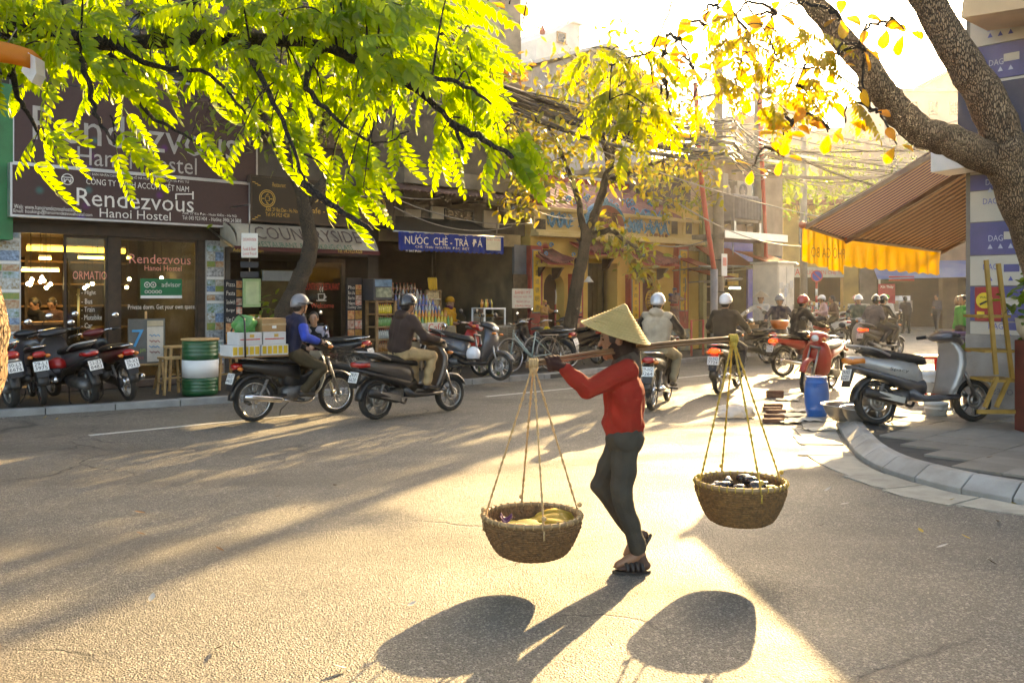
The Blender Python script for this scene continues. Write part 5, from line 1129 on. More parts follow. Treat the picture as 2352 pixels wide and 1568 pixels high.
bands=[(768,737,PWH),(737,657,PBL),(657,587,PWH),(587,511,PBL),(511,439,PWH),(439,402,PBL),(402,330,PWH),(330,270,PBL),(270,190,PWH),(190,110,PBL),(110,30,PWH),(30,-60,PBL),(-60,-150,PWH)]
BLT=mat('panel_blue_ink',(0.09,0.09,0.3),0.5); 
for a,b,m in bands:
    za,zb=fz(2240,a)+0.006,fz(2240,b)-0.006
    for i in range(3):
        p=MB().box(0.06+i*0.95,0.06+i*0.95+0.94,0.004,0.02,za,zb).build('cladding_panel',m,cbu)
        ink=BLT if m is PWH else mat('panel_pale_ink',(0.45,0.43,0.5),0.5)
        text('DAG',p,0.33+i*0.95+random.uniform(-.04,.05),(za+zb)/2+random.uniform(-.03,.06),0.17,0.075,0.001,ink,flip=False)
        if i<2 and (a//10+i)%3:
            MB().box(0.46+i*0.95,0.64+i*0.95,0.001,0.004,(za+zb)/2-0.02,(za+zb)/2+0.075).build('printed_block',PBL if m is PWH else PWH,p)
            e=MB(); zz=(za+zb)/2-0.1
            for q in range(3): e.prism([(0.27+q*0.12+i*0.95,zz-0.03),(0.33+q*0.12+i*0.95,zz-0.03),(0.30+q*0.12+i*0.95,zz+0.03)],0.001,0.004)
            e.build('printed_mark',ink,p)
lo=MB().box(0.0,3,0.0,0.02,RZ,fz(2240,768)).build('lower_render',mat('patched_render',(0.2,0.17,0.145),0.85,0.4,3,0.3,25,c2=(0.36,0.32,0.28)),cbu); text('OREST',lo,0.42,fz(2240,895),0.3,0.07,-0.004,mat('faded_ink',(0.12,0.1,0.1),0.7),flip=True)
rp=thing('wall_poster','red poster with a yellow disc pasted on the panelled corner','poster',PC,ANG-R(90)); MB().box(fa(2240),fa(2300),-0.012,0.002,fz(2260,737),fz(2260,659)).build('sheet',mat('poster_red',(0.35,0.02,0.015),0.5),rp)
c0=(fa(2262),fz(2262,690)); MB().lathe([(0.1,0),(0.1,0.004)],20,(c0[0],-0.013,c0[1]),Matrix.Rotation(R(90),3,'X')).build('disc',mat('poster_yellow',(0.75,0.5,0.02),0.5),rp); text('WALL',rp,c0[0],c0[1]+0.04,0.11,0.03,-0.019,INK); MB().bar((c0[0]-0.05,-0.02,c0[1]-0.05),(c0[0]+0.03,-0.02,c0[1]-0.01),0.02).build('tool_mark',INK,rp); MB().box(fa(2245),fa(2262),-0.016,-0.012,fz(2255,730),fz(2255,715)).build('thumbnail',mat('poster_yellow'),rp)
# box signs that stick out of the corner
bs=thing('projecting_sign','dark projecting shop sign with a big white letter behind the tree trunk','sign',PC,ANG-R(90)); p=MB().box(fa(2268),2.4,-0.9,-0.7,fz(2300,335)-0.25,fz(2300,205)-0.1).build('box',mat('sign_navy',(0.035,0.025,0.04),0.5),bs)
text('S',bs,fa(2352)-0.1,fz(2340,250)-0.12,0.2,0.27,-0.905,CREAM); text('C: SỐ 7',bs,fa(2345)-0.04,fz(2330,320)-0.17,0.22,0.05,-0.905,CREAM); MB().bar((1.5,-0.7,3.8),(1.5,0.02,3.8),0.06).build('bracket',STEEL,bs)
bs=thing('white_box_sign','blank white wedge shaped box sign above the awning','sign',PC,ANG-R(90)); MB().prism([(fa(2172)+0.02,fz(2172,405)),(fa(2172)+0.02,fz(2172,352)),(1.2,fz(2250,352)),(1.2,fz(2250,385))],-0.5,-0.004).build('box',mat('white_box',(0.66,0.6,0.55),0.5,0.06),bs,bevel=0.01)
bs=thing('orange_box_sign','cream and orange box sign high on the corner','sign',PC,ANG-R(90)); MB().prism([(fa(2275),fz(2275,75)),(fa(2290),fz(2290,-60)),(2.4,fz(2290,-60)),(2.4,fz(2330,88))],-0.9,-0.1).build('box',mat('cream_orange_box',(0.55,0.36,0.2),0.6,0.15,2),bs); MB().bar((1.5,-0.1,fz(2290,20)),(1.5,0.02,fz(2290,20)),0.08).build('bracket',STEEL,bs)
# ---------------------------------------------------------------- striped awnings over the corner noodle shop
def stripes(key,ca,cb,freq,tr):
    m=mat(key,ca,0.8,0.05); nt=m.node_tree; N=nt.nodes; L=nt.links; b=N['Principled BSDF']; tc=N.new('ShaderNodeTexCoord'); sp=N.new('ShaderNodeSeparateXYZ'); L.new(tc.outputs['Object'],sp.inputs[0])
    mu=N.new('ShaderNodeMath'); mu.operation='MULTIPLY'; mu.inputs[1].default_value=freq; L.new(sp.outputs['X'],mu.inputs[0]); fr=N.new('ShaderNodeMath'); fr.operation='FRACT'; L.new(mu.outputs[0],fr.inputs[0])
    gt=N.new('ShaderNodeMath'); gt.operation='GREATER_THAN'; gt.inputs[1].default_value=0.5; L.new(fr.outputs[0],gt.inputs[0])
    nz=N.new('ShaderNodeTexNoise'); nz.inputs['Scale'].default_value=3.0; nz.inputs['Detail'].default_value=5; L.new(tc.outputs['Object'],nz.inputs['Vector'])
    mx=N.new('ShaderNodeMix'); mx.data_type='RGBA'; mx.inputs['A'].default_value=(*ca,1); mx.inputs['B'].default_value=(*cb,1); L.new(gt.outputs[0],mx.inputs['Factor'])
    dk=N.new('ShaderNodeMix'); dk.data_type='RGBA'; dk.blend_type='MULTIPLY'; dk.inputs['Factor'].default_value=0.5; L.new(mx.outputs['Result'],dk.inputs['A']); L.new(nz.outputs['Color'],dk.inputs['B'])
    L.new(mx.outputs['Result'],b.inputs['Base Color']); t=N.new('ShaderNodeBsdfTranslucent'); L.new(mx.outputs['Result'],t.inputs[0]); ms=N.new('ShaderNodeMixShader'); ms.inputs[0].default_value=tr; L.new(b.outputs[0],ms.inputs[1]); L.new(t.outputs[0],ms.inputs[2]); L.new(ms.outputs[0],N['Material Output'].inputs[0]); return m
YCL=mat('yellow_valance_cloth',(0.48,0.26,0.008),0.8,0.2,5,0.1,60,trans=(0.5,0.27,0.005))
WV=PV+0.03; OV=PV+2.3
def awn(label,ua,ub_,za,zb,zr_a,zr_b,sm,txt,vz,seed):
    r=street_thing('striped_awning',label,'awning',(ua+ub_)/2,PV+1.2,2.3); n=12; rs=[]
    for k in range(n+1):
        f=k/n; u=ua+(ub_-ua)*f; zo_=za+(zb-za)*f; zr_=zr_a+(zr_b-zr_a)*f; ring=[]
        for j in range(7): g=j/6; ring.append((u,WV+(OV-WV)*g,zr_+(zo_-zr_)*g-0.05*math.sin(math.pi*g)))
        rs.append(ring+[(a,b,c-0.006) for a,b,c in ring[::-1]])
    MB().rings(rs).build('awning_cloth',sm,r,True)
    MB().tube([(ua-0.05,OV,za),(ub_+0.05,OV,zb)],0.035,8).build('front_bar',mat('brown_bar',(0.16,0.09,0.06),0.5),r,True); MB().sphere((ua-0.05,OV,za),0.055,10,8).build('bar_end',mat('orange_cap',(0.5,0.16,0.08),0.5),r,True)
    MB().tube([(ua-0.04,WV,zr_a+0.03),(ub_+0.04,WV,zr_b+0.03)],0.06,8).build('roller',mat('brown_bar'),r,True)
    for u,z,zz in ((ua+0.03,za,zr_a),(ub_-0.03,zb,zr_b)): MB().bar((u,OV,z-0.03),(u,WV,zz-0.12),0.05,0.07).build('folding_arm',mat('brown_arm',(0.2,0.11,0.07),0.5,0.2),r)
    q=MB(); top=[];bot=[]; m_=90
    for k in range(m_+1):
        f=k/m_; u=ua+(ub_-ua)*f; y=OV+0.02+0.025*math.sin(f*(ub_-ua)*16+seed)+0.012*math.sin(f*53); z=za+(zb-za)*f; top.append((u,OV+0.03,z-0.02)); bot.append((u,y,z-vz-0.035*abs(math.sin(f*(ub_-ua)*9))))
    mid=[(a[0],(a[1]+b[1])/2+0.012*math.sin(i*0.5),(a[2]+b[2])/2) for i,(a,b) in enumerate(zip(top,bot))]; N_=m_+1
    q.add(top+mid+bot,[(j*N_+k,j*N_+k+1,(j+1)*N_+k+1,(j+1)*N_+k) for j in range(2) for k in range(m_)]); va=q.build('valance',YCL,r,True)
    if txt: text(txt,va,(ua+ub_)/2+0.05,(za+zb)/2-vz*0.55,(ub_-ua)*0.8,vz*0.42,OV-0.012,mat('valance_ink',(0.12,0.075,0.0),0.8),flip=True)
    return r
UA=PU+0.05
awn('short awning end with blue stripes and mirrored lettering on its yellow valance',UA,UA+1.25,2.67,2.5,3.8,3.75,stripes('blue_white_stripe',(0.55,0.45,0.41),(0.1,0.07,0.2),11.0,0.35),'PHỎ GÀ BÒ',0.5,1)
awn('long brown striped awning with plain yellow valance over the corner pavement',UA+1.22,UA+4.75,2.54,2.44,3.75,3.75,stripes('brown_cream_stripe',(0.42,0.27,0.17),(0.06,0.035,0.035),5.5,0.28),None,0.42,2)
# ---------------------------------------------------------------- next house after the temple
U6=T1+0.12; U7=26.2
b6=street_thing('corner_shophouse','dim two storey shophouse after the temple, hung with red awnings','building',(U6+U7)/2,16,0.1)
ub(b6,'upper_wall',mat('pinkish_plaster',(0.36,0.27,0.2),0.85,0.25,2,0.2,25),U6,U7,16.0,16.3,2.9,5.6); ub(b6,'roof_slab',PLASTER_G,U6,U7,15.8,21,5.6,5.75); ub(b6,'back_wall',INTERD,U6,U7,19.5,19.6,0.1,5.6); ub(b6,'side_wall',PLASTER_D,U6,U6+0.12,16.3,19.5,0.1,5.6); ub(b6,'side_wall',PLASTER_D,U7-0.15,U7,16.3,19.5,0.1,5.6); ub(b6,'floor',INTERD,U6,U7,16,19.5,0.02,0.12)
ub(b6,'column',mat('green_drain_pipe',(0.26,0.25,0.1),0.6),U6,U6+0.16,15.85,16.0,0.1,4.4)
for k in range(2): window(b6,U6+0.7+k*1.6,U6+1.7+k*1.6,15.97,3.8,5.1,WOODD,2)
ub(b6,'blue_panel',mat('blue_shop_panel',(0.05,0.05,0.3),0.6,0.2),FU(1715,15.98),FU(1740,15.98),15.93,15.99,0.1,2.6); ub(b6,'blue_panel',mat('blue_shop_panel'),FU(1660,15.9),FU(1740,15.9),15.85,15.92,F(1700,600,15.9)[1],F(1700,555,15.9)[1])
for k in range(4): ub(b6,'shelf',WOODM,U6+0.6,U7-0.5,17.6,18.0,0.4+0.5*k,0.44+0.5*k)
RAW=stripes('red_orange_stripe',(0.42,0.09,0.03),(0.3,0.05,0.025),7.0,0.35)
for k,(p0,p1,yt,yb,v0,lab) in enumerate(((1663,1738,566,612,14.9,'big faded red awning between pole and cabinet'),(1606,1640,590,612,15.0,'small red awning squeezed beside the temple wall'),(1664,1705,618,640,14.6,'low red awning edge behind the notice pole'),(1772,1832,586,606,14.2,'red striped awning above the grey electric cabinet'))):
    u0,u1=FU(p0,v0),FU(p1,v0); zt=F((p0+p1)/2,yt,16)[1]; zb=F((p0+p1)/2,yb,v0)[1]; a=street_thing('red_awning',lab,'awning',(u0+u1)/2,v0,zb); MB().prism([(v0,zb),(16.0 if k<3 else 15.4,zt),(16.0 if k<3 else 15.4,zt-0.02),(v0,zb-0.02)],u0,u1,'yz').build('awning_cloth',RAW,a); MB().tube([(u0,v0,zb),(u1,v0,zb)],0.03,7).build('front_bar',STEEL,a,True); MB().bar((u0+0.05,v0,zb-0.03),(u0+0.05,15.95,zb-0.1),0.03).bar((u1-0.05,v0,zb-0.03),(u1-0.05,15.95,zb-0.1),0.03).build('awning_arm',STEEL,a)
ys=street_thing('yellow_shop_sign','small yellow sign hanging in the shophouse doorway','sign',FU(1690,15.5),15.5,2.0); a=rect(1672,628,1695,655,15.5); ub(ys,'panel',mat('sign_yellow',(0.6,0.4,0.03),0.6,0.2),a[0],a[1],15.48,15.52,a[2],a[3]); MB().bar(((a[0]+a[1])/2,15.5,a[3]),((a[0]+a[1])/2,15.5,a[3]+0.9),0.015).build('hanger',STEEL,ys)
for k,(px,py,vv) in enumerate(((1688,662,17.2),)):
    u,z=F(px,py,vv); t=street_thing('shop_tube_light','short white tube light glowing deep in the shophouse','light',u,vv,z); MB().tube([(u-0.3,vv,z),(u+0.3,vv,z)],0.02,8).build('tube',mat('white_tube',(0.9,1.0,0.8),0.4,0.02,emit=6),t,True); ub(t,'batten',WHITE,u-0.3,u+0.3,vv-0.02,vv+0.02,z+0.025,z+0.06)
# ---------------------------------------------------------------- poles, cabinet, transformer
CPO=mat('concrete_pole',(0.27,0.24,0.2),0.85,0.25,3,0.2,40); RPI=mat('red_pipe_paint',(0.5,0.07,0.05),0.55,0.2,4); GPI=mat('grey_pipe_paint',(0.22,0.22,0.24),0.5,0.2,4)
def pole(label,px,v,ztop,r,arms=()):
    u=FU(px,v); t=street_thing('utility_pole',label,'pole',u,v,0.08); MB().tube([(u,v,0.05),(u,v,ztop)],[r,r*0.72],12).build('shaft',CPO,t,True)
    for z,L_ in arms: MB().bar((u-L_,v-0.1,z),(u+L_,v-0.1,z),0.08).bar((u,v-L_,z-0.25),(u,v+L_,z-0.25),0.07).build('cross_arm',STEEL,t)
    for z,L_ in arms:
        for s in (-1,-0.45,0.45,1): MB().lathe([(0.03,0),(0.055,0.03),(0.035,0.07),(0.05,0.1),(0.02,0.15)],10,(u+s*L_*0.9,v-0.1,z+0.04)).build('insulator',mat('insulator_glaze',(0.45,0.4,0.36),0.25),t,True)
    return t,u
po1,up1=pole('concrete utility pole wrapped in notices after the temple',1650,14.5,8.2,0.16,((7.3,0.75),(6.3,0.6)))
nb=MB().box(up1-0.12,up1+0.12,14.30,14.325,F(1662,575+20,14.3)[1]-0.45,F(1662,600,14.3)[1]+0.2).build('notice_board',WHITE,po1); MB().box(up1-0.08,up1+0.08,14.294,14.299,F(1662,600,14.3)[1]-0.12,F(1662,600,14.3)[1]+0.1).build('printed_mark',PINKL,nb)
for k in range(5): z=0.9+k*0.42; MB().tube([(up1+0.165*math.cos(R(30*q)),14.5+0.165*math.sin(R(30*q)),z) for q in range(12)],0.012,4,True).build('pole_band',BLACK,po1)
po2,up2=pole('second concrete pole carrying the transformer platform',1742,15.0,8.4,0.17,((7.6,0.8),(5.6,0.9)))
po3,up3=pole('distant hazy concrete pole beyond the transformer',1846,19.5,8.0,0.16,((7.2,0.8),))
for k,(pts,lab) in enumerate((([(1597,190),(1608,380),(1622,500),(1640,618)],'leaning red service pipe fixed beside the first pole'),([(1745,230),(1752,420),(1758,560),(1760,640)],'upright red service pipe on the transformer pole'))):
    v_=14.3+0.55*k; P_=[(FU(a,v_),v_,F(a,b,v_)[1]) for a,b in pts]; t=street_thing('service_pipe',lab,'pipe',P_[-1][0],v_,0.08); MB().tube(spline(P_,4),0.065,8).build('red_pipe',RPI,t,True); MB().tube([P_[-1],(P_[-1][0],v_,0.05)],0.1,10).build('grey_sleeve',GPI,t,True)
tr=street_thing('transformer','grey ribbed transformer on a steel platform between the poles','transformer',(up1+up2)/2,14.8,3.6)
ua_,ub2,zb,zt=rect(1664,450,1722,512,14.8); MB().box(ua_,ub2,14.5,15.2,zb,zt).build('tank',mat('transformer_grey',(0.25,0.24,0.25),0.5,0.15),tr,bevel=0.03)
for k in range(16): ub(tr,'cooling_fin',mat('transformer_grey'),ua_+0.04+k*(ub2-ua_-0.08)/16,ua_+0.06+k*(ub2-ua_-0.08)/16,14.36,14.5,zb+0.08,zt-0.08)
ub(tr,'platform',STEEL,up1-0.1,up2+0.3,14.25,15.3,zb-0.5,zb-0.38); ub(tr,'platform_edge',ALU,up1-0.1,up2+0.3,14.22,14.25,zb-0.5,zb-0.3); MB().bar((ua_,14.5,zb-0.38),(ua_,14.5,zb),0.1).bar((ub2,14.5,zb-0.38),(ub2,14.5,zb),0.1).bar((ua_,15.1,zb-0.38),(ua_,15.1,zb),0.1).build('platform_leg',STEEL,tr)
for k in range(3): MB().lathe([(0.05,0),(0.08,0.05),(0.05,0.1),(0.08,0.15),(0.05,0.2),(0.02,0.3)],10,(ua_+0.25+k*0.35,14.85,zt)).build('bushing',mat('insulator_glaze'),tr,True)
CABM=mat('cabinet_grey',(0.74,0.68,0.58),0.55,0.15,3,0.05,40); wc=AT(1776,678,26.0); cb_=world_thing('electric_cabinet','tall grey roadside electric cabinet covered with paper notices','cabinet',(wc.x,wc.y,0.1)); rm=Matrix.Rotation(R(38),3,'Z')
def lo_(x,y,z): return Vector((wc.x,wc.y,0.1))+rm@Vector((x,y,z))
cw_,cd_,ch_=0.75,0.85,2.42
MB().obox(lo_(0,0,ch_/2),(cw_,cd_,ch_),rm).build('case',CABM,cb_,bevel=0.02); MB().obox(lo_(0,0,ch_+0.03),(cw_+0.12,cd_+0.12,0.06),rm).build('lid',CABM,cb_,bevel=0.01)
for k in range(2): d=MB().obox(lo_(cw_/2*0+(-0.18+0.36*k),-cd_/2-0.012,ch_/2),(0.34,0.02,ch_-0.16),rm).build('door',CABM,cb_,bevel=0.005); MB().obox(lo_(-0.18+0.36*k+0.12,-cd_/2-0.03,ch_*0.5),(0.025,0.03,0.14),rm).build('handle',STEEL,d)
for k in range(12): s=random.choice((0,0,1)); a,z=random.uniform(-0.28,0.28),random.uniform(0.7,1.9); w_,h_=random.uniform(0.1,0.2),random.uniform(0.12,0.3); MB().obox(lo_(a,-cd_/2-0.026-0.001*k,z) if s==0 else lo_(-cw_/2-0.004-0.001*k,a,z),(w_,0.003,h_) if s==0 else (0.003,w_,h_),rm).build('paper_notice',mat('notice_paper_%d'%(k%3),[(0.6,0.58,0.55),(0.5,0.52,0.58),(0.55,0.5,0.42)][k%3],0.7,0.3,40),cb_)
np_=AT(1876,634,36); ns=world_thing('no_parking_sign','round blue no parking sign on a red and white banded pole','sign',(np_.x,np_.y,0))
M90=Matrix.Rotation(R(90),3,'X'); MB().lathe([(0.235,0),(0.235,0.02)],28,(np_.x,np_.y,np_.z),M90).build('red_ring',RPI,ns); MB().lathe([(0.185,0),(0.185,0.012)],28,(np_.x,np_.y-0.02,np_.z),M90).build('blue_disc',mat('sign_blue',(0.04,0.06,0.4),0.5),ns); MB().obox((np_.x,np_.y-0.04,np_.z),(0.4,0.008,0.045),Matrix.Rotation(R(45),3,'Y')).build('slash',RPI,ns)
for k in range(9): MB().tube([(np_.x,np_.y+0.03,k*0.27),(np_.x,np_.y+0.03,k*0.27+0.27)],0.045,10).build('pole_band',RPI if k%2 else WHITE,ns,True)
# ---------------------------------------------------------------- shops closing the view
YB=43.0
def wx(px,Y): return (px-PXC)/FOC*Y
def wz(py,Y): return EYE+(HOR-py)*Y/FOC
def wb(root,name,m,px0,py0,px1,py1,Y,d=0.1,bevel=0): return MB().box(wx(px0,Y),wx(px1,Y),Y,Y+d,wz(py1,Y),wz(py0,Y)).build(name,m,root,bevel=bevel)
YF_=mat('far_yellow_wall',(0.46,0.3,0.1),0.85,0.25,1.5,0.1,20); 
ph=world_thing('yellow_corner_shop','old yellow corner shop with open front and white sign band','building',(wx(1880,YB),YB+2,0))
wb(ph,'upper_wall',YF_,1800,470,1992,612,YB,0.3); wb(ph,'pilaster',YF_,1937,595,1972,765,YB-0.15,0.4); wb(ph,'pilaster',YF_,1812,600,1823,765,YB-0.1,0.3); wb(ph,'back_wall',INTERD,1800,600,1992,765,YB+3.5,0.1); wb(ph,'capital',YF_,1930,585,1978,597,YB-0.25,0.5); wb(ph,'roof_edge',TTILE,1795,458,1995,470,YB-0.4,1.0); wb(ph,'side_wall',INTER,1800,600,1812,765,YB,3.5)
for k in range(3): wb(ph,'window',DGLASS,1835+k*45,500,1860+k*45,560,YB-0.03,0.03)
fs=world_thing('shop_band_sign','cream band sign with red lettering on the yellow corner shop','sign',(wx(1880,YB),YB-0.4,2.5)); p=wb(fs,'panel',mat('cream_sign',(0.5,0.44,0.36),0.6,0.15),1821,613,1938,637,YB-0.4,0.1)
def wtext(s,parent,px0,py0,px1,py1,Y,m,**k): text(s,parent,wx((px0+px1)/2,Y),wz((py0+py1)/2,Y),wx(px1,Y)-wx(px0,Y),wz(py0,Y)-wz(py1,Y),Y,m,**k)
wtext('NƯÓC SEN CHÈ T',fs,1846,619,1930,630,YB-0.41,REDL); wtext('A',fs,1826,617,1838,632,YB-0.41,REDL)
sh=world_thing('goods_shelf','open shelves packed with small boxes in the yellow shop','shelf',(wx(1880,YB),YB+0.5,0))
for k in range(5): wb(sh,'board',WOODM,1846,700+k*11,1935,702+k*11,YB+0.3,0.5)
rn=random.Random(3); GM=[mat('goods_%d'%k,c,0.5,0.15) for k,c in enumerate([(0.5,0.1,0.06),(0.6,0.5,0.35),(0.15,0.2,0.12),(0.55,0.35,0.1),(0.6,0.58,0.52),(0.08,0.12,0.3)])]
gi=0
for k in range(4):
    px=1848
    while px<1930:
        w_=rn.uniform(3,6); t=wb(None,'goods_box',GM[rn.randrange(6)],px,700+k*11-rn.uniform(4.5,8.5),px+w_,700+k*11-0.2,YB+0.25,0.3); tag(t,'small packaged goods on the shelves of the yellow shop','box','goods on the yellow shop shelves'); px+=w_+0.6
co=world_thing('concrete_stub_wall','stained bare concrete wall between the two far shops','wall',(wx(1995,YB),YB,0)); wb(co,'wall',CONC,1976,560,2014,765,YB-0.3,0.5)
bx_=world_thing('utility_box','low pale utility box with a red letter, against the far wall','cabinet',(wx(1988,40),40,0)); wb(bx_,'case',mat('pale_box',(0.5,0.44,0.36),0.6,0.1),1962,698,1999,752,40,0.8,0.03); wtext('A',bx_,1984,702,1992,710,39.99,REDL)
st=world_thing('dark_food_stall','dark open food stall under a blue awning at the far corner','building',(wx(2110,YB),YB+2,0)); wb(st,'back_wall',INTERD,2010,560,2400,765,YB+3,0.1); wb(st,'upper_wall',mat('far_brown_wall',(0.17,0.1,0.07),0.85,0.3,2),2010,440,2420,612,YB,0.3); wb(st,'pier',INTER,2165,600,2200,765,YB,0.4); wb(st,'floor',CONC,2010,756,2400,765,YB-0.5,4); wb(st,'roof_edge',TTILE,2005,428,2420,440,YB-0.5,1.0)
for k in range(6): wb(st,'window',DGLASS,2040+k*55,470,2070+k*55,540,YB-0.03,0.03)
ba=world_thing('blue_awning','blue and white canvas awning over the far food stall','awning',(wx(2090,41),41,2.4)); a=[(wx(2010,40.5),wz(640,40.5)),(wx(2330,40.5),wz(634,40.5))]
MB().add([(wx(2000,43),43,wz(598,43)),(wx(2330,43),43,wz(598,43)),(wx(2330,40.2),40.2,wz(632,40.2)),(wx(2016,40.2),40.2,wz(640,40.2)),(wx(2000,43),43,wz(598,43)-0.03),(wx(2330,43),43,wz(598,43)-0.03),(wx(2330,40.2),40.2,wz(632,40.2)-0.03),(wx(2016,40.2),40.2,wz(640,40.2)-0.03)],[(0,1,2,3),(7,6,5,4),(0,3,7,4),(3,2,6,7)]).build('awning_cloth',mat('blue_white_canvas',(0.08,0.16,0.45),0.7,0.3,0.9,c2=(0.5,0.52,0.6),trans=(0.2,0.3,0.6)),ba); wb(ba,'red_skirt',mat('red_canvas',(0.55,0.03,0.02),0.7,trans=(0.7,0.05,0.03)),2042,634,2100,645,40.3,0.02); MB().bar((wx(2020,40.3),40.3,0),(wx(2020,40.3),40.3,wz(640,40.3)),0.07).bar((wx(2310,40.3),40.3,0),(wx(2310,40.3),40.3,wz(634,40.3)),0.07).build('awning_post',STEEL,ba)
rs_=world_thing('red_stall_sign','red stall sign with pale lettering at the food stall','sign',(wx(2036,40),40.0,1.2)); wb(rs_,'panel',mat('stall_red',(0.4,0.03,0.03),0.6,0.15),2018,652,2056,697,40,0.06); wtext('Xôi Thủy',rs_,2022,655,2052,663,39.99,CREAM); wtext('XÔI',rs_,2022,674,2038,692,39.99,CREAM); MB().bar((wx(2022,40),40.05,0),(wx(2022,40),40.05,1.3),0.05).bar((wx(2052,40),40.05,0),(wx(2052,40),40.05,1.3),0.05).build('leg',STEEL,rs_)
ft=world_thing('food_table','low stall table stacked with foam boxes and jars','table',(wx(2075,40.5),40.5,0)); wb(ft,'top',WHITE,2054,716,2092,719,40.2,0.8); wb(ft,'glass_case',mat('stall_case',(0.35,0.3,0.25),0.4,0.3),2064,690,2096,716,40.4,0.5); wb(ft,'leg',STEEL,2056,719,2059,752,40.3,0.6); wb(ft,'leg',STEEL,2088,719,2091,752,40.3,0.6)
for k in range(4): t=wb(None,'foam_box',WHITE,2056+k*9,684-(k%2)*5,2064+k*9,690,40.5,0.4); tag(t,'white foam box on the far stall counter','box','foam boxes on the stall counter')
for k,(px,w_) in enumerate(((2186,4),(2196,4))): pass
for k,(a,b,y) in enumerate(((2104,2113,636),(2118,2133,636))): t=world_thing('stall_tube_light',['short white tube light glowing under the blue awning','longer white tube light glowing deep in the food stall'][k],'light',(wx(a,42),42,wz(y,42))); MB().tube([(wx(a,42),42,wz(y,42)),(wx(b,42),42,wz(y,42))],0.03,8).build('tube',mat('white_tube'),t,True); wb(t,'batten',WHITE,a,y-2.2,b,y-1.2,42,0.05)
# ---------------------------------------------------------------- houses beyond
gh=street_thing('metal_roof_house','grey corrugated house with a low metal gable above the temple','building',20,24,0); vg=24.0
u0,u1=FU(1212,vg),FU(1505,vg); ze=F(1215,150,vg)[1]; zk=F(1380,112,vg)[1]
GSH=mat('grey_sheet_wall',(0.34,0.33,0.33),0.6,0.2,3); MB().prism([(u0+0.2,0.1),(u1-0.2,0.1),(u1-0.2,ze-0.1),((u0+u1)/2+0.2,zk-0.1),(u0+0.2,ze-0.1)],vg,vg+6).build('wall',GSH,gh)
for k in range(22): a=u0+0.3+k*(u1-u0-0.6)/22; ub(gh,'wall_rib',GSH,a,a+0.05,vg-0.03,vg,F(1300,260,vg)[1],ze-0.15)
MB().prism([(u0-0.3,ze),((u0+u1)/2+0.2,zk+0.12),(u1+0.4,ze-0.1),(u1+0.4,ze-0.22),((u0+u1)/2+0.2,zk),(u0-0.3,ze-0.12)],vg-0.6,vg+6.5).build('roof',mat('pale_roof_sheet',(0.42,0.42,0.42),0.5,0.15),gh)
window(gh,FU(1312,vg),FU(1352,vg),vg-0.04,F(1330,190,vg)[1],F(1330,140,vg)[1],WOODD,2); window(gh,FU(1362,vg),FU(1385,vg),vg-0.04,F(1370,185,vg)[1],F(1370,140,vg)[1],WOODD,1)
wh=street_thing('white_stair_house','white rooftop stair house with a red finial behind the metal roof','building',24,32,0); vh=32.0
u0,u1=FU(1232,vh),FU(1332,vh); MB().prism([(u0,0.1),(u1,0.1),(u1,F(1300,48,vh)[1]),(FU(1315,vh),F(1300,46,vh)[1]),(FU(1275,vh),F(1260,70,vh)[1]),(u0,F(1240,92,vh)[1])],vh,vh+4).build('wall',mat('white_house_wall',(0.62,0.6,0.57),0.8,0.1,2),wh); ub(wh,'cap',WHITE,FU(1310,vh),FU(1336,vh),vh-0.2,vh+1,F(1300,50,vh)[1],F(1300,44,vh)[1]); window(wh,FU(1278,vh),FU(1298,vh),vh-0.04,F(1288,100,vh)[1],F(1288,75,vh)[1],WOODM,1); MB().lathe([(0.12,0),(0.16,0.15),(0.03,0.45),(0.01,0.6)],10,(FU(1278,vh),vh+1,F(1275,68,vh)[1])).build('finial',TRED,wh,True)
for k,(lab,px0,px1,py,Y,c) in enumerate((('hazy pale house with a red roof beyond the transformer',1655,1745,285,62,(0.26,0.22,0.2)),('hazy grey house block behind the poles',1745,1860,255,70,(0.26,0.24,0.22)),('tall hazy white block behind the sunlit leaves',1880,2010,300,78,(0.3,0.28,0.26)),('tall hazy block beside the leaning tree limb',2030,2215,210,66,(0.3,0.28,0.26)),('wide hazy block behind the corner building',2215,2520,150,72,(0.24,0.22,0.2)))):
    hb_=world_thing('distant_house',lab,'building',(wx((px0+px1)/2,Y),Y+4,0)); wb(hb_,'wall',mat('far_house_%d'%k,c,0.85,0.15,0.6),px0,py,px1,735,Y,8); 
    if k in (0,1): MB().prism([(wx(px0-6,Y),wz(py,Y)),(wx((px0+px1)/2,Y),wz(py-26,Y)),(wx(px1+6,Y),wz(py,Y))],Y-0.4,Y+8.4).build('roof',TTILE,hb_)
    else: wb(hb_,'parapet',mat('far_house_%d'%k),px0-4,py-7,px1+4,py,Y-0.3,8.6)
    nC=max(2,int((px1-px0)/42)); nR=int((640-py)/62)
    for i in range(nC):
        for j in range(nR):
            cx=px0+(px1-px0)*(i+0.5)/nC; cy=py+38+j*62; o=wb(hb_,'window',mat('far_frame',(0.3,0.27,0.25),0.7),cx-10,cy-16,cx+10,cy+16,Y-0.08,0.08); wb(o,'pane',DGLASS,cx-8,cy-14,cx-0.5,cy+14,Y-0.1,0.02); wb(o,'pane',DGLASS,cx+0.5,cy-14,cx+8,cy+14,Y-0.1,0.02)
    for j in range(max(1,nR-1)): wb(hb_,'balcony',mat('far_frame'),px0+8,py+58+j*62,px0+(px1-px0)*0.55,py+63+j*62,Y-1.0,1.0)
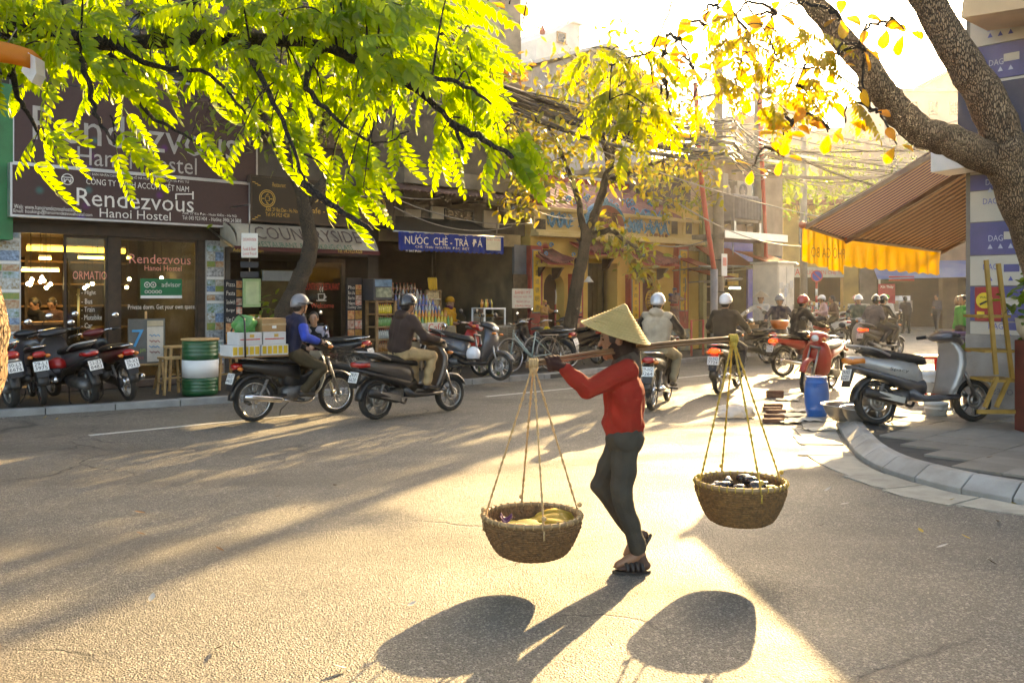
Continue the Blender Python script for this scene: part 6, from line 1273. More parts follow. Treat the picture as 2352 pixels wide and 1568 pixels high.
# ---------------------------------------------------------------- overhead cables
CAB=mat('black_cable',(0.02,0.018,0.017),0.5); CABL=mat('pale_grey_cable',(0.3,0.27,0.24),0.45)  # black sheath, and a paler grey one for some cables and hoses
def cable(p0,p1,sag,r,lab,grp,m=CAB,n=18):
    p0,p1=Vector(p0),Vector(p1); c=(p0+p1)/2; c.z=0; pts=[]
    for k in range(n+1):
        f=k/n; q=p0.lerp(p1,f); q.z-=sag*4*f*(1-f); pts.append(q-p0)
    o=MB().tube(pts,r,5).build('overhead_cable',m,None,True); o.location=p0; tag(o,lab,'cable',grp); return o
rn=random.Random(11)
for k in range(26):
    z0=F(1140,205+rn.uniform(-14,26),13.4)[1]; z1=F(1650,295+rn.uniform(-35,65),14.1)[1]
    a=UV(FU(1060,13.4),13.4+rn.uniform(-.12,.12),z0+0.15); b=UV(up1,14.1+rn.uniform(-.15,.15),z1)
    cable(a,b,rn.uniform(0.15,0.6),rn.choice((0.02,0.026,0.034)),'black cable in the thick bundle crossing before the temple','cable bundle before the temple')
    c=UV(up2,14.7+rn.uniform(-.15,.15),z1+rn.uniform(-0.5,0.5)); cable(b,c,rn.uniform(0.05,0.3),rn.choice((0.015,0.02)),'black cable strung between the two concrete poles','cables between the poles')
    if k<20:
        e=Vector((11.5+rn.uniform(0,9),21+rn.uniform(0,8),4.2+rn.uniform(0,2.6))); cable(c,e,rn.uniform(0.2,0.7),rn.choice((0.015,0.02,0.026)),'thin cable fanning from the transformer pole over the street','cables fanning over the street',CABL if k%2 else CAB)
for k in range(9):
    a=UV(-3,15.4,5.2+0.13*k); b=UV(FU(1060,13.4),13.4,5.3+0.1*k); cable(a,b,rn.uniform(0.3,0.7),0.012,'black cable running past the shop signs under the leaves','cables past the shop signs')
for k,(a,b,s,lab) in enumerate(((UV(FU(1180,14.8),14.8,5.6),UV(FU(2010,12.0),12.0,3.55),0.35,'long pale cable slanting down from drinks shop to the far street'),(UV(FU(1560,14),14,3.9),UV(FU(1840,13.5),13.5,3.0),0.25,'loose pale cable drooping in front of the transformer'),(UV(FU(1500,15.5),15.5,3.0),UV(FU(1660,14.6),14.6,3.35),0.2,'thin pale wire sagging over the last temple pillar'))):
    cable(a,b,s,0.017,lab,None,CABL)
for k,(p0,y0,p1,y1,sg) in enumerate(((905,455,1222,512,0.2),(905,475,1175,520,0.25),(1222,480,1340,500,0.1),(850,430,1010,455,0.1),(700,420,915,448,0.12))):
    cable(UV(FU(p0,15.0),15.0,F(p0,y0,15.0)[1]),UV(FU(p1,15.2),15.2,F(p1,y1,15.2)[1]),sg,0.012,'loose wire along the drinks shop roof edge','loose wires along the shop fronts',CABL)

# ---------------------------------------------------------------- air conditioners on the walls
for k,(px,py,v,lab) in enumerate(((1100,440,16.15,'air conditioner box under the corrugated eave of the drinks shop'),(1020,330,19.4,'air conditioner on the old apartment wall behind the leaves'),(1118,120,19.25,'air conditioner high beside the apartment corner pier'),(1690,440,15.95,'air conditioner on the shophouse wall beside the pole'),(1635,420,15.95,'air conditioner above the small red awning'))):
    u,z=F(px,py,v); t=street_thing('air_conditioner',lab,'air conditioner',u,v,z); ub(t,'case',mat('ac_case',(0.45,0.41,0.34),0.5,0.15),u-0.38,u+0.38,v-0.32,v-0.02,z-0.27,z+0.27,0.02); MB().lathe([(0.2,0),(0.2,0.01)],20,(u-0.1,v-0.325,z),Matrix.Rotation(R(90),3,'X')).build('fan_grille',BLACK,t)
    for q in range(5): MB().tube([(u-0.1+(0.04+0.04*q)*math.cos(R(20*j)),v-0.34,z+(0.04+0.04*q)*math.sin(R(20*j))) for j in range(18)],0.006,4,True).build('grille_ring',ALU,t)
    MB().bar((u-0.25,v-0.3,z-0.29),(u-0.25,v,z-0.29),0.03).bar((u+0.25,v-0.3,z-0.29),(u+0.25,v,z-0.29),0.03).build('bracket',STEEL,t); MB().tube([(u+0.38,v-0.15,z-0.1),(u+0.5,v-0.1,z-0.3),(u+0.48,v-0.05,z-1.2)],0.018,6).build('drain_hose',CABL,t,True)
# ---------------------------------------------------------------- foliage
def bark(key,c,c2,sc=6):
    m=mat(key,c,0.9,0.3,sc,0.9,26,c2=c2); nt=m.node_tree; N=nt.nodes; L=nt.links; b=N['Principled BSDF']; src=b.inputs['Base Color'].links[0].from_socket; bp=b.inputs['Normal'].links[0].from_node
    tc=N.new('ShaderNodeTexCoord'); mp=N.new('ShaderNodeMapping'); mp.inputs['Scale'].default_value=(13,13,4); L.new(tc.outputs['Object'],mp.inputs[0]); vo=N.new('ShaderNodeTexVoronoi'); vo.feature='DISTANCE_TO_EDGE'; L.new(mp.outputs[0],vo.inputs['Vector'])
    r=N.new('ShaderNodeMapRange'); r.inputs['From Max'].default_value=0.16; L.new(vo.outputs['Distance'],r.inputs['Value'])
    mx=N.new('ShaderNodeMix'); mx.data_type='RGBA'; mx.inputs['A'].default_value=(*[k*0.35 for k in c],1); L.new(src,mx.inputs['B']); L.new(r.outputs[0],mx.inputs['Factor']); L.new(mx.outputs['Result'],b.inputs['Base Color'])
    b2=N.new('ShaderNodeBump'); b2.inputs['Strength'].default_value=1.0; b2.inputs['Distance'].default_value=0.03; L.new(r.outputs[0],b2.inputs['Height']); L.new(bp.outputs[0],b2.inputs['Normal']); L.new(b2.outputs[0],b.inputs['Normal']); return m
BARKR=bark('grey_brown_bark',(0.28,0.16,0.08),(0.42,0.27,0.15)); BARKD=bark('dark_twig_bark',(0.03,0.018,0.012),(0.06,0.038,0.025)); BARKM=bark('mossy_bark',(0.06,0.04,0.024),(0.13,0.095,0.06))
def leaflet(L_,w,droop=0.12,fold=0.12):
    P=[]; xs=[0,0.12,0.35,0.62,0.85,1.0]; ws=[0.06,0.55,1.0,0.92,0.5,0.0]
    vs=[];fs=[]
    for x,q in zip(xs,ws):
        z=-droop*x*x*L_
        vs+= [(x*L_,q*w/2,z+fold*q*w*0.5),(x*L_,0,z),(x*L_,-q*w/2,z+fold*q*w*0.5)]
    for i in range(len(xs)-1):
        a=i*3; fs+=[(a,a+1,a+4,a+3),(a+1,a+2,a+5,a+4)]
    return np.array(vs),fs
def pinnate(pairs=6,length=0.34,ll=0.085,lw=0.032,droop=0.35,seed=0):
    rn=random.Random(seed); V_=[];F_=[]
    def put(vs,fs):
        n=len(V_); V_.extend(map(tuple,vs)); F_.extend([tuple(i+n for i in f) for f in fs])
    def rach(t): return np.array((length*t,0,-droop*length*t*t))
    lv,lf=leaflet(1,0.38)
    for k in range(pairs):
        t=0.22+0.7*k/(pairs-1); p=rach(t)
        for s in (-1,1):
            a=s*(R(62)-0.25*t+rn.uniform(-.12,.12)); sc_=ll*(0.75+0.5*math.sin(math.pi*(0.25+0.6*t)))*rn.uniform(0.9,1.08); dn=-0.35-0.3*rn.random()-0.25*t
            d=np.array((math.cos(a)*math.cos(dn),math.sin(a)*math.cos(dn),math.sin(dn))); sd=np.cross((0,0,1),d); sd/=np.linalg.norm(sd); nn=np.cross(d,sd); tw=rn.uniform(-.35,.35)
            sd2=sd*math.cos(tw)+nn*math.sin(tw); n2=np.cross(d,sd2); put(p+np.outer(lv[:,0],d)*sc_+np.outer(lv[:,1],sd2)*sc_+np.outer(lv[:,2],n2)*sc_,lf)
    p=rach(1.0); d=np.array((0.75,0,-0.66)); sd=np.array((0,1.0,0)); nn=np.cross(d,sd); put(p+np.outer(lv[:,0],d)*ll+np.outer(lv[:,1],sd)*ll+np.outer(lv[:,2],nn)*ll,lf)
    nl=len(V_); mb=MB(); mb.tube([tuple(rach(k/6)) for k in range(7)],[0.0022-0.0002*k for k in range(7)],4); put(mb.v,mb.f)
    return np.array(V_),F_
def big_leaf(seed):
    rn=random.Random(seed); xs=[0,0.1,0.25,0.45,0.65,0.82,0.94,1.0]; ws=[0.03,0.16,0.5,0.82,1.0,0.92,0.55,0.0]; vs=[];fs=[]
    for x,q in zip(xs,ws):
        z=-0.22*x*x+0.02*math.sin(x*9+seed)
        for y in (1,0.5,0,-0.5,-1): vs.append((x,y*q*0.30,z+0.08*abs(y)*q+0.012*math.sin(x*14+y*5)))
    for i in range(len(xs)-1):
        for j in range(4): a=i*5+j; fs.append((a,a+1,a+6,a+5))
    return np.array(vs),fs
def orient(d,roll=0.0,up=(0,0,1)):
    d=Vector(d).normalized(); s=Vector(up).cross(d); s=s.normalized() if s.length>1e-4 else Vector((1,0,0)); n=d.cross(s); s2=s*math.cos(roll)+n*math.sin(roll); n2=d.cross(s2); return np.array((d,s2,n2)).T
class Leaves:
    """leaf shapes placed on twigs: the first `most` become leaf parts, the rest one joined mass"""
    def __init__(s): s.items=[]
    def put(s,k,p,d,sc,roll,up=(0,0,1)): s.items.append((k,tuple(p),orient(d,roll,up),sc))
    def finish(s,root,shapes,m,most,key=None):
        off=np.array(OFF.get(root.name,(0,0,0))); it=s.items
        if key: it=sorted(it,key=key)
        meshes=[]
        for k,(v,f) in enumerate(shapes):
            me=bpy.data.meshes.new('leaf'); me.from_pydata([tuple(a) for a in v],[],f); me.materials.append(m); me.update(); me.shade_smooth(); meshes.append(me)
        for k,p,o,sc in it[:most]:
            ob=bpy.data.objects.new('leaf',meshes[k]); COL.objects.link(ob); ob.parent=root; M_=Matrix.Identity(4)
            for i in range(3):
                for j in range(3): M_[i][j]=o[i][j]*sc
            M_.translation=Vector(p)-Vector(off); ob.matrix_local=M_
        rest=it[most:]
        if rest:
            V_=[];F_=[];n=0
            for k,p,o,sc in rest:
                v,f=shapes[k]; V_.append((v*sc)@o.T+np.array(p)-off); F_.extend([tuple(i+n for i in q) for q in f]); n+=len(v)
            me=bpy.data.meshes.new('foliage'); me.from_pydata(np.concatenate(V_).tolist(),[],F_); me.materials.append(m); me.update(); me.shade_smooth(); o=link('foliage',me,root); o['kind']='stuff'
def wob(pts,amp,seed):
    rn=random.Random(seed); return [Vector(p)+Vector((rn.uniform(-amp,amp),rn.uniform(-amp,amp),rn.uniform(-amp,amp))) for p in pts]
def SUP(): return Vector((-SUN.x*0.7+random.uniform(-.45,.45),-SUN.y*0.7+random.uniform(-.4,.4),0.5+random.uniform(-.3,.4)))
# ---------------- branch of the tree that hangs over the street in front of the hostel
LM=leafmat('pinnate_leaf',(0.06,0.12,0.01),(0.11,0.17,0.015),(0.33,0.52,0.008),(0.62,0.73,0.012),0.64)
base=Vector((-2.22,3.6,0.0))
nt=world_thing('overhanging_tree','bright lime green tree with knobbly trunk at the frame edge, branches over the street','tree',(base.x,base.y,base.z))
D=4.7
main=[AT(-60,40,4.9),AT(60,62,4.8),AT(250,100,4.75),AT(440,90,4.7),AT(620,92,4.65),AT(740,104,4.6),AT(840,150,4.5),AT(950,205,4.4),AT(1040,285,4.3),AT(1062,345,4.25)]
tp=wob(spline([base,base+Vector((-0.02,0.0,0.7)),base+Vector((0.03,-0.02,1.2)),base+Vector((0.05,-0.03,1.5)),base+Vector((-0.1,0.1,2.0)),base+Vector((-0.3,0.5,2.6)),AT(-60,40,4.9)+Vector((0,0,-0.05)),AT(-90,-60,5.1)],5),0.012,1); rr=[0.19,0.185,0.18,0.172,0.165,0.158,0.152,0.148,0.148,0.15,0.155,0.16,0.17,0.178,0.182,0.178,0.17,0.16,0.15,0.145]+[0.14-0.003*k for k in range(16)]
tk=MB().tube(tp,rr,14).build('trunk',BARKR,nt,True)
br=MB().tube(wob(spline(main,6),0.006,2),[max(0.008,0.05-0.0008*k) for k in range(len(main)*6-5)],8)
br.tube(wob(spline([AT(420,-80,4.6),AT(440,10,4.65),AT(455,92,4.7)],5),0.006,3),[0.06,0.058,0.056,0.055,0.053,0.05,0.05,0.05,0.05,0.05,0.045],8)
subs=[[AT(250,100,4.75),AT(350,150,4.6),AT(480,170,4.5),AT(560,260,4.4)],[AT(255,130,4.7),AT(300,190,4.6),AT(345,265,4.5),AT(440,320,4.4),AT(520,360,4.3)],[AT(740,104,4.6),AT(700,190,4.4),AT(760,260,4.3),AT(860,330,4.2),AT(940,300,4.2)],[AT(740,104,4.6),AT(860,70,4.8),AT(980,90,4.9),AT(1060,120,4.9)],[AT(40,62,4.8),AT(30,180,4.5),AT(60,260,4.4),AT(110,330,4.3)],[AT(560,95,4.65),AT(600,180,4.3),AT(660,300,4.1),AT(700,420,4.0)],[AT(360,100,4.7),AT(345,40,5.0),AT(320,-40,5.2)],[AT(840,150,4.5),AT(930,170,4.3),AT(1050,190,4.2),AT(1130,240,4.2)],[AT(1040,285,4.3),AT(1110,320,4.2),AT(1180,360,4.15)],[AT(640,95,4.7),AT(660,20,5.0),AT(700,-30,5.2)],[AT(130,60,4.7),AT(190,150,4.3),AT(220,260,4.2),AT(260,330,4.1)],[AT(700,420,4.0),AT(760,470,3.95),AT(850,530,3.9)]]
nodes=[Vector(p) for p in spline(main,6)]
for k,sb in enumerate(subs):
    sp_=wob(spline(sb,6),0.008,20+k); nodes+=sp_; br.tube(sp_,[max(0.004,0.02-0.0008*i) for i in range(len(sp_))],6)
br.build('branch',BARKD,nt,True)
lv=Leaves(); rn=random.Random(5)
poly=[(-80,-60),(960,-60),(1040,0),(1090,70),(1105,160),(1130,250),(1110,290),(1050,280),(1000,235),(930,260),(860,240),(800,270),(730,270),(650,260),(600,280),(540,290),(480,275),(420,255),(350,240),(270,240),(170,215),(90,190),(20,210),(-80,210)]
def inpoly(x,y,pl_):
    n=0
    for (x0,y0),(x1,y1) in zip(pl_,pl_[1:]+pl_[:1]):
        if (y0>y)!=(y1>y) and x<(x1-x0)*(y-y0)/(y1-y0)+x0: n^=1
    return n
# world-space outline of the branch spray (metres, on the plane the branch grows in)
wpoly=[((a-PXC)/FOC*D,EYE+(HOR-b)*D/FOC) for a,b in poly]
xs=[p[0] for p in wpoly]; zs=[p[1] for p in wpoly]; tw=MB(); cnt=0; tries=0
while cnt<170 and tries<9000:
    tries+=1; x=rn.uniform(min(xs),max(xs)); z=rn.uniform(min(zs),max(zs))
    if not inpoly(x,z,wpoly): continue
    tip=Vector((x,D+rn.uniform(-0.55,0.6),z)); st=min(nodes,key=lambda q:(q-tip).length+ (0.3 if q.z<tip.z else 0))
    if (st-tip).length>0.85: st=tip+Vector((rn.uniform(-.3,.1),rn.uniform(-.2,.2),0.25))
    mid=st.lerp(tip,0.55)+Vector((0,0,0.07)); pts=spline([st,mid,tip],4); tw.tube(pts,[0.0065-0.0006*k for k in range(len(pts))],4); cnt+=1
    d0=(tip-st).normalized()
    for i in range(rn.randint(3,5)):
        f=0.35+0.65*rn.random() if i else 1.0; p=pts[min(len(pts)-1,int(f*(len(pts)-1)))]; yaw=rn.uniform(-1.2,1.2)
        d=Matrix.Rotation(yaw,3,'Z')@Vector((d0.x,d0.y,0.0)); d=(d.normalized()*0.8 if d.length>0.05 else Vector((1,0,0)))+Vector((0.25*rn.uniform(-1,1),0.25*rn.uniform(-1,1),-rn.uniform(-0.15,0.8)))
        lv.put(rn.randrange(4),p,d,rn.uniform(0.72,1.0),rn.uniform(-0.35,0.35),SUP())
# dangling sprays below the mass
for px,py,n_ in ((105,290,4),(70,350,2),(265,330,3),(440,310,2),(760,370,5),(800,400,5),(835,430,4),(700,310,4),(780,440,3),(900,320,3),(1010,315,3),(1150,320,4),(1195,310,4),(1170,350,3),(1030,330,3),(560,290,3),(620,310,3)):
    tip=AT(px,py,D-0.5); st=min(nodes,key=lambda q:(q-tip).length); st=tip+(st-tip)*min(1,0.55/max(0.01,(st-tip).length))+Vector((0,0,0.1))
    pts=spline([st,st.lerp(tip,0.5)+Vector((0,0,0.04)),tip],4); tw.tube(pts,[0.005-0.0004*k for k in range(len(pts))],4)
    for i in range(n_): p=pts[min(8,2+int(6*(i+1)/n_))]; lv.put(rn.randrange(4),p,Vector((rn.uniform(-.7,.9),rn.uniform(-.3,.3),-0.8)),rn.uniform(0.65,0.9),rn.uniform(-.3,.3),SUP())
tw.build('twig',BARKD,nt,True)['kind']='stuff'
SH=[pinnate(8,0.31,0.064,0.034,0.3,1),pinnate(9,0.36,0.062,0.032,0.4,2),pinnate(6,0.24,0.066,0.036,0.25,3),pinnate(8,0.33,0.06,0.032,0.5,4)]
lv.finish(nt,SH,LM,300,key=lambda t:t[1][1])
# ---------------- leaning roadside tree on the corner
rt=world_thing('leaning_street_tree','thick rough barked street tree forking over the corner pavement','tree',(4.95,7.9,RZ))
Zt=7.7; tp=[(4.95,7.9,RZ),AT(2500,900,7.9),AT(2420,640,7.8),AT(2350,450,7.7),AT(2300,345,7.65)]
trunk=MB().tube(wob(spline(tp,6),0.012,7),[0.25-0.003*k for k in range(25)],16).build('trunk',BARKR,rt,True)
lf_=[AT(2325,390,7.7),AT(2200,330,7.6),AT(2110,300,7.5),AT(2050,240,7.4),AT(2000,170,7.3),AT(1920,70,7.3),AT(1840,-30,7.3),AT(1780,-110,7.3)]
MB().tube(wob(spline(lf_,6),0.012,8),[max(0.075,0.145-0.0017*k) for k in range(43)],14).build('limb',BARKR,rt,True)
MB().tube(wob(spline([AT(2045,235,7.4),AT(1995,205,7.35),AT(1990,170,7.3),AT(2010,120,7.3)],4),0.01,9),[0.09,0.085,0.08,0.075,0.07,0.065,0.06,0.05,0.05,0.045,0.04,0.03,0.02],10).build('limb_stub',BARKR,rt,True)
MB().tube(wob(spline([AT(2320,380,7.7),AT(2265,230,7.7),AT(2190,110,7.75),AT(2110,-40,7.8),AT(2080,-160,7.9)],6),0.012,10),[0.17-0.0025*k for k in range(25)],14).build('limb',BARKR,rt,True)
ALM=leafmat('almond_leaf',(0.12,0.09,0.01),(0.16,0.07,0.012),(0.82,0.64,0.015),(0.85,0.42,0.02),0.68,vein=(0.7,0.2,0.015))
al=Leaves(); rn=random.Random(9); tw=MB()
ros=[(1553,92,4),(1527,122,4),(1527,185,5),(1590,155,5),(1560,165,4),(1512,300,4),(1545,310,4),(1620,60,4),(1690,40,4),(1700,140,4),(1720,90,4),(1715,215,4),(1830,195,4),(1860,250,4),(1800,310,4),(1820,290,4),(1730,385,3),(1800,360,3),(1880,190,4),(1905,300,3),(2000,255,3),(2060,330,3),(1980,110,4),(1930,40,4),(1780,30,4),(1650,20,4),(1740,150,4),(1780,110,4),(1920,150,4),(2080,70,3),(2040,60,3),(1940,280,3),(1170,10,2),(1200,55,2),(1120,5,2)]
anchor=[Vector(p) for p in spline(lf_,6)]
RC=[]
for px,py,n_ in sorted(ros,key=lambda r_:min((q-AT(r_[0],r_[1],6.6)).length for q in anchor)):
    c=AT(px,py,6.6+rn.uniform(-0.3,0.4))
    if px>1300:
        st=min(anchor+RC,key=lambda q:(q-c).length); RC.append(c); pts=wob(spline([c,c.lerp(st,0.4)+Vector((0,0.1,0.12)),c.lerp(st,0.8)+Vector((0,0,0.05)),st],4),0.012,px)
    else: pts=[c,c+Vector((0.05,0,0.25)),c+Vector((0.02,0,0.6))]
    tw.tube(pts,[0.006+0.0008*k for k in range(len(pts))],5)
    for i in range(n_):
        a=2*math.pi*i/n_+rn.uniform(-.4,.4); d=Vector((math.cos(a),rn.uniform(-0.35,0.35),math.sin(a)*0.75-0.15)); al.put(rn.randrange(3),c+d*0.03,d,rn.uniform(0.1,0.155),rn.uniform(-0.5,0.5),SUP())
tw.build('twig',BARKD,rt,True)['kind']='stuff'; al.finish(rt,[big_leaf(k) for k in range(3)],ALM,300)
# lime sprays of a climber among the almond leaves
LM2=leafmat('climber_leaf',(0.08,0.12,0.01),(0.12,0.15,0.015),(0.34,0.42,0.01),(0.55,0.5,0.015),0.6)
cl=world_thing('hanging_climber','lime green climber sprays hanging on a thin stem near the sky','plant',tuple(AT(1450,130,5.6)))
vine=wob(spline([AT(1560,-40,5.7),AT(1520,70,5.7),AT(1490,120,5.65),AT(1440,135,5.6),AT(1400,150,5.6)],6),0.006,3); vn=[]; tw=MB().tube(vine,0.006,5); cv=Leaves(); rn=random.Random(21)
for px,py,n_ in ((1400,120,3),(1440,150,5),(1420,200,6),(1460,210,6),(1400,230,5),(1480,240,5),(1440,260,5),(1500,190,4),(1360,110,3),(1480,120,3),(1470,280,3),(1440,320,2),(1410,265,4)):
    c=AT(px,py,5.6+rn.uniform(-.25,.25)); s_=min(vine+vn,key=lambda q:(q-c).length+(0.1 if q.z<c.z else 0)); vn.append(c); tw.tube(spline([s_,s_.lerp(c,0.5)+Vector((0,0,0.05)),c],4),0.004,4)
    for i in range(n_): cv.put(rn.randrange(4),c,Vector((rn.uniform(-1,1),rn.uniform(-.5,.5),-rn.uniform(0.0,0.9))),rn.uniform(0.65,0.9),rn.uniform(-.4,.4),SUP())
tw.build('stem',BARKD,cl,True); cv.finish(cl,SH,LM2,60)
cl=world_thing('hanging_climber','golden climber sprays crowding the limb under the bright sun','plant',tuple(AT(1800,150,6.4))); vine=wob(spline([AT(1690,-30,6.4),AT(1760,80,6.4),AT(1800,150,6.4),AT(1900,160,6.3),AT(1980,210,6.3)],6),0.006,4); vn=[]; tw=MB().tube(vine,0.007,5); cv=Leaves()
for px,py,n_ in ((1700,30,3),(1740,60,3),(1780,70,3),(1720,120,3),(1780,140,3),(1830,60,3),(1830,120,3),(1870,70,3),(1800,200,3),(1760,200,3),(1850,170,3),(1740,240,3),(1900,110,3),(1690,180,3),(1930,190,3),(1960,230,3),(1640,160,4),(1810,260,4),(1680,80,4),(1590,230,3)):
    c=AT(px,py,6.4+rn.uniform(-.5,.4)); s_=min(vine+vn,key=lambda q:(q-c).length+(0.1 if q.z<c.z else 0)); vn.append(c); tw.tube(spline([s_,s_.lerp(c,0.5)+Vector((0,0,0.06)),c],4),0.004,4)
    for i in range(n_): cv.put(rn.randrange(4),c,Vector((rn.uniform(-1,1),rn.uniform(-.5,.5),-rn.uniform(0.0,0.8))),rn.uniform(0.7,0.95),rn.uniform(-.4,.4),SUP())
tw.build('stem',BARKD,cl,True); cv.finish(cl,SH,leafmat('climber_leaf_gold',(0.1,0.12,0.01),(0.13,0.1,0.015),(0.45,0.43,0.01),(0.62,0.44,0.02),0.62),120)
# ---------------- street trees before the shops
def simple_leaf():
    v,f=leaflet(1,0.4,0.25,0.15); return v,f
def street_tree(name,label,basep,trunk_pts,r0,limbs,clusters,m,bm,nleaf,size,spread,most=0,seed=1,crown='crown'):
    t=world_thing(name,label,'tree',tuple(basep)); rn=random.Random(seed); tp=wob(spline(trunk_pts,6),0.02,seed); n=len(tp)
    MB().tube(tp,[r0*(1-0.55*k/n) for k in range(n)],12).build('trunk',bm,t,True); nd=list(tp[n//2:])
    for k,lb in enumerate(limbs): q=wob(spline(lb,5),0.02,seed+k); nd+=q; MB().tube(q,[r0*0.5*(1-0.8*i/len(q))+0.008 for i in range(len(q))],8).build('limb',bm,t,True)
    lv=Leaves(); tw=MB()
    for c,rad,w in clusters:
        c=Vector(c); s_=min(nd,key=lambda q:(q-c).length); tw.tube(spline([s_,s_.lerp(c,0.5)+Vector((0,0,0.1)),c],3),[0.02,0.018,0.015,0.012,0.01,0.008,0.006],5)
        for i in range(int(nleaf*w)):
            q=Vector((rn.gauss(0,1),rn.gauss(0,1),rn.gauss(0,0.8)))*rad*0.5; d=Vector((rn.uniform(-1,1),rn.uniform(-1,1),rn.uniform(-1.1,0.25))); lv.put(0,c+q,d,size*rn.uniform(0.7,1.25),rn.uniform(-1,1))
            if i%7==0: tw.tube([c,c+q],[0.006,0.003],3)
    tw.build('twig',bm,t,True)['kind']='stuff'
    n0=len(lv.items); lv.finish(t,[simple_leaf()],m,most); 
    return t
TLM=leafmat('temple_tree_leaf',(0.07,0.1,0.02),(0.13,0.11,0.02),(0.3,0.38,0.02),(0.7,0.48,0.02),0.5)
v_=14.35; bp_=UV(FU(1300,v_),v_,PZ)
def tq(px,py,dv=0.0): v=v_+dv; u,z=F(px,py,v); return UV(u,v,z)
cl_=[]; rn=random.Random(4)
for px,py,rad,w in ((1250,250,1.0,1),(1330,190,1.1,1.2),(1420,170,1.2,1.2),(1500,170,1.1,1.1),(1570,220,1.0,1.0),(1220,330,0.9,1),(1300,320,1.0,0.9),(1390,300,1.1,1),(1480,290,1.1,1),(1560,310,1.0,1),(1600,390,0.8,0.9),(1230,410,0.7,0.7),(1200,470,0.45,0.35),(1300,400,0.8,0.5),(1440,390,0.9,0.7),(1520,400,0.9,0.8),(1610,460,0.6,0.6),(1540,460,0.6,0.45),(1430,560,0.55,0.5),(1470,590,0.5,0.5),(1400,530,0.5,0.45),(1480,630,0.35,0.25),(1360,240,1.0,0.9),(1180,280,0.8,0.8),(1640,330,0.7,0.5)):
    cl_.append((tq(px,py,rn.uniform(-0.9,0.7)),rad,w))
street_tree('street_tree','slender tree with yellowing leaves in front of the temple',bp_,[bp_,tq(1318,690),tq(1335,600),tq(1350,540),tq(1375,470),tq(1400,380)],0.17,[[tq(1345,560),tq(1330,470),tq(1300,380),tq(1260,290)],[tq(1400,380),tq(1420,300),tq(1470,230)],[tq(1390,420),tq(1450,395),tq(1520,370)],[tq(1350,545),tq(1400,530,-.4),tq(1460,570,-.7)],[tq(1400,380),tq(1380,300),tq(1350,220)]],cl_,TLM,BARKM,165,0.2,1.0,300,4)
GLM=leafmat('shade_tree_leaf',(0.05,0.09,0.015),(0.08,0.12,0.02),(0.2,0.34,0.015),(0.4,0.45,0.02),0.5)
v_=14.3; bp_=UV(FU(652,v_),v_,PZ); cl_=[]
for px,py,rad,w in ((560,250,1.2,1),(640,200,1.3,1),(720,230,1.2,1),(800,260,1.1,0.9),(870,210,1.1,0.9),(930,150,1.1,0.9),(600,120,1.3,1),(740,100,1.3,1),(880,70,1.3,1),(1000,90,1.1,0.9),(1050,180,0.8,0.6),(500,150,1.2,0.8)): cl_.append((tq(px,py,rn.uniform(-1,1)),rad,w))
street_tree('street_tree','crooked dark trunk tree standing before the restaurant canopy',bp_,[bp_,tq(650,740),tq(668,690),tq(690,640),tq(712,580),tq(703,500),tq(690,430),tq(655,370),tq(625,300)],0.19,[[tq(655,370),tq(720,280),tq(800,200)],[tq(625,300),tq(580,220),tq(540,140)],[tq(700,470),tq(820,330),tq(930,200),tq(1000,110)]],cl_,GLM,BARKM,130,0.16,1.0,0,6)
# low shrub at the crooked trunk's foot
sb=street_thing('potted_shrub','leafy potted shrub at the foot of the crooked tree','plant',FU(625,15.0),15.0,PZ); u=FU(625,15.0); MB().lathe([(0.14,0.1),(0.2,0.4),(0.18,0.4),(0.12,0.36)],14,(u,15.0,0)).build('pot',mat('clay_pot'),sb,True); lv=Leaves()
for k in range(110): lv.put(0,(u+rn.gauss(0,0.16),15.0+rn.gauss(0,0.15),0.95+rn.gauss(0,0.28)),Vector((rn.uniform(-1,1),rn.uniform(-1,1),rn.uniform(-.6,.8))),rn.uniform(0.12,0.2),rn.uniform(-1,1))
lv.finish(sb,[simple_leaf()],GLM,110); MB().tube([(u,15,0.38),(u+0.03,15,1.0)],0.02,6).build('stem',BARKD,sb)
# reddish leaves on the ledge of the old apartment block and green behind the cables
lg=street_thing('ledge_shrub','wild shrub with red and green leaves on the old apartment ledge','plant',FU(1140,18.8),18.8,6.8); lv=Leaves(); zz=F(1150,190,18.8)[1]
for k in range(420): px=rn.uniform(1010,1200); lv.put(0,(FU(px,18.8)+rn.gauss(0,.1),18.8+rn.gauss(0,0.3),zz+0.1+abs(rn.gauss(0,0.4))*(1.6 if px<1120 else 0.8)),Vector((rn.uniform(-1,1),rn.uniform(-1,1),rn.uniform(-.9,.5))),rn.uniform(0.16,0.28),rn.uniform(-1,1))
lv.finish(lg,[simple_leaf()],leafmat('ledge_leaf',(0.07,0.09,0.02),(0.15,0.05,0.015),(0.25,0.3,0.02),(0.55,0.15,0.02),0.45),0); MB().tube([(FU(1140,18.8),18.8,zz-0.05),(FU(1130,18.8),18.8,zz+0.6)],0.03,6).build('stem',BARKD,lg)
# greenery at the far end of the street
for k,(px,py,Y,rad,lab) in enumerate(((1700,430,33,1.6,'hazy green tree crown behind the transformer platform'),(1840,470,40,2.2,'hazy tree crown behind the fan of cables'),(2010,420,46,2.6,'hazy tree crown behind the striped awnings'))):
    b_=Vector((wx(px,Y),Y,0)); c=AT(px,py,Y); cs=[(c+Vector((rn.uniform(-rad,rad),rn.uniform(-1,1),rn.uniform(-rad*0.6,rad*0.7))),rad*0.7,1.0) for i in range(9)]
    street_tree('distant_tree',lab,b_,[b_,b_+Vector((0.1,0,1.6)),Vector((c.x,c.y,c.z-0.6))],0.16,[],cs,GLM,BARKM,90,0.26,1.0,0,30+k)
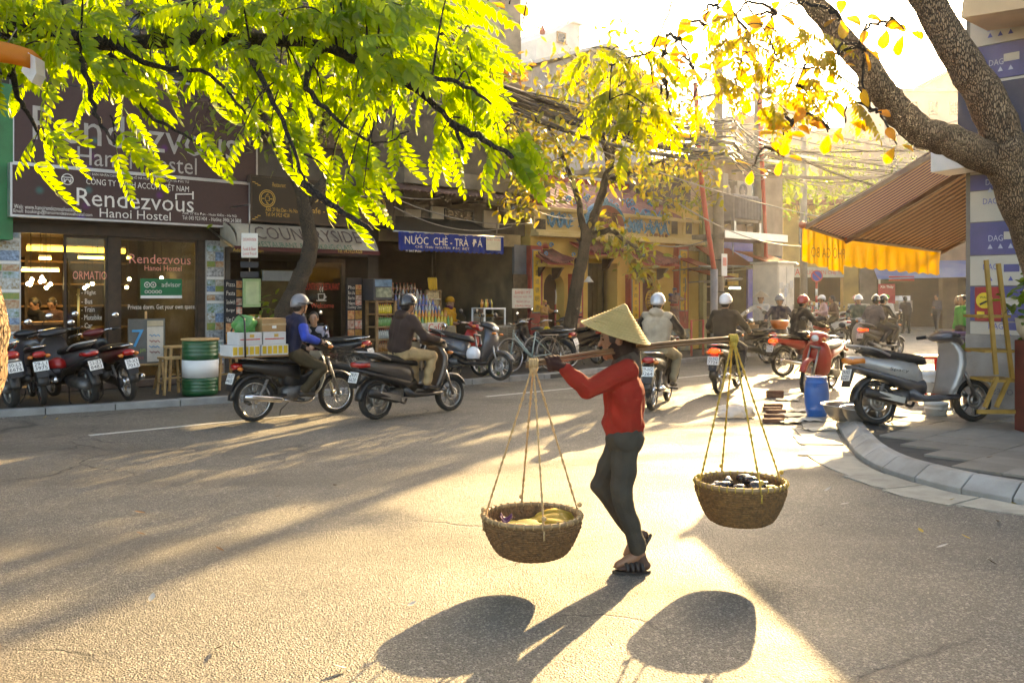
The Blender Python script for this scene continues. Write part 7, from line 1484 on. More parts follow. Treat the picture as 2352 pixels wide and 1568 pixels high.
# ---------------------------------------------------------------- vehicles and riders
def pt(name,c,**k): return paint(name,c,**k)
PRED=pt('red_bike_paint',(0.42,0.015,0.012)); PBLK=pt('black_bike_paint',(0.014,0.014,0.016)); PSIL=mat('silver_bike_paint',(0.42,0.4,0.38),0.32,0.1,9,metal=0.35,coat=0.5); PDGR=mat('dark_grey_bike_paint',(0.09,0.09,0.1),0.35,0.1,9,metal=0.3,coat=0.4); PBRN=mat('brown_grey_bike_paint',(0.07,0.06,0.055),0.35,0.1,9,metal=0.3,coat=0.4); PCRM=pt('cream_bike_paint',(0.6,0.52,0.4)); PMAR=pt('maroon_bike_paint',(0.12,0.012,0.014)); PWHT=pt('white_bike_paint',(0.6,0.58,0.54)); PBLU=pt('blue_grey_bike_paint',(0.12,0.15,0.2))
def rear_to_origin(p,ang,dx=0.6): return (p.x+dx*math.cos(ang),p.y+dx*math.sin(ang))
def park(px,vv,ang,dx=0.6):
    p=UV(FU(px,vv),vv); return rear_to_origin(p,ang,dx)
A0=ANG+R(90)
pk='bikes parked before the hostel'
scooter('parked_scooter','red and silver scooter cut by the frame edge, tail to the street',park(28,14.0,A0+R(4)),A0+R(4),PRED,PSIL,plate_s='30-L5/6676',group=pk,lean=-8,z=PZ,rail=CHROME)
cub('parked_motorbike','old black motorbike with chrome handlebar between two parked scooters',park(100,13.95,A0-R(8)),A0-R(8),PBLK,PDGR,plate_s='29-L1/3975',group=pk,lean=-7,z=PZ,mirrors=(1,1))
scooter('parked_scooter','dark grey scooter with bright red lens, third in the hostel row',park(208,13.8,A0+R(6)),A0+R(6),PDGR,PBLK,plate_s='52-Z3/8483',group=pk,lean=-9,z=PZ,rail=PSIL)
cub('parked_motorbike','maroon and black motorbike with yellow stained plate beside the chalkboard',park(297,13.7,A0+R(3)),A0+R(3),PMAR,PBLK,plate_s='29-X3/7013',group=pk,lean=-9,z=PZ)
hp_=UV(FU(131,14.05),14.05,0.0); rh=thing('spare_helmet','shiny red spare helmet hanging between the parked bikes','helmet',(hp_.x,hp_.y,F(131,838,14.05)[1])); MB().sphere((0,0,0),(0.13,0.12,0.11),18,10,None,-0.4).build('shell',pt('red_helmet_paint',(0.5,0.015,0.012),coat=0.8),rh,True); MB().tube([(0.13*math.cos(R(20*k)),0.12*math.sin(R(20*k)),-0.045) for k in range(18)],0.008,5,True).build('rim',BLACK,rh,True); MB().tube([(-0.1,0,-0.04),(0,0,-0.16),(0.1,0,-0.04)],0.006,5).build('chin_strap',BLACK,rh,True)
# --- delivery rider
def ride(kind,name,label,plabel,rear,ang,body,body2,jacket,trs,helm,plate_s,lit=False,pose={},bike={},hf=None,hkw={},group=None,**pk_):
    pos=rear_to_origin(rear,ang,0.6 if kind=='cub' else 0.62)
    f=cub if kind=='cub' else scooter
    f(name,label,pos,ang,body,body2,plate_s=plate_s,lit=lit,group=group,**bike)
    J,H=rider_joints(kind,**pose); hf=hf or (1,0,-0.05)
    p=person(plabel,(pos[0],pos[1],0),ang,J,hf=hf,jacket=jacket,trousers=trs,hands=H,**pk_)
    if helm: helmet(p,J,hf,helm,**hkw)
    return pos,p,J
a1=R(42.2); g1=G(583,968); a2=R(44.5); g2=G(863,963)
NAVY=cloth('navy_jacket_cloth',(0.018,0.022,0.05)); BLUEC=cloth('royal_blue_cloth',(0.03,0.07,0.4)); OLIVE=cloth('olive_trousers',(0.06,0.045,0.025)); PUFF=cloth('dark_brown_puffer',(0.045,0.028,0.024)); KH=KHAKI
HGRY=mat('grey_helmet_shell',(0.2,0.19,0.2),0.3,0.1,coat=0.5); HBLK=mat('black_helmet_shell',(0.02,0.019,0.02),0.22,0.1,coat=0.7); HWHT=mat('white_helmet_shell',(0.72,0.72,0.74),0.25,0.05,coat=0.6); HSIL=mat('silver_helmet_shell',(0.55,0.55,0.57),0.25,0.05,coat=0.6,metal=0.3); HRED=mat('red_helmet_shell',(0.4,0.02,0.025),0.25,0.1,coat=0.7)
pos1,p1,J1=ride('cub','delivery_motorbike','black motorbike with cream leg shield carrying a load of boxes','person in navy and blue jacket riding the box laden motorbike',g1,a1,PBLK,PBLK,NAVY,OLIVE,HGRY,'30-K7/4410',pose=dict(lean=0.2,back=-0.14,tall=1.02),bike=dict(shield=PCRM,basket=True,rack=True),vox=0.012,wr=0.005,hkw=dict(peak=True))
for s in 'lr': sl=MB().cap(J1['sh'+s].lerp(J1['el'+s],0.45),0.071,J1['el'+s],0.064); sl.cap(J1['el'+s],0.064,J1['wr'+s].lerp(J1['el'+s],0.25),0.052); o=MB().add([(0,0,0),(.01,0,0),(0,.01,0)],[(0,1,2)]).build('sleeve',BLUEC,p1); flesh(sl,o,0.012,0.004)
def lp(name,label,cat,x0,x1,y0,y1,z0,z1,m,group=None,bevel=0.008):
    t=thing(name,label,cat,(pos1[0],pos1[1],0),a1,group); o=MB().box(x0,x1,y0,y1,z0,z1).build('carton',m,t,bevel=bevel); return t,o
WBX=mat('white_carton',(0.62,0.6,0.58),0.6,0.08,4); BBX=mat('brown_carton',(0.36,0.21,0.09),0.75,0.15,5); TAPE=mat('tape',(0.5,0.36,0.2),0.3); LG='load on the delivery motorbike'
t,o=lp('pack_rack','flat wooden carrier board tied over the rear seat','board',-1.0,-0.2,-0.2,0.2,0.842,0.862,WOODM,LG)
for k in range(2):
    t,o=lp('yellow_pack',['yellow and white pack row nearest the rider, bottom layer','yellow and white pack row at the tail, bottom layer'][k],'box',-0.58+0.0-k*0.4,-0.2-k*0.4,-0.18,0.18,0.864,1.0,WBX,LG)
    for q in range(5): x=-0.57-k*0.4+q*0.075; MB().box(x,x+0.055,-0.184,-0.1805,0.885,0.985).build('yellow_wrap',mat('yellow_wrap',(0.65,0.42,0.03),0.5,0.15),t)
for k in range(2):
    t,o=lp('white_carton',['white carton with red line, middle layer beside the rider','white carton with red line, middle layer at the tail'][k],'box',-0.55-k*0.34,-0.23-k*0.34,-0.17,0.17,1.002,1.165,WBX,LG)
    MB().box(-0.53-k*0.34,-0.26-k*0.34,-0.1735,-0.1705,1.07,1.083).build('red_line',REDL,t); MB().box(-0.4-k*0.34,-0.34-k*0.34,-0.174,-0.1705,1.1,1.14).build('label',GOLD,t)
t,o=lp('brown_carton','brown cardboard carton on top of the load','box',-0.56,-0.22,-0.15,0.15,1.167,1.34,BBX,LG); MB().box(-0.562,-0.218,-0.153,-0.1505,1.25,1.275).build('tape',TAPE,t); MB().box(-0.42,-0.36,-0.154,-0.1505,1.21,1.245).build('label',WHITE,t)
t=thing('green_bag','translucent green plastic bag bundled on top of the load','bag',(pos1[0],pos1[1],0),a1,LG); b=MB().sphere((-0.73,0,1.26),(0.155,0.16,0.115),26,18); b.v=[(x+0.022*math.sin(y*31+z*47),y+0.02*math.sin(x*39+z*25),max(1.168,z+0.024*math.sin(x*38+y*27))) for x,y,z in b.v]; b.build('bag',mat('green_plastic',(0.1,0.4,0.14),0.3,0.5,9,0.3,30,c2=(0.35,0.5,0.25),trans=(0.1,0.5,0.2)),t,True)
t=thing('load_strap','dark rubber strap tying the load to the seat','strap',(pos1[0],pos1[1],0),a1,LG); MB().tube([(-0.82,-0.21,0.85),(-0.82,-0.2,1.18),(-0.80,-0.14,1.345),(-0.79,0.05,1.4),(-0.82,0.19,1.18),(-0.82,0.21,0.85)],0.012,5).build('strap',BLACK,t,True)
pos2,p2,J2=ride('scooter','scooter','dark brown scooter passing in the centre of the road','person in dark puffer jacket and khaki trousers riding a dark scooter',g2,a2,PBRN,PBLK,PUFF,KH,HBLK,'29-P1/6620',pose=dict(lean=0.22,back=0.02,tall=1.03),vox=0.012,wr=0.007,bulk=1.08,hood=True,hkw=dict(peak=False))
BEIGE=cloth('beige_jacket_cloth',(0.42,0.34,0.25)); BLKC=cloth('black_cloth',(0.014,0.013,0.014)); GREYC=cloth('grey_jacket_cloth',(0.11,0.1,0.11)); TEAL=cloth('teal_grey_cloth',(0.06,0.1,0.09)); PINKC=cloth('pale_pink_cloth',(0.55,0.36,0.38)); BRNC=cloth('brown_cloth',(0.1,0.055,0.045)); MAGC=cloth('magenta_cloth',(0.4,0.03,0.2)); WHTC=cloth('white_cloth',(0.5,0.47,0.42)); GRNC=cloth('bright_green_cloth',(0.05,0.3,0.05)); ORGC=cloth('ochre_coat_cloth',(0.5,0.25,0.015)); LKH=cloth('pale_khaki',(0.3,0.24,0.15))
pos3,p3,J3=ride('cub','motorbike','black motorbike seen from behind with big white plate','person in beige and black jacket riding away, seen from behind',G(1497,942),R(70),PBLK,PBLK,BEIGE,LKH,HSIL,'29-H2/9264',pose=dict(lean=0.06,tall=1.04),bike=dict(mirrors=(0,1)),vox=0.012,wr=0.006,bulk=1.12,hood=True,hkw=dict(peak=False))
for s in 'lr': sl=MB().cap(J3['sh'+s].lerp(J3['el'+s],0.1),0.082,J3['el'+s],0.068); sl.cap(J3['el'+s],0.068,J3['wr'+s].lerp(J3['el'+s],0.15),0.055); o=MB().add([(0,0,0),(.01,0,0),(0,.01,0)],[(0,1,2)]).build('sleeve',BLKC,p3); flesh(sl,o,0.012,0.004)
ride('cub','motorbike','dark motorbike with glowing red tail light behind the pole end','person in black jacket and white helmet riding away beyond the rope',G(1650,905),R(62),PBLK,PBLK,BLKC,JEANS,HWHT,'30-N2/7724',lit=True,pose=dict(lean=0.08,tall=1.03),vox=0.013,wr=0.005,bulk=1.08,hkw=dict(peak=False))
ride('cub','motorbike','red motorbike with yellow flash ridden across the street','person in black coat and red helmet on a red motorbike',G(1798,865),R(24),PRED,PMAR,BLKC,BLKC,HRED,'29-M2/3334',lit=True,pose=dict(lean=0.2),vox=0.013,wr=0.005)
f_=G(1849,904); ang=R(232); cub('parked_motorbike','red motorbike parked facing us behind the blue barrel',rear_to_origin(f_,ang,-0.63),ang,PRED,PBLK,plate_s='29-T8/1150',lean=-8,mirrors=(1,1),shield=PRED)
ride('scooter','scooter','scooter with orange front basket coming towards us','person in dark blue jacket and grey helmet riding towards us',AT(1792,678,23.2),R(252),PDGR,PBLK,NAVY,JEANS,HGRY,'29-D6/7130',pose=dict(lean=0.1),vox=0.014,wr=0.005)
og=AT(1788,742,22.0); ob=thing('orange_basket','orange plastic basket on the front of the oncoming scooter','basket',(og.x,og.y-0.1,og.z-0.14)); MB().lathe([(0.12,0),(0.19,0.08),(0.22,0.2),(0.2,0.2),(0.17,0.09),(0.02,0.02)],18).build('bowl',mat('orange_plastic',(0.6,0.14,0.02),0.4),ob,True); MB().lathe([(0.215,0.19),(0.235,0.2),(0.215,0.21)],18).build('rim',mat('orange_plastic'),ob,True)
ride('cub','motorbike','silver blue motorbike coming towards us in the far traffic','person in teal jacket and white cap riding towards us',AT(1966,678,25.9),R(258),PBLU,PSIL,TEAL,DARKT,HWHT,'29-V3/8812',pose=dict(lean=0.05),vox=0.014,wr=0.006,bulk=1.05)
pz_,pp_,JJ=ride('scooter','motorbike','dark motorbike with lit tail light carrying two people in the far traffic','person in black driving the motorbike that carries two',G(1994,820),R(33),PBLK,PDGR,BLKC,JEANS,HBLK,'29-F1/6175',lit=True,pose=dict(lean=0.15,back=-0.14),vox=0.014,wr=0.005)
Jp,Hp=rider_joints('scooter',lean=0.2,back=0.22,hands='rest',feet='back'); pq=person('person in grey padded jacket riding pillion, helmet half white',(pz_[0],pz_[1],0),R(33),Jp,hf=(0.8,0.5,0),jacket=GREYC,trousers=JEANS,shoes=SHOEL,vox=0.014,wr=0.006,bulk=1.1); helmet(pq,Jp,(0.8,0.5,0),HBLK,visor=HWHT)
pz_,pp_,JJ=ride('scooter','scooter','white scooter carrying two riders past the yellow shop','person in pale pink jacket driving the white scooter',AT(1930,678,31),R(176),PWHT,PWHT,PINKC,JEANS,HWHT,'29-S2/4471',pose=dict(lean=0.1,back=-0.12),vox=0.015,wr=0.005)
Jp,Hp=rider_joints('scooter',lean=0.15,back=0.24,hands='rest',feet='back'); pq=person('person in brown jacket riding pillion on the white scooter',(pz_[0],pz_[1],0),R(176),Jp,jacket=BRNC,trousers=DARKT,vox=0.015,wr=0.005,bulk=1.08)
ride('scooter','scooter','half hidden scooter ridden past the red stall sign','person in magenta jacket and red helmet in the far traffic',AT(2003,678,33),R(172),PMAR,PBLK,MAGC,DARKT,HRED,'30-B1/2209',pose=dict(lean=0.2),vox=0.015)
J=standing_joints(1.66); pg=AT(2036,678,28.5); q=person('person in white jacket and green knit hat beyond the two riders',(pg.x,pg.y,0),R(100),J,hf=(1,0,0),jacket=WHTC,trousers=DARKT,vox=0.015,hair=False); MB().sphere(Vector(J['hed'])+Vector((-0.005,0,0.05)),(0.112,0.098,0.095),14,8,None,-0.25).build('knit_hat',GRNC,q,True)
for lab,px,Y,h,rz,jc,tr in (('person in dark clothes bending at the far food stall',2082,39.3,1.6,90,DARKT,DARKT),('person in grey jacket and jeans standing before the dark stall',2152,40.5,1.68,200,GREYC,JEANS),('person in bright green rain jacket half hidden by the corner wall',2212,22.0,1.65,200,GRNC,DARKT),('person in navy jacket beside the green jacket at the corner wall',2203,24.5,1.62,170,NAVY,JEANS)):
    pg=AT(px,678,Y); arms={'wrl':(0.22,0.12,1.08),'ell':(0.02,0.22,1.03)} if 'grey' in lab else None; person(lab,(pg.x,pg.y,0),R(rz),standing_joints(h,arms,lean=0.12 if 'bending' in lab else 0),jacket=jc,trousers=tr,vox=0.015,name='person')
# --- woman in the conical hat by the cabinet, bread basket on a parked motorbike
STRAW=mat('palm_leaf_hat',(0.72,0.58,0.27),0.6,0.12,18,0.15,60,trans=(0.6,0.45,0.2)); STRAW2=mat('pale_palm_leaf_hat',(0.66,0.58,0.46),0.6,0.1,18,trans=(0.6,0.5,0.35))
pg=G(1748,812,PZ); J=standing_joints(1.56,{'elr':(0.12,-0.32,1.12),'wrr':(0.26,-0.5,0.98),'ell':(0.1,0.2,1.05),'wrl':(0.22,0.05,1.18)}); q=person('person in white quilted jacket and conical hat standing by the cabinet',(pg.x,pg.y,PZ),R(245),J,hf=(1,0.3,-0.1),jacket=WHTC,trousers=BLKC,vox=0.013,wr=0.006); cone_hat(q,Vector(J['hed'])+Vector((0,0,0.07)),(0.05,0,1),0.21,0.17,STRAW2)
ang=R(120); p_=AT(1722,678,22.6); cub('parked_motorbike','black motorbike parked beside the person in the white quilted jacket',(p_.x,p_.y),ang,PBLK,PDGR,plate_s='29-K1/5520',lean=-7,z=0)
bb=AT(1713,752,23.6); bk=thing('bread_basket','round brown basket heaped with bread rolls on the parked motorbike','basket',(bb.x,bb.y,bb.z-0.18)); MB().lathe([(0.22,0),(0.3,0.1),(0.33,0.24),(0.31,0.24),(0.27,0.1),(0.02,0.02)],20).build('weave',mat('brown_wicker',(0.28,0.15,0.05),0.7,0.4,40,0.6,60),bk,True); MB().lathe([(0.325,0.23),(0.345,0.245),(0.325,0.26)],20).build('rim',mat('brown_wicker'),bk,True)
for k in range(12): rr=0.2*math.sqrt(random.random()); a=random.random()*6.28; o=MB().sphere((0,0,0),(0.085,0.045,0.04),10,6).build('bread_roll',mat('bread_crust',(0.5,0.24,0.05),0.6,0.3,14),None,True); o.location=(bb.x+rr*math.cos(a),bb.y+rr*math.sin(a),bb.z+0.08+random.uniform(0,0.05)); o.rotation_euler=(0,0,random.random()*3); tag(o,'golden bread roll heaped in the round brown basket','bread','bread rolls in the round basket')
# --- other parked bikes
g_=UV(FU(820,13.5),13.5); cub('parked_motorbike','black motorbike with red tail parked before the restaurant',rear_to_origin(g_,R(158)),R(158),PBLK,PMAR,plate_s='29-U5/3301',lean=-7,z=PZ)
f_=UV(FU(1104,13.3),13.3); ang=R(-38); cub('parked_motorbike','red motorbike parked by the drinks shop with a helmet on its bars',rear_to_origin(f_,ang,-0.63),ang,PRED,PBLK,plate_s='29-E1/1007',lean=-8,z=PZ,shield=PRED)
hq=AT(1087,813,16.3); wh_=thing('spare_helmet','white open helmet hanging on the red motorbike by the drinks shop','helmet',tuple(hq)); MB().sphere((0,0,0),(0.13,0.12,0.14),18,10,None,-0.6).build('shell',HWHT,wh_,True); MB().tube([(0.11*math.cos(R(20*k)),0.1*math.sin(R(20*k)),-0.085) for k in range(18)],0.01,5,True).build('rim',BLACK,wh_,True); MB().tube([(-0.1,0,-0.08),(0,0.02,-0.2),(0.1,0,-0.08)],0.006,5).build('chin_strap',BLACK,wh_,True)
g_=UV(FU(1015,13.6),13.6); scooter('parked_scooter','grey scooter parked behind the passing dark scooter',rear_to_origin(g_,R(-30)),R(-30),PDGR,PBLK,plate_s='29-G4/2230',lean=-7,z=PZ)
g_=UV(FU(1372,13.9),13.9); scooter('parked_scooter','black scooter parked before the temple middle doorway',rear_to_origin(g_,R(125)),R(125),PBLK,PBLK,plate_s='29-C3/5119',lean=-7,z=PZ)
g_=UV(FU(1295,13.6),13.6); cub('parked_motorbike','dark motorbike parked at the tree trunk near the bicycles',rear_to_origin(g_,R(150)),R(150),PBLK,PBLK,plate_s='29-Y7/6014',lean=-7,z=PZ)
# --- bicycles
def bicycle(label,pos,ang,m,lean,basket,z):
    t=thing('bicycle',label,'bicycle',(pos[0],pos[1],z),ang,'bicycles parked by the temple'); t.rotation_euler=(R(lean),0,ang); Rw=0.33
    for x in (-0.5,0.53):
        w=MB().ring_y([(Rw-0.03,-0.012),(Rw-0.018,-0.014),(Rw-0.018,0.014),(Rw-0.03,0.012)],36); w.ring_y([(0.008,-0.04),(0.022,-0.035),(0.022,0.035),(0.008,0.04)],12)
        for k in range(24): a=2*math.pi*k/24; w.tube([(0.02*math.cos(a+.5),0.03*(1 if k%2 else -1),0.02*math.sin(a+.5)),((Rw-0.025)*math.cos(a),0,(Rw-0.025)*math.sin(a))],0.0022,3)
        o=w.build('wheel',CHROME,t,True); o.location=(x,0,Rw); MB().ring_y([(Rw-0.022,-0.016),(Rw,-0.006),(Rw,0.006),(Rw-0.022,0.016)],36).build('tyre',RUBBER,o,True); fender(x,Rw,Rw+0.025,-5 if x<0 else 10,165,0.025,12,0.012).build('mudguard',STEEL,t,True)
    MB().tube([(0.53,0,Rw),(0.46,0,0.55),(0.40,0,0.85)],0.014,7).tube([(0.42,0,0.78),(0.1,0,0.42),(-0.02,0,0.3)],0.02,8).tube([(0.40,0,0.68),(0.12,0,0.4),(-0.02,0,0.28)],0.015,7).tube([(-0.02,0,0.28),(-0.17,0,0.8)],0.016,7).tube([(-0.02,0.03,0.29),(-0.5,0.05,Rw)],0.011,6).tube([(-0.13,0.02,0.65),(-0.5,0.05,Rw)],0.009,6).build('frame',m,t,True)
    MB().tube(spline([(0.22,-0.27,0.98),(0.36,-0.2,1.0),(0.41,0,0.94),(0.36,0.2,1.0),(0.22,0.27,0.98)],4),0.011,6).build('handlebar',CHROME,t,True); MB().loft([(-0.32,0.86,0.03,0.09),(-0.2,0.87,0.035,0.085),(-0.06,0.855,0.02,0.03)]).build('saddle',SEAT,t,True)
    MB().tube([(-0.02,-0.06,0.28),(0.1,-0.07,0.2)],0.01,5).tube([(0.1,-0.07,0.2),(0.1,-0.14,0.2)],0.014,6).ring_y([(0.085,-0.03),(0.095,-0.03),(0.095,-0.024),(0.085,-0.024)],24,(-0.02,0,0.28)).build('crank',STEEL,t,True)
    MB().box(-0.72,-0.3,-0.07,0.07,0.71,0.73).bar((-0.68,0.06,0.71),(-0.5,0.06,Rw),0.01).bar((-0.68,-0.06,0.71),(-0.5,-0.06,Rw),0.01).build('rear_carrier',STEEL,t)
    if basket:
        b=MB()
        for k in range(8): f=-0.14+0.28*k/7; b.tube([(0.74,f*1.2,0.95),(0.70,f,0.7),(0.50,f,0.7),(0.48,f*1.2,0.95)],0.005,4)
        for k in range(6): zz=0.7+0.05*k; g_=0.14+0.005*k; b.tube([(0.70+0.008*k,-g_,zz),(0.70+0.008*k,g_,zz),(0.50-0.004*k,g_,zz),(0.50-0.004*k,-g_,zz)],0.005,4,True)
        b.build('front_basket',mat('wire_basket',(0.25,0.2,0.14),0.5,metal=0.5),t)
    return t
MINT=pt('mint_bike_paint',(0.3,0.4,0.38)); g_=UV(FU(1262,13.5),13.5); bicycle('pale mint bicycle with wire front basket by the food cart',(g_.x-0.5*SX,g_.y-0.5*SY),ANG+R(176),MINT,6,True,PZ)
g_=UV(FU(1300,13.75),13.75); bicycle('dark bicycle leaning behind the pale mint one',(g_.x-0.35*SX,g_.y-0.35*SY),ANG+R(182),PBLK,8,False,PZ)
# --- silver scooter on the corner
ang=R(12); scooter('parked_scooter','silver scooter parked on the corner pavement before the striped awning',rear_to_origin(Vector((4.2,10.55,0)),ang,0.62),ang,PSIL,PDGR,plate_s='29-N3/6220',lean=-5,z=RZ,rail=STEEL,emblem='Spacy',mirrors=(0,0),tailm=AMBER)
# ---------------------------------------------------------------- seated man, shop keepers
p_=UV(FU(727,14.3),14.3); J=dict(pel=(0,0,0.5),che=(0.1,0,0.8),nek=(0.16,0,0.99),hed=(0.2,0.0,1.13),shl=(0.14,0.17,0.93),shr=(0.14,-0.17,0.93),hpl=(0.03,0.09,0.47),hpr=(0.03,-0.09,0.47),knl=(0.42,0.16,0.52),knr=(0.42,-0.16,0.52),anl=(0.45,0.15,0.08),anr=(0.45,-0.15,0.08),tol=(0.6,0.17,0.035),tor=(0.6,-0.17,0.035),ell=(0.2,0.25,0.68),elr=(0.2,-0.25,0.68),wrl=(0.42,0.06,0.64),wrr=(0.42,-0.06,0.62))
q=person('person in grey and black sports jacket seated before the restaurant',(p_.x,p_.y,PZ),R(268),J,hf=(0.95,0.15,-0.1),jacket=BLKC,trousers=DARKT,vox=0.011,wr=0.005)
yk=MB(); yk.cap(J['shl'],0.075,J['shr'],0.075); yk.cap(Vector(J['shl']),0.073,Vector(J['shl']).lerp(Vector(J['ell']),0.5),0.066); yk.cap(Vector(J['shr']),0.073,Vector(J['shr']).lerp(Vector(J['elr']),0.5),0.066); o=MB().add([(0,0,0),(.01,0,0),(0,.01,0)],[(0,1,2)]).build('grey_yoke',cloth('pale_grey_cloth',(0.3,0.28,0.33)),q); flesh(yk,o,0.011)
st_=thing('low_stool','low stool under the person in the grey and black jacket','stool',(p_.x,p_.y,PZ)); MB().lathe([(0.16,0.3),(0.17,0.33),(0.16,0.36)],16).build('seat',mat('blue_plastic',(0.05,0.1,0.3),0.4),st_,True)
for k in range(4): a=R(45+90*k); MB().bar((0.11*math.cos(a),0.11*math.sin(a),0.3),(0.16*math.cos(a),0.16*math.sin(a),0.0),0.03).build('leg',mat('blue_plastic'),st_)
p_=UV(FU(1032,16.1),16.1); J=standing_joints(1.5,{'wrl':(0.16,0.1,0.95),'wrr':(0.16,-0.1,0.93)}); q=person('person in long ochre coat and knit hat standing by the bottles',(p_.x,p_.y,PZ),R(330),J,hf=(1,0.1,0),jacket=ORGC,trousers=DARKT,vox=0.012,coat=True,hair=False,wr=0.006); MB().sphere(Vector(J['hed'])+Vector((-0.005,0,0.045)),(0.114,0.1,0.1),14,8,None,-0.35).build('knit_hat',ORGC,q,True); MB().lathe([(0.075,-0.05),(0.09,0),(0.075,0.05)],14,Vector(J['nek'])+Vector((0,0,0.02))).build('scarf',cloth('plum_cloth',(0.1,0.03,0.06)),q,True)
p_=UV(FU(1105,16.9),16.9); J=standing_joints(1.3,{'wrl':(0.3,0.1,0.8),'wrr':(0.3,-0.12,0.8),'ell':(0.1,0.2,0.88),'elr':(0.1,-0.2,0.88)}); person('person in pale shirt working behind the food cart',(p_.x,p_.y,PZ),R(300),J,jacket=cloth('pale_shirt',(0.35,0.3,0.22)),trousers=DARKT,vox=0.014)
for k,(px,lab) in enumerate(((100,'person in dark shirt behind the hostel counter'),(130,'person in checked brown shirt behind the hostel counter'))):
    p_=UV(FU(px,18.5),18.5); person(lab,(p_.x,p_.y,0.14),R(240+30*k),standing_joints(1.45,lean=0.15),hf=(0.8,0,-0.5),jacket=(DARKT,BRNC)[k],trousers=DARKT,vox=0.014)
# ---------------------------------------------------------------- street furniture by the hostel
b_=street_thing('oil_drum_table','green and white painted oil drum with a wooden top','drum',FU(460,13.85),13.85,PZ); u,v=FU(460,13.85),13.85; GRD=mat('drum_green',(0.008,0.09,0.03),0.4,0.2,5,coat=0.3)
def drum_prof(z0,z1,r,n): 
    out=[]
    for k in range(n+1): z=z0+(z1-z0)*k/n; out+= [(r,z),(r,z+0.006),(r+0.006,z+0.012),(r,z+0.018)] if 0<k<n else [(r,z)]
    return out
MB().lathe(drum_prof(PZ,PZ+0.27,0.27,5),36,(u,v,0)).build('lower_band',GRD,b_,True); MB().lathe([(0.274,PZ+0.27),(0.274,PZ+0.54)],36,(u,v,0)).build('white_band',WHITE,b_,True); MB().lathe(drum_prof(PZ+0.54,PZ+0.84,0.27,5),36,(u,v,0)).build('upper_band',GRD,b_,True); MB().lathe([(0.285,PZ+0.84),(0.29,PZ+0.85),(0.285,PZ+0.87)],36,(u,v,0)).build('wooden_top',WOODY,b_,True)
def stool(px,vv,h,lab):
    u=FU(px,vv); t=street_thing('wooden_stool',lab,'stool',u,vv,PZ,'wooden stools before the hostel'); ub(t,'seat',WOODY,u-0.17,u+0.17,vv-0.15,vv+0.15,PZ+h-0.035,PZ+h,0.006)
    for a in (-1,1):
        for c in (-1,1): MB().bar((u+a*0.13,vv+c*0.11,PZ+h-0.036),(u+a*0.17,vv+c*0.14,PZ),0.035).build('leg',WOODY,t)
        MB().bar((u+a*0.155,vv-0.13,PZ+0.18),(u+a*0.155,vv+0.13,PZ+0.18),0.022).build('stretcher',WOODY,t)
    MB().bar((u-0.15,vv-0.125,PZ+0.26),(u+0.15,vv-0.125,PZ+0.26),0.022).build('stretcher',WOODY,t)
stool(394,14.15,0.58,'square wooden stool just left of the green drum'); stool(405,14.75,0.72,'taller wooden stool behind the green drum'); stool(518,14.3,0.58,'wooden stool between the green drum and the box laden motorbike')
bd=street_thing('chalkboard','grey chalkboard with a blue seven leaning on a wooden stand','sign',FU(335,14.9),14.9,PZ); u0,u1,zb,zt=rect(294,732,378,835,14.9); tl_=Matrix.Rotation(R(-6),3,'X')
f=ub(bd,'board',mat('chalk_grey',(0.12,0.12,0.11),0.8,0.25,5),u0,u1,14.88,14.91,zb,zt); ub(bd,'paper_sheet',mat('paper_sheet',(0.6,0.54,0.45),0.8,0.15),u0+(u1-u0)*0.5,u1-0.03,14.872,14.878,zb+0.03,zt-0.13); ub(bd,'header_strip',mat('header_strip',(0.5,0.42,0.28),0.8),u0+(u1-u0)*0.5,u1-0.03,14.872,14.878,zt-0.12,zt-0.03)
CH=mat('blue_chalk',(0.05,0.3,0.55),0.8); tpx('7',bd,303,757,330,797,14.872,CH); tpx('Free',bd,312,815,330,825,14.872,mat('red_chalk',(0.4,0.1,0.1),0.8)); tpx('pm',bd,322,801,334,811,14.872,mat('green_chalk',(0.3,0.45,0.1),0.8)); [MB().tube([(F(343+3*q,y_+2*math.sin(q*2.1+y_),14.868)[0],14.866,F(343+3*q,y_+2.5*math.sin(q*2.1+y_),14.868)[1]) for q in range(9)],0.006,4).build('chalk_scribble',c_,bd) for y_,c_ in ((770,CH),(783,mat('red_chalk')),(796,CH),(808,mat('red_chalk')))]
for a in (u0+0.06,u1-0.06): MB().bar((a,14.86,zb+0.02),(a,14.75,PZ),0.03).bar((a,14.93,zb+0.02),(a,15.2,PZ),0.03).build('leg',WOODY,bd)
MB().bar((u0,14.86,zb-0.01),(u1,14.86,zb-0.01),0.03).build('ledge',WOODY,bd); MB().bar(((u0+u1)/2,14.93,zt),((u0+u1)/2,14.93,zt+0.12),0.03).build('top_post',WOODY,bd)
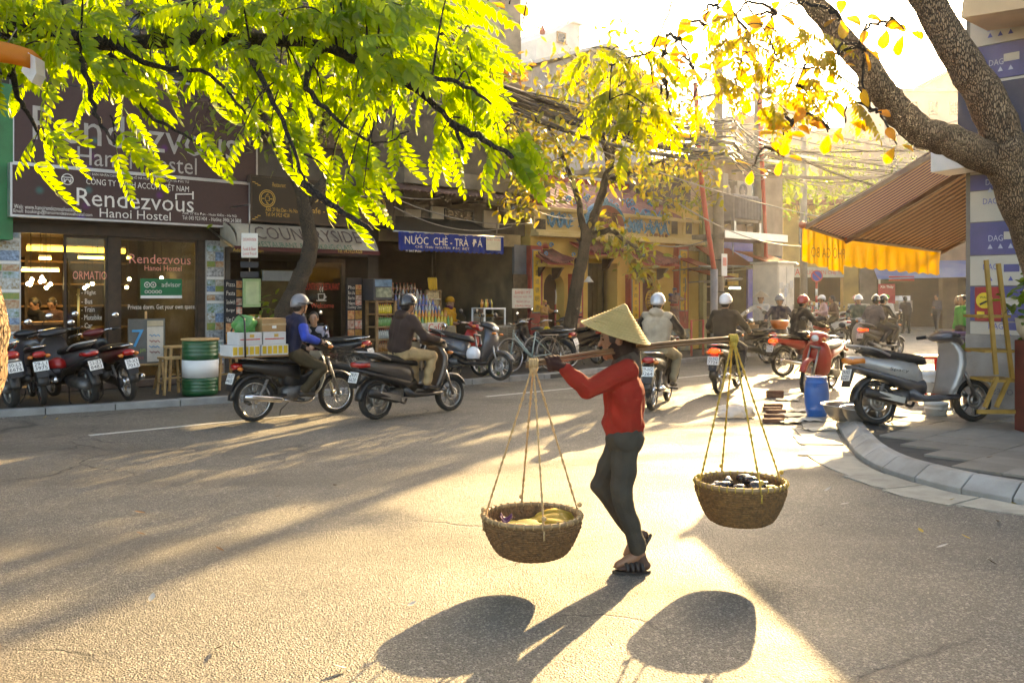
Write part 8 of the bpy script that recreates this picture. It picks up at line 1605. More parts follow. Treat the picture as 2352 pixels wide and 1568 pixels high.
# ---------------------------------------------------------------- drinks shop goods
cf=street_thing('drinks_cabinet','tall wooden glass cabinet of bottled drinks at the shop corner','cabinet',FU(880,15.6),15.6,PZ); u0,u1,zb,zt=rect(858,690,905,830,15.5)
for a in (u0,u1-0.05): 
    for vv in (15.4,15.75): ub(cf,'post',WOODM,a,a+0.05,vv,vv+0.05,PZ,zt)
for k in range(6): ub(cf,'shelf',WOODM,u0+0.002,u1-0.002,15.41,15.8,PZ+0.12+(zt-PZ-0.16)*k/5,PZ+0.15+(zt-PZ-0.16)*k/5)
ub(cf,'back_panel',WOODD,u0,u1,15.801,15.82,PZ,zt)
BT=[mat('bottle_amber',(0.25,0.1,0.02),0.15,coat=0.5),mat('bottle_clear',(0.35,0.38,0.36),0.1,coat=0.6),mat('bottle_green',(0.08,0.25,0.06),0.15,coat=0.5),mat('bottle_orange',(0.6,0.22,0.02),0.2,coat=0.5),mat('bottle_yellow',(0.6,0.45,0.03),0.2,coat=0.5),mat('bottle_cola',(0.04,0.015,0.01),0.12,coat=0.6),mat('can_blue',(0.08,0.12,0.3),0.3,metal=0.4)]
CAP=mat('bottle_cap',(0.5,0.08,0.06),0.4); BM={}
def bottle(p,k,h,lab,grp):
    key=(k,round(h,2))
    if key not in BM:
        m=MB().lathe([(0.031,0),(0.033,0.02),(0.033,h*0.55),(0.028,h*0.66),(0.013,h*0.82),(0.013,h*0.93)],9); o=m.build('bottle',BT[k],None,True); BM[key]=o.data; c=MB().lathe([(0.015,h*0.93),(0.015,h)],8).build('cap',CAP,o)
        BM[key+('c',)]=c.data; o.location=p; tag(o,lab,'bottle',grp); return
    o=bpy.data.objects.new('bottle',BM[key]); COL.objects.link(o); o.location=p; tag(o,lab,'bottle',grp); c=bpy.data.objects.new('cap',BM[key+('c',)]); COL.objects.link(c); c.parent=o
for k in range(5):
    z=PZ+0.15+(zt-PZ-0.16)*k/5+0.002
    for i in range(7): uu=u0+0.1+(u1-u0-0.2)*i/6; bottle(UV(uu,15.48,z),(3,0,1,2,4)[k],0.2,'%s drink bottle on the %s shelf of the tall wooden cabinet'%(('orange','amber','clear','green','yellow')[k],('lowest','second','middle','fourth','top')[k]),'bottles in the wooden cabinet')
sc_=street_thing('countertop_fridge','small glass fronted drinks box on top of the wooden cabinet','fridge',FU(880,15.55),15.55,zt); a0,a1_,b0_,b1_=rect(855,640,898,690,15.5); b0_=zt+0.005; ub(sc_,'case',mat('fridge_dark',(0.06,0.06,0.07),0.4),a0,a1_,15.45,15.85,b0_,b1_,0.01); ub(sc_,'glass_front',mat('fridge_front',(0.25,0.28,0.2),0.2,0.5,12),a0+0.05,a1_-0.03,15.44,15.45,b0_+0.06,b1_-0.18); ub(sc_,'header',mat('fridge_header',(0.1,0.2,0.3),0.4,0.5,8),a0+0.03,a1_-0.02,15.44,15.45,b1_-0.16,b1_-0.02)  # front is a mottled grey-green colour without emission
rk=street_thing('stepped_bottle_rack','stepped metal rack crowded with bottles before the drinks shop','rack',FU(955,15.7),15.7,PZ); ru0,ru1=FU(905,15.7),FU(1012,15.7)
for r_ in range(7):
    zz=F(960,738-r_*12.5,15.5)[1]-0.1; vv=15.25+r_*0.12; ub(rk,'shelf',ALU,ru0,ru1-0.12*r_*0.6,vv-0.05,vv+0.055,zz-0.02,zz); n_=14-r_
    for i in range(n_): uu=ru0+0.06+(ru1-0.12*r_*0.6-ru0-0.12)*i/(n_-1); bottle(UV(uu,vv,zz+0.002),(4,3,1,6,1,5,0)[r_] if (i+r_)%4 else (2,4,6,1,6,1,5)[r_],0.22,'drink bottle in the %s row of the stepped rack'%('front','second','third','middle','fifth','sixth','back')[r_],'bottles on the stepped rack')
for a in (ru0+0.02,ru1-0.06): MB().bar((a,15.2,PZ),(a,15.2,F(960,738,15.5)[1]-0.1),0.03).bar((a,16.0,PZ),(a,16.0,F(960,663,15.5)[1]-0.12),0.03).build('rack_leg',STEEL,rk)
ub(rk,'skirt',mat('rack_skirt',(0.3,0.24,0.15),0.7,0.3),ru0,ru1,15.17,15.19,PZ+0.05,F(960,738,15.5)[1]-0.125)
cs=street_thing('cafe_sign','white board with big red cafe lettering below the bottles','sign',FU(1000,15.1),15.1,0.7); u0,u1,zb,zt=rect(982,740,1020,774,15.05); ub(cs,'panel',mat('white_board',(0.66,0.6,0.5),0.6,0.08),u0,u1,15.05,15.07,zb,zt); tpx('Café',cs,984,743,1018,760,15.046,REDL); tpx('GIẢI KHÁT',cs,985,763,1017,771,15.046,REDL); MB().bar(((u0+u1)/2,15.08,zb),((u0+u1)/2,15.08,PZ),0.03).build('post',STEEL,cs)
cs=street_thing('drinks_sign','narrow white drinks sign half hidden by the puffer jacket rider','sign',FU(970,15.1),15.1,0.7); u0,u1,zb,zt=rect(960,742,980,782,15.1); ub(cs,'panel',mat('white_board'),u0,u1,15.1,15.12,zb,zt); tpx('ÊN ĐÁ',cs,962,748,978,758,15.096,DBR); tpx('NG',cs,964,765,976,778,15.096,DBR); MB().bar(((u0+u1)/2,15.13,zb),((u0+u1)/2,15.13,PZ),0.03).build('post',STEEL,cs)
gc=street_thing('wall_glass_case','small glass case of packets above the bottle rack','cabinet',FU(992,15.9),15.9,1.5); u0,u1,zb,zt=rect(982,668,1012,708,15.9); ub(gc,'back',mat('case_back',(0.45,0.36,0.2),0.5,0.5,20),u0,u1,15.95,16.0,zb,zt); MB().box(u0-0.02,u1+0.02,15.9,15.96,zt,zt+0.02).box(u0-0.02,u1+0.02,15.9,15.96,zb-0.02,zb).box(u0-0.02,u0,15.9,15.96,zb,zt).box(u1,u1+0.02,15.9,15.96,zb,zt).build('frame',WOODM,gc); ub(gc,'shelf',ALU,u0,u1,15.9,15.95,(zb+zt)/2,(zb+zt)/2+0.015); MB().bar(((u0+u1)/2,15.96,zb-0.02),((u0+u1)/2,15.96,PZ),0.05).build('post',WOODD,gc)
yc=street_thing('hanging_gloves','bundle of bright yellow gloves hanging in the drinks shop','gloves',FU(992,16.0),16.0,2.0)
for k in range(8): px=985+k*2.4; u,z=F(px,640,16.0); MB().cap((u,16.0+0.02*(k%2),z),0.03,(u+0.01,16.0,z-0.2-0.03*(k%3)),0.02,8).build('glove',mat('yellow_rubber',(0.6,0.36,0.01),0.5),yc,True)
u,z=F(993,632,16.0); MB().tube([(u,16.0,z),(u,16.0,z+0.45)],0.006,4).build('cord',BLACK,yc)
fc=street_thing('food_cart','steel food cart with glass display box and sauces','cart',FU(1140,14.9),14.9,PZ); u0,u1,zb,zt=rect(1114,751,1168,835,14.7); zb=PZ+0.28
ub(fc,'cabinet',mat('brushed_steel',(0.3,0.26,0.2),0.35,0.15,6,metal=0.7),u0,u1,14.7,15.25,zb,zt-0.02,0.01); ub(fc,'counter',ALU,u0-0.05,u1+0.05,14.66,15.3,zt-0.018,zt+0.02)
for a in (u0+0.02,u1-0.06):
    for vv in (14.72,15.2): MB().bar((a,vv,zb),(a,vv,PZ),0.04).build('leg',STEEL,fc)
ub(fc,'low_rail',STEEL,u0,u1,14.71,14.74,PZ+0.12,PZ+0.15)
g0,g1_,h0,h1=rect(1109,710,1158,751,14.75); h0=zt+0.02; gb=MB()
for a in (g0,g1_-0.03):
    for vv in (14.7,15.1): gb.box(a,a+0.03,vv,vv+0.03,h0,h1)
gb.box(g0,g1_,14.7,14.73,h1,h1+0.03).box(g0,g1_,15.1,15.13,h1,h1+0.03).build('display_frame',WHITE,fc); ub(fc,'display_glass',SHOPGLASS,g0+0.03,g1_-0.03,14.712,14.718,h0,h1); ub(fc,'display_shelf',ALU,g0+0.03,g1_-0.03,14.74,15.09,(h0+h1)/2,(h0+h1)/2+0.012); ub(fc,'display_top',ALU,g0,g1_,14.732,15.098,h1+0.004,h1+0.02)
for k in range(6): o=MB().lathe([(0.028,0),(0.03,0.1),(0.012,0.14),(0.01,0.18)],9).build('sauce_bottle',BT[(3,0,4,3,5,4)[k]],None,True); o.location=UV(g0+0.05+0.06*k,14.85+0.03*(k%2),h1+0.032); tag(o,'sauce bottle standing on the food cart glass box','bottle','sauce bottles on the food cart')
for k in range(5): o=MB().sphere((0,0,0.03),(0.06,0.04,0.035),10,6).build('bread_roll',mat('bread_crust'),None,True); o.location=UV(g0+0.08+0.07*k,14.9,(h0+h1)/2+0.014); tag(o,'bread roll inside the food cart glass box','bread','bread rolls in the food cart')
bm=street_thing('hanging_menu_sign','white sandwich sign with red lettering on the brown shutter','sign',FU(1200,15.6),15.6,1.5); u0,u1,zb,zt=rect(1177,663,1225,707,15.6); ub(bm,'panel',mat('white_board'),u0,u1,15.6,15.62,zb,zt)
for k,(s,a,b) in enumerate((('BÁNH MỲ',1183,1219),('PATÊ · CHẢ · RUỐC · THỊT',1180,1222),('TRỨNG ỐP LA',1185,1217),('SỮA ĐẬU NÀNH',1183,1219))): tpx(s,bm,a,667+k*10.5-(2 if k==0 else 0),b,674+k*10.5+(1 if k==0 else 0),15.596,REDL)
MB().bar(((u0+u1)/2,15.63,zt-0.05),((u0+u1)/2,15.95,zt-0.05),0.02).build('bracket',STEEL,bm)
st=street_thing('low_glass_stool','small green topped low stool at the kerb by the food cart','stool',FU(1123,13.55),13.55,PZ); u=FU(1123,13.55); ub(st,'seat',mat('newsprint_top',(0.4,0.38,0.32),0.7,0.3,20),u-0.16,u+0.16,13.42,13.7,PZ+0.27,PZ+0.3)
for a in (-1,1):
    for b in (-1,1): MB().bar((u+a*0.13,13.56+b*0.12,PZ+0.27),(u+a*0.14,13.56+b*0.13,PZ),0.03).build('leg',mat('green_stool',(0.15,0.22,0.08),0.6),st)
# red and white stand by the temple
rs=street_thing('red_rail','short red steel rail at the kerb behind the beige rider','railing',FU(1590,14.3),14.3,PZ); u=FU(1588,14.2); MB().tube([(u,14.2,PZ),(u,14.2,1.0),(u+0.5,14.2,1.0),(u+0.5,14.2,PZ)],0.03,8).build('rail',RPI,rs,True)
# ---------------------------------------------------------------- things on the corner
bl=world_thing('blue_barrel','blue plastic barrel standing at the corner kerb','barrel',(4.1,12.3,0.0)); BLP=mat('blue_plastic_barrel',(0.005,0.12,0.42),0.35,0.12,4,0.05,20)
MB().lathe([(0.12,0.0),(0.128,0.02),(0.145,0.1),(0.148,0.112),(0.142,0.122),(0.158,0.2),(0.163,0.3),(0.158,0.38),(0.145,0.46),(0.15,0.468),(0.142,0.478),(0.128,0.52),(0.135,0.53),(0.135,0.545),(0.128,0.55),(0.118,0.55),(0.118,0.5),(0.02,0.49)],36,(4.1,12.3,0.002)).build('shell',BLP,bl,True); MB().bar((4.05,12.15,0.44),(4.13,12.15,0.44),0.02).bar((4.05,12.155,0.44),(4.05,12.17,0.4),0.015).bar((4.13,12.155,0.44),(4.13,12.17,0.4),0.015).build('handle',BLP,bl)
BRK=mat('old_brick',(0.2,0.085,0.05),0.9,0.35,9,0.4,40)
for k,(px,py,r_,n_) in enumerate(((1780,913,4,2),(1776,936,8,1),(1774,944,-3,1),(1782,950,2,1),(1778,961,-6,1),(1776,971,3,1))):
    g=G(px,py)
    for q in range(n_): o=MB().box(-0.13,0.13,-0.05,0.05,0,0.055).build('brick',BRK,None,bevel=0.006); o.location=(g.x,g.y,0.003+0.057*q); o.rotation_euler=(0,0,R(r_)); tag(o,['upper loose brick of the pair behind the scattered bricks','lower loose brick of the pair behind the scattered bricks'][1-q] if n_==2 else ['','second loose brick from the back of the row','third loose brick from the back of the row','fourth loose brick from the back of the row','fifth loose brick from the back of the row','nearest loose brick of the row beside the plastic bag'][k],'brick','loose bricks on the road')
g=G(1690,958); wbg=MB().sphere((0,0,0.07),(0.26,0.14,0.085),36,22); wbg.v=[(x*(1+0.1*math.sin(z*60+y*20)),y+0.02*math.sin(x*35+z*30),max(0.003,z+0.022*math.sin(x*31+y*40)+0.014*math.sin(x*70+y*60))) for x,y,z in wbg.v]
o=wbg.build('plastic_bag',mat('white_film',(0.75,0.75,0.75),0.35,0.08,8,0.5,30,trans=(0.8,0.75,0.68)),None,True); o.location=(g.x,g.y,0); tag(o,'crumpled white plastic bag lying on the road','bag')
NEWS=mat('newspaper',(0.5,0.47,0.4),0.8,0.2,14); rn=random.Random(8)
for k,(px,py,a,w_,h_) in enumerate(((1812,905,10,0.3,0.22),(1808,920,-15,0.34,0.22),(1845,945,5,0.34,0.26),(1822,955,20,0.36,0.28),(1850,968,-8,0.4,0.26),(1880,990,12,0.36,0.24),(1815,972,2,0.3,0.2))):
    g=G(px,py); n=7; vs=[(-w_/2+w_*i/n,-h_/2+h_*j/n,0.006+0.02*abs(math.sin(i*1.3+k)*math.sin(j*0.9+k*2))) for j in range(n+1) for i in range(n+1)]; o=MB().add(vs,[(j*(n+1)+i,j*(n+1)+i+1,(j+1)*(n+1)+i+1,(j+1)*(n+1)+i) for j in range(n) for i in range(n)]).build('newspaper_sheet',NEWS,None,True); o.location=(g.x,g.y,0.002+0.003*k); o.rotation_euler=(0,0,R(a)); tag(o,'crumpled newspaper sheet on the wet road behind the barrel','paper','paper sheets behind the barrel')
MET=mat('dented_aluminium',(0.4,0.38,0.36),0.3,0.2,8,metal=0.9)
for k,(x,y,z,r_,lab) in enumerate(((4.22,10.95,0.10,0.26,'wide metal basin nearest the scooter rear wheel'),(4.15,11.3,0.10,0.3,'larger metal basin behind the nearer basin'))):
    t=world_thing('metal_basin',lab,'basin',(x,y,z),'metal basins by the scooter'); MB().lathe([(r_*0.6,0.0),(r_*0.85,0.08),(r_,0.18),(r_+0.02,0.185),(r_+0.02,0.19),(r_-0.01,0.18),(r_*0.8,0.08),(r_*0.5,0.012)],28,(x,y,z)).build('bowl',MET,t,True); MB().tube([(x+(r_+0.02)*math.cos(R(15*q)),y+(r_+0.02)*math.sin(R(15*q)),z+0.19) for q in range(24)],0.008,5,True).build('rim',MET,t,True)
for k,(px,py,Y,r_,h_,lab) in enumerate(((2138,905,12.6,0.13,0.3,'ribbed white bucket seen under the scooter seat'),(2150,952,11.4,0.14,0.16,'white tub half hidden below the scooter floorboard'))):
    p_=AT(px,678,Y); t=world_thing('white_bucket',lab,'bucket',(p_.x,p_.y,RZ if k else 0.3)); zz=RZ if k else 0.3; MB().lathe([(r_*0.85,0),(r_*0.93,h_*0.5),(r_*1.0,h_*0.52),(r_*0.97,h_*0.56),(r_,h_*0.78),(r_*1.05,h_*0.8),(r_*1.03,h_),(r_*0.96,h_),(r_*0.9,0.05),(0.02,0.03)],24,(p_.x,p_.y,zz)).build('shell',WHITE,t,True); MB().tube([(p_.x-r_,p_.y,zz+h_*0.85),(p_.x-r_*0.8,p_.y-0.05,zz+h_*0.6),(p_.x,p_.y-r_-0.03,zz+h_*0.45),(p_.x+r_*0.8,p_.y-0.05,zz+h_*0.6),(p_.x+r_,p_.y,zz+h_*0.85)],0.004,4).build('bail_handle',STEEL,t)
RPL=mat('red_plastic',(0.5,0.03,0.015),0.4,0.15,trans=(0.6,0.04,0.02)); p_=AT(2125,678,13.6); tb=world_thing('red_plastic_table','low red plastic table under the striped awning','table',(p_.x,p_.y,RZ)); MB().box(p_.x-0.32,p_.x+0.32,p_.y-0.25,p_.y+0.25,RZ+0.56,RZ+0.6).build('top',RPL,tb,bevel=0.01)
for a in (-1,1):
    for b in (-1,1): MB().bar((p_.x+a*0.27,p_.y+b*0.2,RZ+0.56),(p_.x+a*0.29,p_.y+b*0.22,RZ),0.06).build('leg',RPL,tb)
p_=AT(2115,678,12.9); t=world_thing('red_plastic_stool','small red plastic stool beside the red table','stool',(p_.x,p_.y,RZ)); MB().box(p_.x-0.13,p_.x+0.13,p_.y-0.13,p_.y+0.13,RZ+0.27,RZ+0.3).build('seat',RPL,t,bevel=0.01)
for a in (-1,1):
    for b in (-1,1): MB().bar((p_.x+a*0.1,p_.y+b*0.1,RZ+0.27),(p_.x+a*0.13,p_.y+b*0.13,RZ),0.045).build('leg',RPL,t)
p_=AT(2203,678,12.4); bs=world_thing('wash_stand','dark crate stand carrying the stacked tubs by the wall','crate',(p_.x,p_.y,RZ)); MB().box(p_.x-0.2,p_.x+0.2,p_.y-0.2,p_.y+0.2,RZ+0.45,RZ+0.75-0.0).build('crate',mat('maroon_crate',(0.12,0.02,0.015),0.6),bs,bevel=0.01)
for a in (-1,1):
    for b in (-1,1): MB().bar((p_.x+a*0.17,p_.y+b*0.17,RZ+0.45),(p_.x+a*0.17,p_.y+b*0.17,RZ),0.05).build('leg',STEEL,bs)
for k,(c,z,lab) in enumerate((((0.12,0.25,0.02),0.9,'lime green plastic tub under the purple tubs'),((0.3,0.22,0.4),0.98,'lower purple plastic tub of the stack'),((0.34,0.25,0.42),1.03,'upper purple plastic tub of the stack'))):
    t=world_thing('plastic_tub',lab,'tub',(p_.x,p_.y,z),'stacked plastic tubs'); MB().lathe([(0.17,0.0),(0.22,0.1),(0.235,0.1),(0.235,0.108),(0.21,0.1),(0.16,0.012)],26,(p_.x,p_.y,z+0.002)).build('bowl',mat('tub_%d'%k,c,0.4,0.1),t,True); MB().tube([(p_.x+0.235*math.cos(R(15*q)),p_.y+0.235*math.sin(R(15*q)),z+0.108) for q in range(24)],0.006,4,True).build('rim',mat('tub_%d'%k,c),t,True)
yb=world_thing('yellow_stand','yellow painted steel stand with angled legs before the panelled wall','stand',(5.42,10.35,RZ)); YP=mat('yellow_steel_paint',(0.32,0.18,0.03),0.55,0.25,6)
def yp(px,py,Y): return AT(px,py,Y)
for Y in (10.15,10.6):
    MB().bar(yp(2265,597,Y),yp(2288,860,Y),0.04).build('upright',YP,yb); MB().bar(yp(2293,605,Y),yp(2325,870,Y),0.04).build('upright',YP,yb)
    MB().bar(yp(2318,868,Y),yp(2288,935,Y),0.04).build('knee_leg',YP,yb); MB().bar(yp(2290,865,Y),yp(2262,935,Y),0.04).build('knee_leg',YP,yb); MB().bar(yp(2245,945,Y),yp(2352,945,Y),0.045).build('foot_rail',YP,yb)
for (a,b,c,d) in ((2258,722,2322,730),(2262,802,2335,810),(2275,868,2345,878)):
    p0=yp(a,b,10.15); p1=yp(c,d,10.15); MB().box(p0.x,p1.x,10.15,10.6,p1.z,p1.z+0.03).build('shelf',YP,yb)
p_=AT(2352,770,10.0); pp=world_thing('round_planter','round cream planter with trailing plant at the frame edge','plant',(p_.x,p_.y,RZ)); MB().lathe([(0.1,0.0),(0.16,0.1),(0.18,0.24),(0.165,0.24),(0.1,0.06)],18,(p_.x+0.1,p_.y,p_.z-0.05)).build('pot',mat('cream_pot',(0.5,0.4,0.28),0.6,0.15),pp,True); MB().box(p_.x-0.02,p_.x+0.3,p_.y-0.15,p_.y+0.15,RZ,p_.z-0.055).build('stand',mat('maroon_box',(0.14,0.03,0.02),0.6,0.3),pp); lv=Leaves(); rn=random.Random(31)
for k in range(90): lv.put(0,(p_.x+0.08+rn.gauss(0,0.14),p_.y+rn.gauss(0,0.12),p_.z+0.35+rn.gauss(0,0.18)),Vector((rn.uniform(-1,1),rn.uniform(-1,1),rn.uniform(-.6,.9))),rn.uniform(0.1,0.17),rn.uniform(-1,1))
lv.finish(pp,[simple_leaf()],GLM,90)
# torn orange lantern cloth in the leaves at the frame's edge
oc_=world_thing('torn_lantern','torn orange lantern cloth caught among the leaves at the frame edge','lantern',tuple(AT(20,130,4.0))); c=AT(10,128,4.0); n=10
b=MB(); rs=[]
for i in range(n+1): f=i/n; x=c.x-0.12+0.26*f; z=c.z+0.05-0.05*f*f; rs.append([(x,c.y-0.05,z-0.09+0.02*f),(x,c.y-0.07,z-0.03),(x,c.y-0.03,z+0.015),(x,c.y+0.05,z),(x,c.y+0.04,z-0.05)])
b.rings(rs).build('cloth',mat('orange_lantern_cloth',(0.6,0.22,0.02),0.6,0.2,9,0.2,30,trans=(0.85,0.35,0.02)),oc_,True); MB().prism([(c.x+0.13,c.z-0.0),(c.x+0.16,c.z-0.02),(c.x+0.165,c.z-0.09),(c.x+0.145,c.z-0.13),(c.x+0.10,c.z-0.08)],c.y-0.05,c.y+0.03).build('white_shred',mat('white_film'),oc_)
MB().tube([(c.x+0.0,c.y,c.z+0.03),AT(40,62,4.7)],0.004,4).build('string',BLACK,oc_)
# ---------------------------------------------------------------- litter: fallen leaves and scraps
FLV=[mat('dry_leaf_brown',(0.16,0.08,0.03),0.8,0.3,20),mat('dry_leaf_yellow',(0.45,0.3,0.05),0.8,0.3,20),mat('paper_scrap',(0.5,0.46,0.4),0.8,0.2)]
lit=[(772,1116,0),(632,1142,0),(335,1180,0),(515,1268,0),(335,1230,0),(493,1493,0),(935,1395,2),(800,1540,2),(985,1013,0),(2265,1053,0),(2295,1198,0),(2230,1240,1),(2120,1225,1),(2290,1298,0),(2180,1150,1),(1930,1160,2),(1893,1130,2),(2335,1160,1),(12,962,2),(98,962,1),(128,965,1),(2150,1260,2),(1880,1210,2),(345,1385,2),(690,1168,0)]
LW=['largest on the road between delivery motorbike and front basket','on the shaded road below the delivery motorbike','on the streaked road below the green drum','on the sunlit road left of the front basket','on the road just below the streaked shade','alone near the bottom edge of the road','on the sunlit road above the basket shadow','at the tip of the front basket shadow','on the road below the dark brown scooter','on the corner paving tiles','on the shaded road below the corner kerb','beside the rear gutter slabs on shaded road','on shaded road right of the rear basket','farthest down on the shaded right road','on the gutter slabs below the kerb bend','just right of the rear basket','beyond the rear basket rim','on the kerb at the right frame edge','at the kerb foot by the first parked scooter','at the kerb foot by the second parked bike','at the kerb foot before the dark grey scooter','on the dark road under the corner kerb','below the rear basket on shaded road','on the sunlit road at lower left','on the streaked road under the puffer jacket rider']
for k,(px,py,c) in enumerate(lit):
    g=G(px,py); zz=RZ if (px>2200 and py<1110) else 0.0
    if zz: g=G(px,py,RZ)
    v,f=leaflet(1,0.42,-0.3,0.3); s_=random.uniform(0.045,0.085); o=MB().add([(a*s_,b*s_,abs(cc)*s_+0.004) for a,b,cc in v],f).build('fallen_leaf' if c<2 else 'paper_scrap',FLV[c],None,True); o.location=(g.x,g.y,zz+0.006); o.rotation_euler=(random.uniform(-.2,.2),random.uniform(-.2,.1),random.random()*6.28); tag(o,('curled dry leaf ' if c<2 else 'pale paper scrap ')+LW[k],('leaf' if c<2 else 'paper'),('fallen leaves on the ground' if c<2 else 'paper scraps on the ground'))
# ---------------------------------------------------------------- the street vendor with shoulder pole
W0=Vector((0.66,5.42,0.0))
def wj(px,py,Z): return AT(px,py,Z)-W0
REDJ=cloth('red_fleece',(0.29,0.024,0.014)); GREYS=cloth('grey_hood_cloth',(0.075,0.06,0.048)); JNS=cloth('faded_dark_jeans',(0.055,0.05,0.04)); DGL=cloth('dark_glove',(0.04,0.015,0.012)); SND=mat('dark_sandal',(0.02,0.014,0.012),0.5)
J=dict(pel=wj(1433,985,5.45),che=wj(1434,900,5.45),nek=wj(1438,826,5.45),hed=wj(1417,782,5.45),shl=wj(1440,850,5.31),shr=wj(1432,850,5.59),ell=wj(1350,893,5.24),wrl=wj(1296,846,5.22),elr=wj(1428,930,5.68),wrr=wj(1430,975,5.64),
 hpl=wj(1437,1005,5.375),hpr=wj(1433,1005,5.525),knl=wj(1428,1145,5.36),anl=wj(1470,1272,5.40),tol=wj(1420,1297,5.40),knr=wj(1380,1112,5.53),anr=wj(1462,1232,5.58),tor=wj(1440,1272,5.58))
pa=AT(1208,837,5.25); pb_=AT(1694,777,5.6); pd=(pb_-pa).normalized(); hp=pa+pd*((AT(1271,829,5.27)-pa).dot(pd))
hf=(-1,0.0,-0.12)
wo=person('person in red fleece and conical hat carrying two baskets on a pole',tuple(W0),0,J,hf=hf,jacket=REDJ,trousers=JNS,shoes=SND,skin=SKIN2,vox=0.0075,wr=0.0055,shoe=False,slim=0.88,hands={'l':('grip',hp-W0,tuple(-pd),(0.2,-0.9,-0.1)),'r':('rest',(-0.3,0,-1),(0,-1,0))},hair=True,long_hair=False,face=True)
def extra(nm,mb,m,vox=0.0075,w=0.0): o=MB().add([(0,0,0),(.01,0,0),(0,.01,0)],[(0,1,2)]).build(nm,m,wo); flesh(mb,o,vox,w); return o
c=MB(); c.cap(J['nek']+Vector((0.015,0,0.02)),0.075,J['nek']+Vector((0.0,0,-0.045)),0.095); c.cap(J['shl']+Vector((0.0,0.05,0.012)),0.072,J['shr']+Vector((0,-0.05,0.012)),0.072); c.cap(J['nek']+Vector((0.035,0,-0.01)),0.055,J['nek']+Vector((0.045,0,-0.07)),0.055); extra('grey_hood',c,GREYS,0.0075,0.003)
c=MB(); c.cap(J['pel']+Vector((-0.005,-0.05,0.03)),0.125,J['pel']+Vector((-0.005,0.05,0.03)),0.125); extra('jacket_hem',c,REDJ,0.0075,0.003)
gl=MB(); hand_grip(gl,J['wrl'],hp-W0,-pd,(0.2,-0.9,-0.1),1.12); gl.cap(J['wrl'],0.034,J['wrl'].lerp(J['ell'],0.12),0.036); extra('glove',gl,DGL,0.0055)
sc=MB(); hm=headmat(hf); Hh=J['hed']; sc.sphere(Hh+hm@Vector((-0.02,0,-0.03)),(0.095,0.088,0.1),14,10,hm); sc.cap(Hh+hm@Vector((-0.05,0,-0.07)),0.065,J['nek']+Vector((0.02,0,0.03)),0.07); extra('head_scarf',sc,cloth('dark_scarf_cloth',(0.03,0.018,0.015)),0.0075,0.002)
ht=cone_hat(wo,AT(1414,764,5.43)-W0,(0.30,-0.10,0.95),0.213,0.18,STRAW)
for s,an,d,dn in (('l',J['anl'],Vector((-1,0,0)),Vector((0,0,-1))),('r',J['anr'],Vector((-0.55,0,-0.83)),Vector((0.83,0,-0.55)))):
    sd=Vector((0,1,0)); hl=an+dn*(an.z-0.022 if s=='l' else 0.055)-d*0.045; to=hl+d*0.19
    ft=MB(); ft.cap(an,0.034,hl+d*0.02-dn*0.028,0.03); ft.cap(hl+d*0.01-dn*0.026,0.03,hl+d*0.13-dn*0.018,0.032); ft.cap(an,0.03,hl+d*0.12-dn*0.03,0.024)
    for q in range(5): b=hl+d*0.13-dn*0.014+sd*(0.016*(q-2)); ft.cap(b,0.012,b+d*(0.065-0.007*abs(q-(1 if s=='r' else 3)))+dn*0.002,0.009,6)
    extra('foot',ft,mat('foot_skin',(0.07,0.035,0.024),0.6),0.006)
    pts=[(0.095+0.115*math.cos(R(15*k)),0.043*math.sin(R(15*k))*(0.85+0.15*math.cos(R(15*k)))) for k in range(24)]
    lo=[hl+d*x+sd*y+dn*0.02 for x,y in pts]; so_=MB().rings([lo,[q-dn*0.016 for q in lo]]).build('sandal',SND,wo)
    for x in (0.05,0.08,0.11,0.14): MB().tube([hl+d*(x+0.02*math.cos(t))+sd*(0.043*math.cos(t))-dn*(0.052*math.sin(t)-0.004) for t in [R(180*k/8) for k in range(9)]],0.013,6).build('strap',SND,so_,True)
po=thing('carrying_pole','split bamboo carrying pole across the shoulder of the red jacket','pole',tuple(pa)); BAM=mat('old_bamboo',(0.17,0.085,0.035),0.45,0.3,14)
n=14
for k in range(2):
    pts=[(pa.lerp(pb_,i/n)-pa)+Vector((0,0.0,0.018*math.sin(math.pi*i/n)+(0.008 if k else -0.010))) for i in range(n+1)]
    o=MB().tube(pts,[0.0085+0.0025*math.sin(math.pi*i/n) for i in range(n+1)],8).build('bamboo_strip',BAM,po,True)
KN=mat('pale_rope',(0.5,0.33,0.16),0.8,0.2,60,0.5,120); KNY=mat('yellow_rope',(0.5,0.34,0.06),0.8,0.2,60,0.5,120)
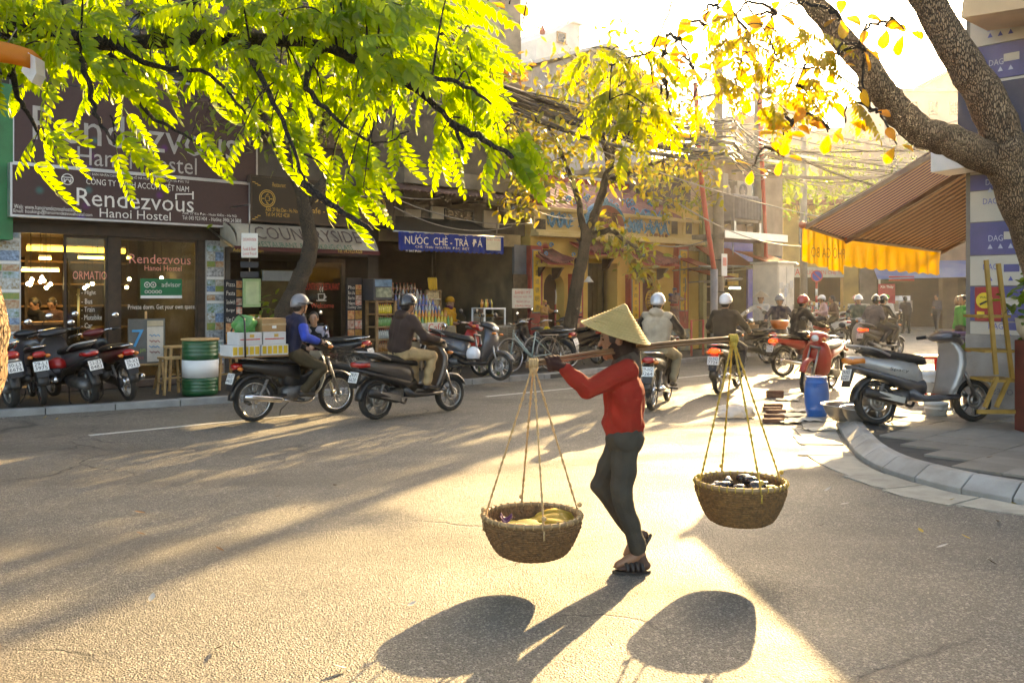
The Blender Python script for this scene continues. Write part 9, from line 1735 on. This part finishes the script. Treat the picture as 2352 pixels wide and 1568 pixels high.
def basket(label,rim_c,Rr,dep,top,ropem,colr):
    t=world_thing('shoulder_basket',label,'basket',(rim_c.x,rim_c.y,rim_c.z-dep),'baskets on the carrying pole'); WK=mat('wicker_'+label[:5],colr,0.75,0.45,45,0.7,70); C=rim_c
    prof=lambda f: Rr*(0.60+0.40*min(1,f*1.25)**0.55) if f>0 else Rr*0.6
    n=90
    for r_ in range(17):
        f=r_/16; z=C.z-dep+dep*f; ra=prof(f); pts=[]
        for k in range(n): a=2*math.pi*k/n; pts.append((C.x+(ra+0.004*math.sin(k*math.pi/1.5+r_*math.pi))*math.cos(a),C.y+(ra+0.004*math.sin(k*math.pi/1.5+r_*math.pi))*math.sin(a),z))
        MB().tube(pts,dep/16*0.62,5,True).build('weave_band',WK,t,True)
    MB().lathe([(0.02,-dep+0.01),(Rr*0.58,-dep+0.01)]+[(prof(q/8)-0.008,-dep+dep*q/8) for q in range(1,9)]+[(prof(1)-0.014,-0.004)]+[(prof(q/8)-0.016,-dep+dep*q/8) for q in range(7,0,-1)]+[(0.02,-dep+0.02)],40,C,cap=False).build('lining',WK,t,True)
    MB().tube([(C.x+Rr*math.cos(2*math.pi*k/48),C.y+Rr*math.sin(2*math.pi*k/48),C.z+0.004) for k in range(48)],0.014,8,True).build('rim',mat('rim_bamboo',(0.3,0.19,0.09),0.6,0.4,30),t,True)
    w=MB()
    for k in range(36):
        a=2*math.pi*k/36; cc=Vector((C.x+Rr*math.cos(a),C.y+Rr*math.sin(a),C.z+0.004)); e=Vector((math.cos(a),math.sin(a),0)); w.tube([cc+e*(0.017*math.cos(q))+Vector((0,0,0.017*math.sin(q))) for q in [R(60*j) for j in range(6)]],0.004,4,True)
    w.build('rim_lashing',ropem,t,True)['kind']='stuff'
    for a in (0,90,180,270):
        a=R(a+12); e=Vector((C.x+Rr*1.02*math.cos(a),C.y+Rr*1.02*math.sin(a),C.z-0.02)); tp=top+Vector((0.006*math.cos(a),0.006*math.sin(a),-0.02))
        r=MB()
        for ph in (0,math.pi): 
            pts=[]
            for k in range(25): f=k/24; q=tp.lerp(e,f); pts.append(q+Vector((0.0045*math.cos(f*60+ph),0.0045*math.sin(f*60+ph),0)))
            r.tube(pts,0.0045,5)
        r.sphere(e+Vector((0,0,0.07)),0.014,8,6).tube([e,e+Vector((0,0,-0.05))],0.006,5).build('rope',ropem,t,True)
    k_=MB()
    for j in range(4): k_.tube([top+Vector((pd.x*(0.014*j-0.02)+0.0*math.cos(q),pd.y*(0.014*j-0.02)+0.024*math.cos(q),0.024*math.sin(q)-0.0)) for q in [R(36*i) for i in range(10)]],0.008,6,True)
    k_.sphere(top+Vector((0,0,-0.03)),(0.026,0.026,0.03),10,8).build('rope_knot',ropem,t,True)
    return t
k1=pa+pd*0.045; k2=pb_-pd*0.03
C1=AT(1222,1184,5.25); C2=AT(1701,1107,5.6)
basket('front shoulder basket of dark wicker holding yellow leaf sheets',C1,0.278,0.215,k1,KN,(0.19,0.095,0.035)); basket('rear shoulder basket of dark wicker heaped with black goods',C2,0.268,0.235,k2,KNY,(0.2,0.1,0.033))
YL=[mat('yellow_leaf_sheet',(0.5,0.36,0.04),0.6,0.25,8,trans=(0.6,0.42,0.03)),mat('olive_leaf_sheet',(0.32,0.28,0.05),0.6,0.25,8,trans=(0.4,0.35,0.03)),mat('orange_peel',(0.55,0.24,0.05),0.6,0.2,8),mat('pale_foam',(0.55,0.5,0.4),0.6,0.1),mat('plum_skin',(0.12,0.03,0.09),0.4,0.2)]
for k,(dx,dy,dz,rx,ry,rz,w_,h_,m,lab) in enumerate(((0.05,0.03,-0.10,6,-6,20,0.38,0.28,0,'broad yellow leaf sheet lying uppermost in the front basket'),(-0.06,0.02,-0.09,-5,8,50,0.32,0.26,1,'folded olive leaf sheet beside the yellow one in the front basket'),(0.12,0.08,-0.08,9,-6,-15,0.28,0.22,0,'smaller yellow leaf sheet at the far side of the front basket'),(0.0,-0.12,-0.09,6,4,5,0.3,0.08,2,'curled orange strip at the near side of the front basket'),(-0.16,-0.08,-0.10,4,10,30,0.1,0.08,3,'small pale foam piece in the front basket'),(-0.15,0.06,-0.08,10,5,0,0.08,0.07,4,'purple fruit skin at the edge of the front basket'))):
    n=8; vs=[]; 
    for j in range(n+1):
        for i in range(n+1):
            a,b=-0.5+i/n,-0.5+j/n; rr=1-0.25*(abs(a)*abs(b)*4); vs.append((a*w_*rr,b*h_*rr,0.012*math.sin(a*6+k)+0.01*math.sin(b*8+k*2)+0.03*(a*a)))
    o=MB().add(vs,[(j*(n+1)+i,j*(n+1)+i+1,(j+1)*(n+1)+i+1,(j+1)*(n+1)+i) for j in range(n) for i in range(n)]).build('leaf_sheet' if m<2 else ('orange_strip','foam_piece','fruit_skin')[m-2],YL[m],None,True); o.location=C1+Vector((dx,dy,dz+0.045)); o.rotation_euler=(R(rx),R(ry),R(rz)); tag(o,lab,'leaf' if m<2 else ('peel','foam','fruit')[m-2],'contents of the front basket'); sm_=o.modifiers.new('s','SOLIDIFY'); sm_.thickness=0.003
rn=random.Random(17); GB=mat('glossy_black_goods',(0.018,0.015,0.015),0.22,0.3,10,coat=0.4)
fl_=MB().lathe([(0.02,0),(0.235,0)],24,C2+Vector((0,0,-0.10))); t=world_thing('basket_tray','flat woven tray inside the rear basket','tray',tuple(C2+Vector((0,0,-0.1)))); MB().lathe([(0.22,-0.01),(0.235,0.0),(0.22,0.006)],28,C2+Vector((0,0,-0.1))).build('tray',mat('rim_bamboo'),t,True)
for k in range(19):
    a=rn.random()*6.28; rr=0.19*math.sqrt(rn.random()); zz=-0.06+0.07*rn.random()*(1-rr/0.25)+(0.03 if k>11 else 0); b=MB().sphere((0,0,0),(0.062,0.036,0.032),12,8); b.v=[(x,y*(1-0.35*(x/0.06)),z+0.25*x*abs(x)*8) for x,y,z in b.v]; o=b.build('dark_fruit',GB,None,True); o.location=C2+Vector((rr*math.cos(a),rr*math.sin(a),zz)); o.rotation_euler=(rn.uniform(-.5,.5),rn.uniform(-.5,.5),rn.random()*6.28); tag(o,'glossy black piece heaped in the rear basket','fruit','black goods in the rear basket')
for k,(dx,dy) in enumerate(((-0.02,-0.14),(0.17,-0.05),(0.14,0.1))): o=MB().sphere((0,0,0),(0.075,0.04,0.03),12,8).build('yellow_fruit',YL[(2,0,0)[k]],None,True); o.location=C2+Vector((dx,dy,-0.035)); o.rotation_euler=(0,0.1,k*0.8); tag(o,['orange fruit at the near side of the rear basket','yellow fruit at the side of the rear basket by the rope','yellow fruit at the far side of the rear basket'][k],'fruit','bright fruit in the rear basket')
flush_flesh(); flush_texts()
# ---------------------------------------------------------------- sunlit air
hz=MB().box(-60,110,-25,100,-1.0,17.0).build('haze',None); hz['kind']='stuff'
hm_=bpy.data.materials.new('haze_air'); hm_.use_nodes=True; N=hm_.node_tree.nodes; N.remove(N['Principled BSDF']); pv=N.new('ShaderNodeVolumePrincipled'); pv.inputs['Color'].default_value=(0.97,0.95,0.97,1); pv.inputs['Density'].default_value=0.0005; pv.inputs['Anisotropy'].default_value=0.75; hm_.node_tree.links.new(pv.outputs[0],N['Material Output'].inputs['Volume']); hz.data.materials.append(hm_); hm_.cycles.homogeneous_volume=True if hasattr(hm_,'cycles') and hasattr(hm_.cycles,'homogeneous_volume') else True
